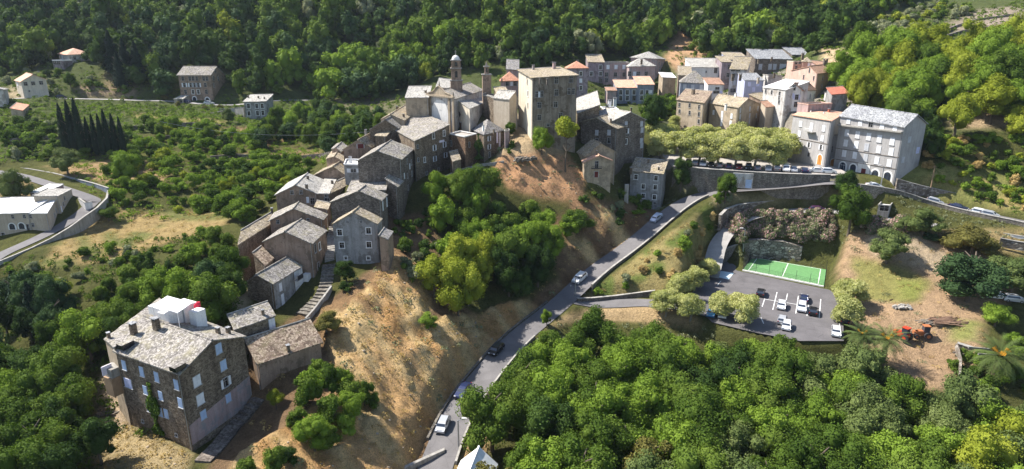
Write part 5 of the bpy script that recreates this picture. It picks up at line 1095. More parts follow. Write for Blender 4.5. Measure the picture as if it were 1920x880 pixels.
# ---------------------------------------------------------------- vegetation
def rng(s): return np.random.default_rng(s)
def unit(r, n):
    v = r.normal(size=(n, 3)); return v/np.linalg.norm(v, axis=1, keepdims=True)
_ico = None
def ico():
    global _ico
    if _ico is None:
        import bmesh
        b = bmesh.new(); bmesh.ops.create_icosphere(b, subdivisions=2, radius=1); b.verts.ensure_lookup_table()
        _ico = (np.array([v.co[:] for v in b.verts]), np.array([[v.index for v in f.verts] for f in b.faces])); b.free()
    return _ico
def leaves(r, P_, Nn, size, tint, spread=.7, aspect=1.0):
    n = len(P_); nn = Nn+unit(r, n)*spread; nn /= np.linalg.norm(nn, axis=1, keepdims=True)
    t = np.cross(nn, unit(r, n)); t /= np.linalg.norm(t, axis=1, keepdims=True)+1e-9; b = np.cross(nn, t)
    s = size*r.uniform(.6, 1.35, (n, 1)); s2 = s*aspect
    q = np.stack([P_-t*s, P_-b*s2*.6+nn*s*.15, P_+t*s, P_+b*s2*.6+nn*s*.15], 1).reshape(-1, 3)
    return q, np.repeat(tint, 4)
def crown_data(seed, R_, Hh, nl, size, nlobe=11, lob=.42, base=.25, spread=.7, core=True, flat_=1.0, tv=.28):
    """foliage lobes filling an uneven crown of radius R_ from base*Hh up to Hh"""
    r = rng(seed); cz = Hh*(1+base)/2; rz = Hh*(1-base)/2
    C = unit(r, nlobe)*r.uniform(.3, .8, (nlobe, 1)); C[:, 2] = np.where(C[:, 2] < -.62, -C[:, 2]*.5, C[:, 2]); C[0] = (0, 0, .45); C[1] = (0, 0, -.1)
    lr = r.uniform(.6, 1.45, nlobe)*lob; lt = r.uniform(-tv, tv, nlobe)
    cnt = (lr**2/np.sum(lr**2)*nl).astype(int)+1; V = []; T = []
    sc_ = np.array([R_, R_, rz*flat_])
    for i in range(nlobe):
        d = unit(r, cnt[i]); d[:, 2] = np.where(d[:, 2] < -.5, -d[:, 2], d[:, 2]); k = lr[i]*r.uniform(.78, 1.1, (cnt[i], 1)); p = C[i]+d*k
        keep = np.ones(len(p), bool)
        for j in range(nlobe):
            if j != i: keep &= np.linalg.norm(p-C[j], axis=1) > lr[j]*.78
        p = p[keep]; d = d[keep]
        q, t = leaves(r, p*sc_+[0, 0, cz], d, size, .5+lt[i]+r.uniform(-.12, .12, len(p)), spread); V.append(q); T.append(t)
    V = np.concatenate(V); T = np.concatenate(T); Fq = np.arange(len(V)).reshape(-1, 4); tri = np.zeros((0, 3), int)
    if core:
        iv, if_ = ico(); cv = []; ct = []; cf = []; n0 = len(V)
        for i in range(nlobe):
            w_ = iv*(lr[i]*.72)*(1+r.uniform(-.12, .12, (len(iv), 1)))+C[i]; cv.append(w_*sc_+[0, 0, cz]); cf.append(if_+n0); n0 += len(iv); ct.append(np.full(len(iv), .42+lt[i]))
        V = np.concatenate([V]+cv); T = np.concatenate([T]+ct); tri = np.concatenate(cf)
    return V, Fq, tri, T
def mk(name, data, mat, flower=None):
    V, Fq, tri, T = data; me = bpy.data.meshes.new(name); nq, nt_ = len(Fq), len(tri)
    me.vertices.add(len(V)); me.vertices.foreach_set('co', V.astype(np.float32).ravel())
    me.loops.add(nq*4+nt_*3); me.loops.foreach_set('vertex_index', np.r_[Fq.ravel(), tri.ravel()].astype(np.int32))
    me.polygons.add(nq+nt_); me.polygons.foreach_set('loop_start', np.r_[np.arange(nq)*4, nq*4+np.arange(nt_)*3].astype(np.int32))
    me.update(calc_edges=True)
    a = me.attributes.new('tint', 'FLOAT', 'POINT'); a.data.foreach_set('value', T.astype(np.float32))
    if flower is not None: a = me.attributes.new('flower', 'FLOAT', 'POINT'); a.data.foreach_set('value', flower.astype(np.float32))
    me.materials.append(M[mat]); return me
def trunk_mesh(seed, h, r0, mat, limbs=4, reach=.5, top=.75):
    rr = random.Random(seed); m = MB(); p = Vector((0, 0, -.6)); prev = p; n = 4
    for i in range(1, n+1):
        q = Vector((rr.uniform(-.25, .25)*r0*2, rr.uniform(-.25, .25)*r0*2, -.6+(h*top+.6)*i/n)); m.tube(prev, q, r0*(1-.17*(i-1)), r0*(1-.17*i), n=7, caps=False); prev = q
        if i >= 2:
            for k in range(limbs//2+1):
                t = rr.uniform(0, 6.28); e = q+Vector((math.cos(t), math.sin(t), .9))*h*reach*rr.uniform(.18, .3); m.tube(q, e, r0*.5, r0*.2, n=5, caps=False)
    me = bpy.data.meshes.new('trunk'); me.from_pydata(m.v, [], m.f); me.materials.append(M[mat]); return me
PROTO = {}
def proto(kind, var):
    """(crown mesh, trunk mesh) of one kind of tree; R about 1 tree as built, scaled per tree"""
    k = (kind, var)
    if k in PROTO: return PROTO[k]
    s = hash(kind) % 1 or sum(map(ord, kind))*7+var*31
    mat = {'mid': 'leaf_mid', 'deep': 'leaf_deep', 'blue': 'leaf_blue', 'bright': 'leaf_bright', 'yellow': 'leaf_yellow', 'olive': 'leaf_sage', 'bronze': 'leaf_bronze'}.get(kind)
    if mat: v = (crown_data(s, 3.9, 9+var*.8, 7000, .145, 22+var*3, .31, .04, .85), mat, (9, .28, 'bark'))
    elif kind[:4] == 'farx': v = (crown_data(s, 3.8, 8.5, 900, .34, 11+var, .38, .15), {'m': 'leaf_mid', 'd': 'leaf_deep', 'b': 'leaf_blue', 'y': 'leaf_yellow', 'o': 'leaf_olive'}[kind[4]], (8, .25, 'bark'))
    elif kind == 'plane': v = (crown_data(s, 4.1, 6.4, 6500, .17, 22, .33, .1, 1.0), 'leaf_plane', (6.5, .3, 'bark_pale'))
    elif kind == 'pine': v = (crown_data(s, 3.6, 12, 3000, .2, 14, .34, .5, 1.0, True), 'leaf_yellow', (12, .22, 'bark'))
    elif kind == 'conifer':
        v = (conifer(s, 3.0, 12, 2600), 'leaf_cypress', (12, .25, 'bark'))
    elif kind == 'cypress': v = (cyp(s, 1.5, 16, 3000), 'leaf_cypress', (15, .25, 'bark'))
    PROTO[k] = (mk('crown', v[0], v[1]), trunk_mesh(s, v[2][0], v[2][1], v[2][2])); return PROTO[k]
def cyp(seed, R_, Hh, nl):
    r = rng(seed); z = r.uniform(.02, 1, nl)**.8; a = r.uniform(0, 6.283, nl); pr = np.sin(np.clip(z*1.02, 0, 1)**.6*math.pi)**.6*(1-z*.35)+.05; k = R_*pr*r.uniform(.8, 1.08, nl)
    p = np.c_[np.cos(a)*k, np.sin(a)*k, z*Hh]; d = np.c_[np.cos(a), np.sin(a), np.full(nl, .5)]
    q, t = leaves(r, p, d, .2, .5+r.uniform(-.25, .25, nl), .6, .8)
    n0 = len(q); cv = []; 
    for i in range(15):
        zz = i/14; rr = R_*.85*(math.sin(min(1, zz*1.02)**.6*math.pi)**.6*(1-zz*.35)+.02)
        cv += [(math.cos(j*.785)*rr, math.sin(j*.785)*rr, zz*Hh*.98) for j in range(8)]
    tri = []
    for i in range(14):
        for j in range(8): a0 = n0+i*8+j; a1 = n0+i*8+(j+1) % 8; tri += [(a0, a1, a1+8), (a0, a1+8, a0+8)]
    V = np.r_[q, np.array(cv)]; return V, np.arange(n0).reshape(-1, 4), np.array(tri), np.r_[t, np.full(len(cv), .3)]
def conifer(seed, R_, Hh, nl):
    r = rng(seed); z = r.uniform(.05, 1, nl); a = r.uniform(0, 6.283, nl); lay = .75+.25*np.abs(np.sin(z*26)); k = R_*(1-z)**.8*lay*(1+.2*np.sin(a*5+z*20))*np.sqrt(r.uniform(.4, 1, nl))
    p = np.c_[np.cos(a)*k, np.sin(a)*k, z*Hh-.1*k]; d = np.c_[np.cos(a), np.sin(a), np.full(nl, .9)]
    q, t = leaves(r, p, d, .3, .5+r.uniform(-.25, .25, nl), .6); n0 = len(q); cv = [(math.cos(j*.785)*R_*.6, math.sin(j*.785)*R_*.6, Hh*.06) for j in range(8)]+[(0, 0, Hh*.9)]
    tri = [(n0+j, n0+(j+1) % 8, n0+8) for j in range(8)]; return np.r_[q, np.array(cv)], np.arange(n0).reshape(-1, 4), np.array(tri), np.r_[t, np.full(9, .3)]
def bushmesh(kind, var):
    k = ('bush', kind, var)
    if k in PROTO: return PROTO[k]
    s = sum(map(ord, kind))*3+var*17; mat = {'ole': 'leaf_oleander', 'dry': 'leaf_dry'}.get(kind, 'leaf_'+kind)
    d = crown_data(s, 1.5, 2.2, 1100, .13, 10+var, .4, -.15, .85)
    fl = None
    if kind == 'ole': r = rng(s); fl = np.repeat((r.random(len(d[3])//1+1)[:len(d[3])//4+1] < (.12 if var == 0 else .45)).astype(float), 4)[:len(d[3])]; fl = np.r_[fl, np.zeros(len(d[3])-len(fl))]; fl[len(d[1])*4:] = 0
    PROTO[k] = mk('bush', d, mat, fl); return PROTO[k]
NT = [0]
def tree(kind, p, s, label, cat='tree', group=None, name='tree', var=None, sz=None):
    NT[0] += 1; i = NT[0]; cm, tm = proto(kind, i % 3 if var is None else var)
    rz = (i*2.399) % 6.283; root = empty(name, (p[0], p[1], p[2]), rz); tag(root, label, cat, group)
    for nm, me in (('trunk', tm), ('crown', cm)):
        o = bpy.data.objects.new(nm, me); COL.objects.link(o); o.parent = root
    root.scale = (s, s, sz if sz else s); return root
def bush(kind, p, s, label, group=None, sz=None, name='bush', cat='bush', var=None):
    NT[0] += 1; i = NT[0]; o = bpy.data.objects.new(name, bushmesh(kind, i % 3 if var is None else var)); COL.objects.link(o)
    o.location = (p[0], p[1], p[2]-.1); o.rotation_euler = (0, 0, (i*2.399) % 6.283); o.scale = (s, s, sz if sz else s); return tag(o, label, cat, group)
def blocked(X, Y, margin, roadm):
    bad = np.zeros(X.shape, bool)
    for rd, w_, f in ROADS: bad |= sdist([(p.x, p.y, p.z) for p in rd], X, Y)[0] < w_/2+roadm
    for poly, z in LEVEL: bad |= inpoly(poly, X, Y) | (pdist(poly, X, Y) < roadm*.6)
    for fp in FOOT:
        cx = sum(q[0] for q in fp)/4; cy = sum(q[1] for q in fp)/4
        m = np.hypot(X-cx, Y-cy) < 25
        if m.any(): bad[m] |= inpoly(fp, X[m], Y[m]) | (pdist(fp, X[m], Y[m]) < margin)
    return bad
def scatter(txt, sp, hc, dmin=40, dmax=460, margin=2, roadm=2.0, seed=1, keep=1.0, zmin=-99):
    poly = [tuple(map(float, t.split())) for t in txt.split(';')]; r = rng(seed)
    # world bounds from the outline
    W2 = [PD(x, y, d) for x, y in poly for d in (dmin, dmax)]
    x0, x1 = max(-400, min(q.x for q in W2)), min(400, max(q.x for q in W2)); y0, y1 = dmin*.8, min(600, dmax*1.1)
    X, Y = np.meshgrid(np.arange(x0, x1, sp), np.arange(y0, y1, sp*.87)); X = X+(np.arange(X.shape[0]) % 2)[:, None]*sp/2
    X = (X+r.uniform(-.38, .38, X.shape)*sp).ravel(); Y = (Y+r.uniform(-.38, .38, Y.shape)*sp).ravel(); Z = gh(X, Y)
    px, py, d = proj(X, Y, Z+hc); m = inpoly(poly, px, py) & (d > dmin) & (d < dmax) & (r.random(X.shape) < keep)
    X, Y, Z, px, py, d = (q[m] for q in (X, Y, Z, px, py, d)); m = ~blocked(X, Y, margin, roadm)
    return [tuple(t) for t in np.c_[X, Y, Z, px, py, d][m]]
rr = random.Random(5)
def pick(w_): 
    t = rr.random()*sum(v for _, v in w_)
    for k, v in w_:
        t -= v
        if t <= 0: return k
    return w_[-1][0]
KN = {'mid': 'mid green', 'deep': 'dark green', 'blue': 'bluish dark green', 'bright': 'fresh light green', 'yellow': 'yellow green', 'olive': 'grey green', 'bronze': 'bronze green', 'plane': 'pale clipped', 'dry': 'dry straw coloured'}
def wood(txt, where, sp, kinds, s=(.8, 1.15), hc=6, **kw):
    for x, y, z, px, py, d in scatter(txt, sp, hc, **kw):
        if any(math.hypot(x-q[0], y-q[1]) < 5.5 for q in PALMS): continue
        k = pick(kinds(px, py) if callable(kinds) else kinds)
        t = rr.uniform(*s); TQ.append((t/d, k, (x, y, z-.3), t, '%s broadleaf tree among others %s' % (KN[k], where), 'trees '+where))
BQ = []
def bush_later(k, p, s, lb, g, d): BQ.append((s/d, k, p, s, lb, g))
def scrub(txt, where, sp, kinds, s=(.7, 1.4), hc=1, **kw):
    for x, y, z, px, py, d in scatter(txt, sp, hc, **kw):
        k = pick(kinds(px, py) if callable(kinds) else kinds)
        bush_later(k, (x, y, z), rr.uniform(*s), '%s bush among others %s' % (KN.get(k, 'pink'), where), 'bushes '+where, d)
TQ = []
PALMS = [G(1652, 694), G(1606, 684), G(1866, 706), PD(878, 890, 91), PD(895, 865, 96), PD(905, 880, 90), PD(915, 850, 97), G(908, 745), G(925, 715), G(893, 775), G(945, 690)]
# wood between the lower road and the car park
wood('860 960;880 800;930 720;945 655;985 612;1040 612;1110 592;1240 612;1330 645;1420 655;1500 625;1600 650;1660 700;1740 745;1840 735;1960 720;1960 960', 'in the wood at the lower right', 6.0,
     lambda x, y: [('mid', 5), ('bright', 2.2), ('deep', 2)] if x < 1450 and y < 800+(1450-x)*.1 else ([('mid', 3), ('olive', 3), ('bronze', 1.2), ('bright', 1)] if x < 1800 else [('olive', 3), ('yellow', 1.5), ('bright', 1.5)]), s=(.98, 1.4), hc=9.5, dmin=55, dmax=142, roadm=4.8, seed=11)
wood('1300 650;1340 628;1420 632;1500 612;1590 640;1640 690;1760 740;1760 770;1500 760;1300 700', 'in the wood at the lower right', 6.0, [('mid', 4), ('bright', 2), ('deep', 2), ('olive', 1.5)], s=(.7, .95), hc=6, dmin=100, dmax=142, roadm=2.5, seed=90)
scrub('735 400;790 350;830 400;830 500;770 520;725 470', 'on the rocky foot of the tall dark house', 3.2, [('deep', 2), ('mid', 2), ('olive', 1)], s=(.6, 1.5), dmin=120, dmax=172, seed=91, keep=.7)
wood('-60 640;60 600;150 600;240 560;330 535;420 500;455 520;440 580;400 600;330 580;280 585;215 640;190 700;200 760;180 900;-60 960', 'in the wood left of the largest house', 5.8,
     lambda x, y: [('mid', 4), ('bright', 1.5), ('deep', 2), ('blue', .6)], s=(.8, 1.2), hc=5, dmin=55, dmax=146, margin=3.5, seed=12)
wood('812 335;850 312;890 318;935 345;960 365;1045 385;1078 420;1075 500;1050 555;960 545;905 555;830 565;800 520;830 470;840 440;815 400', 'in the ravine below the church', 5.4,
     lambda x, y: [('yellow', 5), ('bright', 2)] if (x < 910 and y > 440) else ([('deep', 2), ('mid', 4), ('bright', 2)] if x > 900 else [('mid', 4), ('bright', 2.5)]), s=(.85, 1.25), hc=5, dmin=110, dmax=180, margin=3.5, roadm=3.5, seed=13)
wood('560 700;610 665;650 690;700 730;690 770;640 800;560 855;480 880;430 890;490 800;530 760', 'on the slope right of the stone barn', 4.6, [('mid', 3), ('bright', 2.5), ('deep', 1)], s=(.4, .62), hc=3, dmin=70, dmax=120, margin=2.5, roadm=6, seed=14)
wood('0 520;40 505;120 545;150 560;150 610;60 620;0 640', 'at the left edge below the meadow', 6.5, [('deep', 2), ('blue', 2), ('mid', 1)], s=(.8, 1.0), hc=5, dmin=90, dmax=150, seed=15)
wood('180 530;260 485;340 455;420 430;452 450;440 520;400 540;300 560;200 600', 'between the meadow and the ridge houses', 5.2, [('mid', 3), ('bright', 2), ('deep', 1)], s=(.42, .72), hc=3, dmin=100, dmax=170, margin=3, seed=16)
wood('560 190;640 195;720 205;715 240;660 265;600 262;560 240;470 262;450 240;520 215', 'below the far road behind the ridge', 6.5, [('deep', 2), ('mid', 2), ('blue', 1), ('bright', .6)], s=(.7, .95), hc=5, dmin=195, dmax=290, margin=3, seed=17)
wood('240 215;330 225;420 240;400 255;280 250', 'on the bank below the lone mansion', 6, [('mid', 2), ('bright', 1)], s=(.4, .65), hc=3, dmin=190, dmax=275, seed=18)
# right hillside: large yellow green trees
wood('1560 110;1620 75;1700 70;1800 75;1930 55;1960 215;1880 205;1800 215;1790 180;1740 160;1700 215;1640 175;1590 165', 'in the sunlit grove behind the larger hotel', 7.6, lambda x, y: [('yellow', 5), ('bright', 2), ('mid', .7)], s=(1.3, 1.8), hc=9, dmin=165, dmax=290, margin=4, seed=19)
wood('1635 180;1700 210;1760 200;1780 240;1740 290;1725 260;1680 210;1640 205', 'in the shade between the larger hotel and the grove', 6.5, [('deep', 3), ('mid', 2)], s=(.8, 1.1), hc=6, dmin=160, dmax=235, margin=3, seed=20)
scrub('1735 245;1800 250;1960 260;1960 400;1860 375;1760 350;1700 330;1725 290', 'on the slope above the upper road', 3.4, [('bright', 3), ('mid', 2), ('yellow', 2), ('dry', 1)], s=(.7, 1.6), dmin=140, dmax=215, seed=21)
# scrub slopes on the left
scrub('205 300;250 270;300 225;420 245;480 265;560 300;600 300;600 330;540 350;520 372;450 430;420 395;330 392;230 385;200 350', 'on the overgrown terraces left of the ridge', 4.0, [('mid', 4), ('bright', 4), ('yellow', .6), ('deep', .6)], s=(.8, 2.2), dmin=140, dmax=245, margin=1.5, seed=22, keep=.62)
scrub('0 232;110 225;240 240;250 290;110 290;0 300', 'on the terraces below the cypresses', 4.0, [('mid', 3), ('bright', 1.5), ('deep', 1.5), ('olive', 1)], s=(.9, 1.8), dmin=180, dmax=250, seed=23, keep=.8)
scrub('0 505;100 490;200 450;260 470;330 440;420 420;430 440;300 470;200 500;100 545;0 520', 'along the lower edge of the meadow', 3.4, [('mid', 2), ('bright', 1), ('olive', 2)], s=(.5, 1.2), dmin=120, dmax=180, seed=24, keep=.75)
scrub('610 600;640 640;600 660;590 600;780 420;830 400;830 460;800 540;720 520;740 440', 'clinging to the cliff below the tall dark house', 4, [('olive', 1), ('mid', 2), ('dry', 1)], s=(.4, .9), dmin=95, dmax=170, seed=25, keep=.5)
scrub('1095 345;1180 350;1215 385;1240 400;1200 430;1130 410;1090 380', 'under the tan house with the iron balcony', 3.2, [('deep', 2), ('mid', 2), ('olive', 1)], s=(.7, 1.5), dmin=150, dmax=190, seed=26, keep=.8)
scrub('1110 550;1180 510;1250 455;1300 410;1335 385;1345 430;1330 470;1290 500;1240 540;1170 552', 'on the triangle between the road and the lane', 3.3, [('mid', 2), ('bright', 2), ('dry', 2), ('olive', 1)], s=(.5, 1.2), dmin=130, dmax=190, roadm=.8, seed=27, keep=.75)
scrub('1340 365;1420 362;1555 350;1560 362;1430 372;1345 380', 'in the hedge between ramp and sunken lane', 2.4, [('ole', 4), ('olive', 1)], s=(.7, 1.0), dmin=165, dmax=182, roadm=.4, seed=28)
for yy in (409, 418, 427, 436, 445, 452):
    for xx in range(1374, 1700, 14):
        if yy > 436 and xx > 1560 or yy < 412 and xx > 1600 or (1562 < xx < 1618) or (xx > 1640 and yy < 420) or (yy > 446 and 1395 < xx < 1500) or (yy < 416 and xx < 1390): continue
        p = G(xx+rr.uniform(-5, 5), yy+rr.uniform(-3, 3)); BQ.append((1, 'ole', tuple(p), rr.uniform(1.0, 1.55), 'pink and grey green flowering bush in the bank behind the games court', 'flowering bushes behind the games court'))
scrub('940 215;1060 225;1080 255;1060 262;1000 262;960 290;930 280', 'around the foot of the tower house', 4, [('mid', 1), ('bright', 1), ('olive', 1)], s=(.5, 1.1), dmin=165, dmax=200, seed=30, keep=.6, margin=1)
scrub('1220 190;1270 185;1270 230;1240 250;1215 235;1205 215', 'between the upper village and the plaza corner', 3.6, [('deep', 2), ('mid', 2), ('bright', 1)], s=(1.0, 1.9), dmin=195, dmax=262, seed=31)
scrub('1470 205;1492 210;1490 260;1465 255;1440 240;1455 215', 'left of the grey hotel with the flat peach roof', 3.6, [('mid', 2), ('bright', 1), ('ole', 1)], s=(1.0, 1.8), dmin=180, dmax=225, seed=32)
scrub('1240 70;1275 70;1270 110;1245 130;1235 120;1310 80;1330 110;1340 120;1300 125;1290 100', 'beside the red earth path on the hillside', 5, [('mid', 2), ('olive', 1)], s=(.8, 1.7), dmin=270, dmax=345, seed=33, keep=.6)
scrub('1560 30;1760 0;1830 20;1760 60;1650 62;1590 90', 'on the thinly wooded terraces at the upper right', 6, [('olive', 2), ('mid', 2), ('yellow', 1)], s=(1.0, 2.2), dmin=250, dmax=400, seed=34, keep=.8)
scrub('0 135;130 125;250 165;250 180;100 172;90 150;0 165', 'around the hillside villas at the far left', 5, [('olive', 2), ('mid', 2), ('deep', 1)], s=(.8, 1.7), dmin=250, dmax=310, seed=35, keep=.7)
scrub('1780 690;1840 640;1960 600;1960 740;1850 740;1800 735', 'in the garden around the palm with orange fruit', 3, [('mid', 2), ('bright', 2)], s=(.7, 1.3), dmin=105, dmax=140, seed=36, keep=.8)
BQ.sort(key=lambda q: -q[0])
for _, k, p, s_, lb, g in BQ[:280]: bush(k, p, s_, lb, g)
def merged(name, label, cat, items, protos, mats):
    """one mesh of many plants: items = (kind, x, y, z, scale), protos[kind] = list of crown data"""
    Vs, Qs, Cs, Ts, Ms, n0 = [], [], [], [], [], 0; r = rng(len(items)); ks = sorted({q[0] for q in items})
    for i, (k, x, y, z, s) in enumerate(items):
        V, Fq, tri, T_ = protos[k][i % len(protos[k])]; t = r.uniform(0, 6.28); c_, s_ = math.cos(t)*s, math.sin(t)*s
        Vs.append(np.c_[V[:, 0]*c_-V[:, 1]*s_+x, V[:, 0]*s_+V[:, 1]*c_+y, V[:, 2]*s*r.uniform(.85, 1.2)+z-.3]); Qs.append(Fq+n0); Cs.append(tri+n0); Ts.append(T_+r.uniform(-.25, .25)); Ms.append((len(Fq), len(tri), ks.index(k))); n0 += len(V)
    me = mk(name, (np.concatenate(Vs), np.concatenate(Qs), np.concatenate(Cs), np.concatenate(Ts)), mats[ks[0]])
    for k in ks[1:]: me.materials.append(M[mats[k]])
    me.polygons.foreach_set('material_index', np.concatenate([np.full(a, k) for a, b, k in Ms]+[np.full(b, k) for a, b, k in Ms]).astype(np.int32))
    o = bpy.data.objects.new(name, me); COL.objects.link(o); return tag(o, label, cat, kind='stuff')
bk = sorted({q[1] for q in BQ[280:]})
merged('scrub', 'smaller scrub bushes spread over the terraces, banks and slopes', 'scrub', [(q[1], q[2][0], q[2][1], q[2][2], q[3]) for q in BQ[280:]],
       {k: [crown_data(77+i*3+v, 1.5, 2.2, 330, .2, 8, .44, -.15, .8) for v in range(3)] for i, k in enumerate(bk)}, {k: {'ole': 'leaf_oleander'}.get(k, 'leaf_'+k) for k in bk})
TQ.sort(key=lambda q: -q[0])
for _, k, p, s_, lb, g in TQ[:232]: tree(k, p, s_, lb, group=g)
tk = sorted({q[1] for q in TQ[232:]})
merged('woodland', 'smaller and farther trees filling the groves around the village', 'wood', [(q[1], q[2][0], q[2][1], q[2][2], q[3]) for q in TQ[232:]],
       {k: [crown_data(177+i*3+v, 3.9, 9, 2200, .25, 20, .33, .04, .85) for v in range(2)] for i, k in enumerate(tk)}, {k: {'olive': 'leaf_sage'}.get(k, 'leaf_'+k) for k in tk})
# key trees
def T(kind, px, py, s, label, sz=None, name='tree', cat='tree', var=None): return tree(kind, G(px, py), s, label, cat, None, name, var, sz)
planes = [(1228, 286), (1258, 282), (1290, 290), (1322, 284), (1352, 294), (1385, 287), (1415, 298), (1446, 291), (1240, 302), (1276, 306), (1312, 309), (1345, 311), (1380, 314), (1416, 316), (1452, 316), (1470, 303)]
for x, y in planes:
    p = PZ(x, y, ZP+.05); tree('plane', p, rr.uniform(1.4, 1.6), 'pale green clipped plane tree in the double row shading the plaza', 'plane tree', 'plane trees shading the plaza', 'plane_tree')
for x, y, lb in ((1242, 264, 'pale plane tree at the back left corner of the plaza'), (1262, 243, 'pale plane tree in front of the sand coloured house'), (1300, 240, 'pale plane tree under the brown slab roofed house')):
    T('plane', x, y, .8, lb, name='plane_tree', cat='plane tree')
T('plane', 1503, 298, .62, 'low pale clipped tree beside the arched window of the smaller hotel', .5)
T('deep', 1224, 246, 1.3, 'round dark green tree left of the plaza plane trees')
for x, y, s, lb in ((1248, 592, .95, 'pale pollarded plane tree at the left tip of the car park lane'), (1294, 600, .95, 'pale pollarded plane tree over the white car at the lane end'), (1272, 560, .9, 'pale pollarded plane tree second from the lane bend'),
    (1300, 545, .9, 'pale pollarded plane tree in the middle of the lane clump'), (1326, 520, .8, 'pale pollarded plane tree beside the pale blue parking bay'), (1350, 597, .85, 'small pale plane tree above the blue parked car'),
    (1392, 606, 1.0, 'broad pale plane tree at the front left of the car park'), (1582, 575, 1.05, 'pale plane tree leaning over the right end of the games court'), (1590, 612, 1.0, 'pale plane tree at the right corner of the car park')):
    p = G(x, y); tree('plane', (p.x, p.y, p.z), s*1.05, lb, 'plane tree', None, 'plane_tree')
T('deep', 1582, 366, .95, 'dark green round tree at the left corner of the upper road wall', .75)
T('mid', 1590, 440, 1.4, 'dense bright green tree between the flowering bank and the kiosk')
T('olive', 1662, 494, 1.25, 'pale grey green tree standing on the dry field edge', .85); T('olive', 1728, 442, 1.2, 'grey green low tree under the upper road wall', .8); T('olive', 1702, 438, .9, 'smaller grey green tree left under the upper road wall', .45)
T('bronze', 1820, 480, 1.75, 'large bronze green tree right of the dry field', .8); T('blue', 1812, 566, 2.0, 'large bluish green round tree below the bronze green one', 1.35); T('olive', 1893, 545, 1.6, 'pale grey green tree beside the lane at the right edge', .8)
T('bright', 1865, 612, .8, 'fresh green tree above the palm with orange fruit', .5); T('yellow', 1838, 470, .55, 'small yellow green shrub tree left against the bronze green tree', .5)
T('pine', 1060, 322, 1.3, 'slender yellow green pine on the bare orange slope below the tower house'); T('bright', 1016, 290, .8, 'small fresh green tree at the corner of the tower house')
T('mid', 956, 258, .5, 'small green tree in the garden left of the tower house'); T('deep', 1276, 356, 1.0, 'dark tree with layered branches beside the grey house'); T('mid', 1358, 380, .8, 'green tree at the bend under the plaza wall'); T('bright', 1345, 385, .4, 'small fresh green tree at the bend under the plaza wall')
T('deep', 650, 530, .62, 'small round dark tree in front of the pale grey house', .5); T('bronze', 612, 624, .72, 'round bronze bush tree beside the stepped lane', .42); T('bright', 803, 618, .55, 'lone fresh green shrub tree on the landslide', .36)
T('bright', 662, 790, .62, 'fresh green tree on the slope nearest the landslide edge', .6); T('bright', 590, 845, .72, 'broad light green tree at the foot of the slope, bottom left of the landslide', .6); T('yellow', 518, 768, .38, 'small yellow green shrub tree beside the stone barn', .4)
T('mid', 622, 742, .62, 'dark glossy fig like tree against the stone barn wall', .6); T('mid', 684, 760, .45, 'small green tree right of the fig like tree'); T('bright', 1025, 612, .32, 'little green tree on the road corner at the junction', .45)
T('mid', 1082, 438, 1.2, 'round green tree at the upper right end of the ravine wood', .7); T('olive', 128, 328, 1.15, 'grey green tree on the meadow beyond the white roofed group', .8); T('olive', 35, 384, 1.1, 'grey olive tree with forked trunk over the white roofed group')
T('olive', 20, 372, .65, 'second grey olive tree at the far left over the white roofed group'); T('bright', 240, 345, .95, 'yellowish green tree above the end of the pale wall'); T('mid', 205, 414, .65, 'lone dark bush tree on the meadow', .4); T('mid', 133, 165, .7, 'green garden tree in front of the hillside villas')
T('bright', 235, 632, .5, 'light green dome shaped tree in the left wood', .5); T('yellow', 115, 560, .7, 'yellowish tree standing out of the dark trees at the left', .5); T('conifer', 45, 612, 1.0, 'dark conical conifer at the left edge below the meadow'); T('conifer', 70, 622, .85, 'second dark conical conifer at the left edge')
T('olive', 430, 232, .7, 'grey green tree between the far road wall and the grey three storey house'); T('bright', 590, 236, .65, 'fresh green round tree in the shade behind the ridge')
T('mid', 1155, 640, .0001, 'x') if 0 else None
for i, (x, y, h) in enumerate(((127, 290, 1.0), (143, 292, 1.08), (157, 292, 1.12), (172, 291, .75), (184, 292, .8), (196, 293, .82), (207, 292, .9), (221, 293, .84), (234, 294, .78))):
    tree('cypress', G(x, y), 1.0*h, 'tall dark narrow cypress in the row on the far meadow', 'cypress', 'row of dark cypresses', 'cypress', sz=1.02*h)
for i, (x, y, s) in enumerate(((215, 140, 1.6), (240, 150, 1.5), (262, 155, 1.5), (228, 165, 1.3), (290, 150, 1.3), (200, 120, 1.3))):
    tree('conifer', G(x, y), s, 'tall dark conifer in the clump behind the far left road', 'conifer', 'conifers behind the far left road', 'conifer')
bush('deep', G(650, 545), .9, 'dark low bush just below the small round tree')
for x, y in ((309, 186), (335, 199), (385, 205), (412, 204)): bush('bronze', G(x, y), .9, 'clipped round reddish shrub along the far road', 'clipped shrubs along the far road')
bush('deep', G(1645, 414), .8, 'small dark round bush below the kiosk'); bush('ole', G(1655, 430), 1.5, 'pink flowering shrub below the kiosk', var=1); bush('blue', G(1742, 450), 1.3, 'spiky bluish green bush on the dry field', sz=.8)
bush('bright', G(1198, 402), 1.3, 'bright green creeper mound at the foot of the grey house', sz=.6)
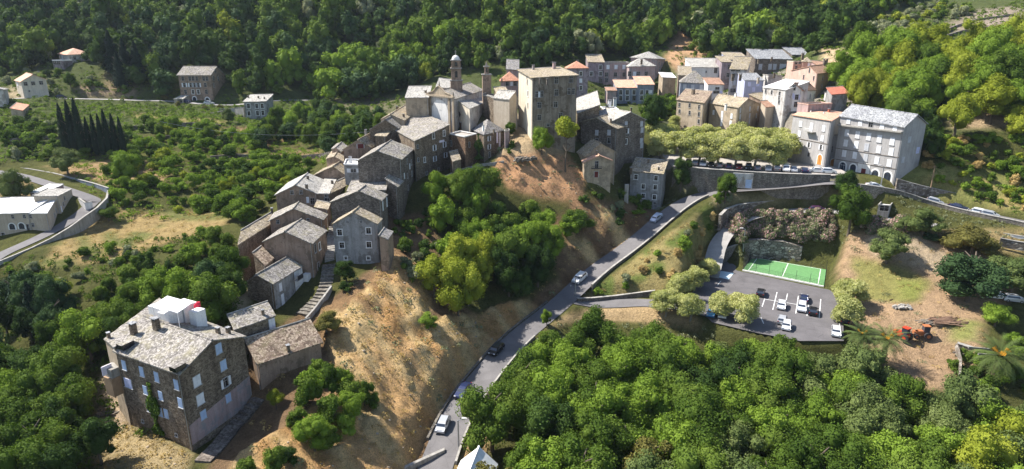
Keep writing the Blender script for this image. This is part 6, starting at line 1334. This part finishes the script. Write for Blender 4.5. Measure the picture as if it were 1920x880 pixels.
# ivy patches: leaves held close to a wall
def ivy(label, px, py, a, b, half, hgt, nrm_off=.12, n=900, kind='leaf_mid'):
    u, z = ray_wall(px, py, a, b); e = (b-a); e.z = 0; e.normalize(); nn = Vector((e.y, -e.x, 0)); nn = nn if nn.y < 0 else -nn
    r = rng(int(px)); t = r.uniform(-1, 1, n); q = r.uniform(-1, 1, n); k = np.abs(t) < (.55+.45*np.sin(q*5+1))*(1-.3*q); t = t[k]; q = q[k]
    base = np.array(a[:])+np.outer(u+t*half, np.array(e[:])); base[:, 2] = z+q*hgt/2; base += np.array(nn[:])*r.uniform(.05, .35, (len(t), 1))
    v, ti = leaves(r, base, np.tile(np.array(nn[:])+[0, 0, .5], (len(t), 1)), .2, .45+r.uniform(-.2, .2, len(t)), .5)
    o = bpy.data.objects.new('ivy', mk('ivy', (v, np.arange(len(v)).reshape(-1, 4), np.zeros((0, 3), int), ti), kind)); COL.objects.link(o); tag(o, label, 'ivy')
ivy('dark ivy climbing the middle of the largest house', 290, 765, c1[0], c1[1], 1.6, 8.5, n=2600)
ivy('strip of ivy between the church terrace wall and the hip roofed house', 897, 275, PD(893, 251, 173), PD(908, 252.5, 173.5), 1.3, 7, n=1200, kind='leaf_deep')
# palms
def palm(label, px, py, h, s, fruit=False):
    p = G(px, py); root = empty('palm_tree', p); tag(root, label, 'palm tree'); r = random.Random(int(px)); m = MB()
    for i in range(6): m.tube((0, 0, -.5+h*i/6), (0, 0, -.5+h*(i+1)/6+.1), .42*s*(1+.12*(i % 2)), .38*s, n=8)
    m.build('trunk', M['palm_bark'], root); V = []; T_ = []
    for k in range(46):
        t = k*2.399; el = R(75)-R(105)*(k/46)**.9; d = Vector((math.cos(t), math.sin(t), 0)); L = s*3.4*r.uniform(.9, 1.1); prev = Vector((0, 0, h)); n = 9
        for i in range(n):
            e2 = el-R(62)*(i/n)**1.2; nx = prev+(d*math.cos(e2)+UP*math.sin(e2))*L/n; side = d.cross(UP); wd = s*.62*math.sin(math.pi*(i+1.3)/(n+1.6))
            for sg in (-1, 1):
                for j in range(3):
                    b0 = prev.lerp(nx, j/3); b1 = prev.lerp(nx, (j+.55)/3); tip = b0+side*sg*wd+(nx-prev)*1.1-UP*wd*.35
                    V += [b0, b1, tip, tip]; T_ += [.5+.4*(k/46-.5)+r.uniform(-.1, .1)]*4
            prev = nx
    V = np.array([v[:] for v in V]); V[3::4] += .02
    o = bpy.data.objects.new('fronds', mk('fronds', (V, np.arange(len(V)).reshape(-1, 4), np.zeros((0, 3), int), np.array(T_)), 'leaf_palm')); COL.objects.link(o); o.parent = root
    m = MB()
    for k in range(10 if fruit else 5):
        t = k*2.1; a = Vector((0, 0, h+.1)); b = a+Vector((math.cos(t)*.9*s, math.sin(t)*.9*s, .75*s)); m.tube(a, b, .09*s, .34*s if fruit else .2*s, n=6)
    m.build('fruit_stalks', M['leaf_fruit'], root)
palm('large date palm with orange fruit stalks at the right edge of the field', 1866, 706, 4.2, 1.55, True)
palm('date palm right of its twin at the corner of the wood', 1652, 694, 6.5, 1.15, True); palm('date palm left of its twin, half sunk in the wood', 1606, 684, 6.5, 1.05)
# hillside wood behind the village: the nearest 300 are trees of their own, the rest one mass
FAR = scatter('-80 120;20 130;100 95;190 95;200 130;250 140;320 165;330 118;425 118;445 165;520 172;700 170;735 165;760 150;840 118;905 115;1000 115;1100 92;1245 92;1262 60;1295 50;1330 95;1420 90;1480 82;1545 85;1560 60;1600 35;1700 0;1760 -60;-80 -60', 6.1, 5, dmin=235, dmax=560, margin=3, seed=41)
def fkind(px, py):
    n1 = float(vn(px, py*2, 90, 12)); 
    if n1 > .12: return 'd' if px < 500 else pick([('m', 3), ('g', 1.5)])
    if n1 < -.2: return 'b' if px < 900 else 'd'
    return pick([('m', 3), ('d', 2), ('b', 1.2 if px < 800 else .3), ('y', .15 if px > 900 else .03), ('o', .35)])
FK = {'m': 'leaf_mid', 'd': 'leaf_deep', 'b': 'leaf_blue', 'y': 'leaf_yellow', 'o': 'leaf_olive', 'g': 'leaf_bright'}
merged('hillside_wood', 'dense wood of mixed greens covering the hillside behind the village', 'wood', [(fkind(q[3], q[4]), q[0], q[1], q[2], rr.choice((.6, .8, .95, 1.1, 1.3, 1.75))) for q in FAR],
       {k: [crown_data(900+ki*5+v, 4.0, 8+v, 620, .42, 14, .36, .0) for v in range(4)] for ki, k in enumerate(FK)}, FK)
# low undergrowth and dry grass: uncountable cover
def cover(name, label, cat, pts_, nl, size, Rr, Hh, mat, seed):
    ds = [crown_data(seed+v, Rr, Hh, nl, size, 5, .5, -.2, .8, core=False) for v in range(3)]; Vs, Ts = [], []; r = rng(seed)
    for i, q in enumerate(pts_):
        V, Fq, tri, T_ = ds[i % 3]; t = r.uniform(0, 6.28); s = r.uniform(.5, 1.4); c_, s_ = math.cos(t)*s, math.sin(t)*s
        Vs.append(np.c_[V[:, 0]*c_-V[:, 1]*s_+q[0], V[:, 0]*s_+V[:, 1]*c_+q[1], V[:, 2]*s+q[2]-.1]); Ts.append(T_+r.uniform(-.25, .25))
    V = np.concatenate(Vs); o = bpy.data.objects.new(name, mk(name, (V, np.arange(len(V)).reshape(-1, 4), np.zeros((0, 3), int), np.concatenate(Ts)), mat)); COL.objects.link(o); tag(o, label, cat, kind='stuff')
U = scatter('-60 185;330 200;600 200;720 230;620 300;430 400;200 420;120 300;-60 310', 2.6, .3, dmin=120, dmax=290, margin=.8, roadm=.5, seed=51, keep=.8)
cover('undergrowth', 'low green brambles covering the terraces left of the ridge', 'undergrowth', U, 60, .2, 1.1, .8, 'leaf_bright', 61)
U = scatter('-60 500;300 440;460 440;460 600;380 700;190 900;-60 900', 2.4, .3, dmin=60, dmax=160, margin=.8, seed=52, keep=.8)+scatter('1690 250;1960 250;1960 420;1850 390;1690 340', 2.6, .3, dmin=140, dmax=220, seed=53, keep=.7)
cover('undergrowth', 'low leafy undergrowth at the left and on the slope above the upper road', 'undergrowth', U, 60, .2, 1.1, .9, 'leaf_mid', 62)
U = scatter(Z_SLIDE, 1.35, .2, dmin=70, dmax=160, margin=.5, roadm=1.2, seed=54, keep=.8)+scatter('190 760;250 790;360 850;350 900;180 900', 1.2, .2, dmin=60, dmax=110, margin=.4, seed=55)+scatter('1090 560;1250 440;1330 385;1345 430;1325 500;1240 555', 1.7, .2, dmin=120, dmax=190, roadm=.4, seed=56, keep=.8)+scatter('60 500;210 390;430 395;430 420;250 480', 1.9, .2, dmin=120, dmax=190, seed=57, keep=.6)+scatter('1040 440;1130 380;1215 400;1150 470;1030 570;980 560', 1.8, .2, dmin=130, dmax=185, roadm=1, seed=58, keep=.7)+scatter('1600 450;1900 460;1900 560;1800 720;1650 640', 2.2, .2, dmin=110, dmax=170, seed=59, keep=.45)
cover('dry_grass', 'dry straw coloured grass tufts on the bare slopes and fields', 'grass', U, 26, .12, .6, .45, 'leaf_dry', 63)
U = scatter('600 560;700 500;830 460;900 590;1000 560;1060 520;1000 430;1120 370;1230 390;1190 470;1010 620;800 800;560 880;440 860;560 790;640 700', 3.0, .3, dmin=75, dmax=185, margin=.8, roadm=1.2, seed=60, keep=.33)
cover('scrub_cover', 'sparse dark low scrub on the steep bank above the lower road', 'undergrowth', U, 50, .15, .8, .7, 'leaf_olive', 64)

U = scatter('1335 350;1600 345;1700 370;1920 425;1920 450;1760 440;1600 470;1560 470;1340 500;1330 430', 1.7, .2, dmin=140, dmax=190, margin=.6, roadm=.3, seed=71, keep=.85)+scatter('1000 600;1340 600;1350 660;960 680', 1.7, .2, dmin=110, dmax=150, roadm=1, seed=72)+scatter('600 200;960 200;960 300;600 300;1090 290;1270 290;1270 400;1090 400', 2.0, .2, dmin=160, dmax=200, roadm=.5, margin=.5, seed=73, keep=.7)
cover('undergrowth', 'green and straw herbs on the banks between the walls and the games court', 'undergrowth', U, 40, .15, .75, .6, 'leaf_olive', 74)
U = scatter('-60 140;600 185;760 180;760 250;480 240;200 230;-60 230', 2.8, .2, dmin=200, dmax=300, margin=.6, roadm=.6, seed=75, keep=.8)+scatter('150 120;480 120;520 170;200 180;-60 100;0 60;150 80', 3.2, .2, dmin=250, dmax=330, margin=.6, seed=76, keep=.8)+scatter('700 130;1300 80;1600 60;1920 0;1920 230;1600 200;1200 200;1000 160', 3.2, .3, dmin=190, dmax=340, margin=.6, seed=77, keep=.7)
cover('undergrowth', 'herbs and low scrub on the slopes around the far road and the upper village', 'undergrowth', U, 34, .3, 1.2, .9, 'leaf_mid', 78)
U = scatter('480 900;430 760;560 640;620 560;700 480;780 480;830 560;930 600;1010 590;900 720;830 800;780 900', 3.4, .2, dmin=75, dmax=150, margin=.5, roadm=1.2, seed=79, keep=.3)
cover('scrub_cover', 'scattered brown herbs on the landslide', 'undergrowth', U, 40, .13, .7, .6, 'leaf_dry', 80)

scr = scatter('1600 450;1700 440;1860 480;1860 570;1800 720;1650 650;1580 520', 4.2, .3, dmin=115, dmax=165, seed=81, keep=.35)
cover('undergrowth', 'patches of green weeds in the dry field right of the car park', 'undergrowth', scr, 120, .13, 1.3, .5, 'leaf_olive', 82)
# stones lying on the bare slopes
rk = scatter(Z_SLIDE, 2.2, .1, dmin=70, dmax=155, margin=.5, roadm=.4, seed=83, keep=.4)+scatter('925 310;945 285;1060 285;1100 330;1090 390;1020 370;950 350', 1.8, .1, dmin=140, dmax=185, seed=84, keep=.5)+scatter('190 760;250 790;360 850;350 900;180 900', 2, .1, dmin=60, dmax=110, seed=85, keep=.4)
iv, if_ = ico(); r = rng(9); V = []; Fk = []; n0 = 0
for q in rk:
    s = r.uniform(.08, .3); v = iv*(1+r.uniform(-.25, .25, (len(iv), 1)))*s*np.array([1, r.uniform(.6, 1), r.uniform(.4, .8)])+[q[0], q[1], q[2]]; V.append(v); Fk.append(if_+n0); n0 += len(iv)
V = np.concatenate(V); o = bpy.data.objects.new('rocks', mk('rocks', (V, np.zeros((0, 4), int), np.concatenate(Fk), np.zeros(len(V))), 'sandwall')) if 0 else None
me = bpy.data.meshes.new('rocks'); me.from_pydata(V.tolist(), [], np.concatenate(Fk).tolist()); me.materials.append(M['tan']); o = bpy.data.objects.new('rocks', me); COL.objects.link(o); tag(o, 'loose stones scattered over the bare slopes', 'rocks', kind='stuff')
# ---------------------------------------------------------------- cars
def paint(name, col, metal=.3):
    if name in M: return M[name]
    m, nt, b = newmat(name); b.inputs['Base Color'].default_value = (*col, 1); b.inputs['Roughness'].default_value = .32; b.inputs['Metallic'].default_value = metal; b.inputs['Coat Weight'].default_value = .5; b.inputs['Coat Roughness'].default_value = .08
    MATS[name] = m; return m
PC = {'white': (.75, .75, .75), 'silver': (.45, .46, .48), 'grey': (.16, .165, .18), 'black': (.012, .012, .014), 'navy': (.02, .03, .09), 'blue': (.05, .2, .42), 'red': (.22, .02, .02), 'purple': (.09, .03, .08), 'paleblue': (.45, .5, .6)}
flat('tyre', (.015, .015, .015), .9); flat('headlamp', (.7, .7, .72), .1, .2); flat('tail_lamp', (.35, .01, .01), .3)
def car(label, p, head, col, kind='hatch', group=None, cat='car', name='parked_car', pitch=0):
    L, Wd, Ht = {'hatch': (4.0, 1.72, 1.48), 'sedan': (4.5, 1.76, 1.43), 'suv': (4.4, 1.82, 1.68), 'van': (4.8, 1.9, 1.95)}[kind]
    root = empty(name, p, head); root.rotation_euler = (0, -pitch, head); tag(root, label, cat, group); h = L/2
    prof = {'hatch': [(-h, .45), (-h, .85), (-h+.12, 1.0), (-h+.5, Ht-.08), (-h+.8, Ht), (.35, Ht), (.75, Ht-.12), (1.2, .98), (h-.25, .82), (h, .62), (h, .3), (-h, .3)],
            'sedan': [(-h, .45), (-h, .9), (-h+.6, 1.0), (-h+1.2, Ht-.03), (-.1, Ht), (.5, Ht-.1), (1.15, .98), (h-.2, .82), (h, .62), (h, .3), (-h, .3)],
            'suv': [(-h, .5), (-h, 1.0), (-h+.15, 1.2), (-h+.4, Ht-.06), (-h+.7, Ht), (.4, Ht), (.8, Ht-.12), (1.25, 1.12), (h-.2, .98), (h, .75), (h, .38), (-h, .38)],
            'van': [(-h, .5), (-h, 1.2), (-h+.1, 1.7), (-h+.3, Ht), (1.0, Ht), (1.35, Ht-.2), (1.85, 1.15), (h-.15, .95), (h, .7), (h, .35), (-h, .35)]}[kind]
    def wy(z): return Wd/2*(1 if z < 1.0 else 1-.34*(z-1.0)/(Ht-1.0)*.62)
    k = len(prof); vs = []
    for x, z in prof: vs.append((x, -wy(z), z))
    for x, z in prof: vs.append((x, wy(z), z))
    m = MB(); m.add(vs, [tuple(range(k)), tuple(reversed(range(k, 2*k)))]+[(i, (i+1) % k, k+(i+1) % k, k+i) for i in range(k)])
    b = m.build('body', paint('paint_'+col, PC[col]), root); md = b.modifiers.new('b', 'BEVEL'); md.width = .06; md.segments = 2; md.limit_method = 'ANGLE'
    # glass: windscreen, rear window, side windows
    i0 = max(i for i, q in enumerate(prof) if q[1] >= Ht-.25 and q[0] > 0); (x1, z1), (x2, z2) = prof[i0], prof[i0+1]
    g = MB(); o_ = .012
    def strip(xa, za, xb, zb, sh):
        g.add([(xa+o_*sh, -wy(za)*.9, za+o_), (xa+o_*sh, wy(za)*.9, za+o_), (xb+o_*sh, wy(zb)*.88, zb+o_), (xb+o_*sh, -wy(zb)*.88, zb+o_)], [(0, 1, 2, 3)])
    strip(x1+.05, z1-.03, x2-.06, z2+.04, 1); g.build('windscreen', M['pane_blue'], root); g = MB()
    rb, rt = [(q, r_) for q, r_ in zip(prof, prof[1:]) if r_[1] > Ht-.15 and q[1] < Ht-.2][0]; strip(rb[0]+.03, rb[1]+.04, rt[0]-.03, rt[1]-.03, -1); g.build('rear_window', M['pane_blue'], root)
    for s in (-1, 1):
        g = MB(); zl, zh = (1.02 if kind != 'suv' else 1.14), Ht-.12; xs_ = (rt[0]+.05, x2-.3, x1-.02, rt[0]+.15)
        if kind == 'van': xs_ = (.3, x2-.25, x1-.02, .3)
        q = [(xs_[0], zl), (xs_[1], zl), (xs_[2], zh), (xs_[3], zh)]; g.add([(x, s*(wy(z)+.012), z) for x, z in q], [(0, 1, 2, 3)]); g.build('side_window', M['pane_blue'], root)
        g = MB(); g.box((h-.06, s*Wd*.36, .7), (.16, .34, .16)); g.build('headlight', M['headlamp'], root)
        g = MB(); g.box((-h+.03, s*Wd*.4, .85), (.1, .22, .2)); g.build('tail_light', M['tail_lamp'], root)
        g = MB(); g.box((x2-.35, s*(Wd/2+.1), 1.02), (.14, .2, .13)); g.build('wing_mirror', M['paint_'+col], root)
        for x in (-h+.75, h-.8):
            g = MB(); g.tube((x, s*(Wd/2-.2), .31), (x, s*(Wd/2+.02), .31), .31, n=16); w2 = g.build('wheel', M['tyre'], root)
            g = MB(); g.tube((x, s*(Wd/2+.0), .31), (x, s*(Wd/2+.035), .31), .19, n=10); g.build('rim', M['zinc'], w2)
    return root
def hd(x1, y1, x2, y2, z=None):
    a = G(x1, y1) if z is None else PZ(x1, y1, z); b = G(x2, y2) if z is None else PZ(x2, y2, z); return math.atan2(b.y-a.y, b.x-a.x), a, b
def onroad(line, px, py, off, dz=.03):
    """point of a road lane nearest the photo pixel, with its heading and slope"""
    best = min(range(1, len(line)-1), key=lambda i: (proj(line[i].x, line[i].y, line[i].z)[0]-px)**2+(proj(line[i].x, line[i].y, line[i].z)[1]-py)**2)
    a, b = line[best-1], line[best+1]; ex = [proj(q.x, q.y, q.z) for q in (a, b)]; t = ((px-ex[0][0])*(ex[1][0]-ex[0][0])+(py-ex[0][1])*(ex[1][1]-ex[0][1]))/((ex[1][0]-ex[0][0])**2+(ex[1][1]-ex[0][1])**2)
    p = a.lerp(b, min(1.5, max(-.5, t))); d = b-a; l = d.xy.length; n = Vector((d.y, -d.x, 0))/l
    return p+n*off+UP*dz, math.atan2(d.y, d.x), math.atan2(d.z, l)
def rc(label, line, px, py, off, col, kind='hatch', rev=False, **k):
    p, h, s = onroad(line, px, py, off); car(label, p, h+(math.pi if rev else 0), col, kind, pitch=-(s if not rev else -s)*-1, **k)
rc('silver hatchback with dark roof on the lower road, nearest car in the picture', LOW, 842, 802, -1.4, 'silver', 'hatch', True)
rc('dark navy estate parked behind the nearest silver car on the lower road', LOW, 884, 742, -1.4, 'navy', 'sedan', True)
rc('black car in the shade at the cliff foot on the lower road', LOW, 944, 664, -1.5, 'black', 'hatch', True)
rc('white hatchback driving down to the junction', LOW, 1098, 532, -1.1, 'white', 'suv', True)
rc('pale blue hatchback in the shadow of the grey house, heading downhill', LOW, 1240, 416, -1.2, 'paleblue', 'hatch', True)
rc('white car parked in front of the larger hotel', LOW, 1636, 351, 1.3, 'white', 'sedan')
rc('silver blue car parked on the upper road, just right of the utility pole', LOW, 1752, 382, 1.2, 'silver', 'hatch')
rc('long black estate parked on the upper road', LOW, 1797, 393, 1.0, 'navy', 'sedan')
rc('white car half hidden above the bronze green tree', LOW, 1838, 402, 1.0, 'white', 'hatch')
rc('grey car at the end of the line above the bronze green tree', LOW, 1856, 407, 1.2, 'silver', 'hatch')
rc('dark purple car in the sunken lane under the rubble wall', LOOP, 1532, 398, 1.2, 'purple', 'hatch')
rc('small dark car parked on the lane below the white villa', FARR, 115, 187, 0, 'black', 'hatch'); rc('dark car on the far road left of the clipped shrubs', FARR, 349, 193, .8, 'navy', 'sedan'); rc('pale car beside the clipped shrub by the lone mansion', FARR, 394, 199, .8, 'silver', 'hatch')
PL = [(1290, 309, 'black', 'hatch', 'black car at the shaded left end of the plaza row'), (1303, 310.5, 'grey', 'suv', 'grey car second from the left end of the plaza row'), (1318, 311.5, 'paleblue', 'suv', 'pale blue car in a gap of sun, left part of the plaza row'), (1333, 313, 'black', 'sedan', 'black saloon right of the pale blue car'), (1349, 314, 'grey', 'hatch', 'dark grey hatchback beside the black saloon in the plaza row'),
 (1366, 315.5, 'navy', 'hatch', 'navy car over the left edge of the rendered wall panel'), (1386, 317, 'red', 'sedan', 'dark red car in the middle of the plaza row'), (1403, 318, 'black', 'suv', 'black off roader right of the dark red car'), (1420, 319.5, 'grey', 'hatch', 'mid grey car under the last plane tree but one'), (1440, 320.5, 'silver', 'hatch', 'silver car left of the white van'),
 (1456, 321, 'grey', 'suv', 'grey car with sunlit roof just left of the white van'), (1473, 321.5, 'white', 'van', 'white van parked nose out in the plaza row'), (1488, 322.5, 'silver', 'hatch', 'silver car tucked right of the white van'), (1508, 323.5, 'navy', 'sedan', 'navy saloon towards the sunny end of the plaza row')]
hw = hd(1376, 320, 1472, 326, ZP)[0]
for x, y, c, k, lb in PL:
    p = PZ(x, y, ZP+.03); q = hd(x, y, x+1, y, ZP)[0]; car(lb, p+Vector((.2, .5, 0)), hw-math.pi/2+(math.pi if c in ('grey', 'navy') else 0), c, k)
car('white car parked lengthwise at the sunny end of the plaza row', PZ(1533, 323.5, ZP+.03), hw, 'white', 'sedan'); car('second white car lengthwise, last before the hotel corner', PZ(1553, 325, ZP+.03), hw, 'white', 'hatch')
car('dark car with bright roof at the back of the plaza beside the plane trees', PZ(1240, 268, 36.5), .4, 'grey', 'suv')
hs, a_, b_ = hd(1449, 581, 1457, 548, ZL); zc = ZL+.06
for x, y, c, k, lb in ((1426, 553, 'black', 'hatch', 'black car alone at the top left of the car park'), (1465, 577, 'white', 'hatch', 'white car in the middle of the car park'), (1507, 564, 'navy', 'sedan', 'navy car nose to nose behind the white car'), (1503, 581, 'white', 'suv', 'white car touching the navy one in the car park'), (1524, 588, 'black', 'hatch', 'black car right of the white and navy pair'),
    (1466, 604, 'silver', 'hatch', 'silver car near the front edge of the car park'), (1474, 615, 'white', 'hatch', 'white car half under the trees at the front edge'), (1334, 591, 'blue', 'hatch', 'blue car under the small pale plane tree'), (1356, 593, 'white', 'hatch', 'white car between the blue car and the broad plane tree'), (1386, 598, 'silver', 'hatch', 'silver car under the broad plane tree'), (1583, 604, 'black', 'hatch', 'black car in the shade of the right corner plane tree'), (1567, 627, 'white', 'hatch', 'white car at the lower right corner of the car park')):
    car(lb, PZ(x, y, zc), hs+(math.pi if c in ('white', 'blue') else 0), c, k)
p = G(1284, 578); car('white car at the lane end left of the car park', p+UP*.1, hd(1270, 572, 1300, 584)[0], 'white', 'sedan')
for x, y, c, lb in ((1868, 560, 'white', 'white car behind the bluish green round tree at the right edge'), (1900, 566, 'silver', 'silver car parked on the gravel at the right edge')):
    car(lb, G(x, y)+UP*.1, R(-20), c, 'hatch')
p = G(1598, 590); car('dark red car under the pale plane tree right of the car park', p+UP*.1, R(60), 'red', 'hatch')
# ---------------------------------------------------------------- air
mb = MB(); mb.box((0, 390, 125), (920, 880, 290)); hz = mb.build('haze', newmat('haze')[0]); tag(hz, kind='stuff')
m = hz.data.materials[0]; nt = m.node_tree; nt.nodes.remove(nt.nodes['Principled BSDF']); pv = N(nt, 'ShaderNodeVolumePrincipled')
pv.inputs['Color'].default_value = (.72, .82, 1, 1); pv.inputs['Density'].default_value = .00006; pv.inputs['Anisotropy'].default_value = .2
nt.links.new(pv.outputs[0], nt.nodes['Material Output'].inputs['Volume'])
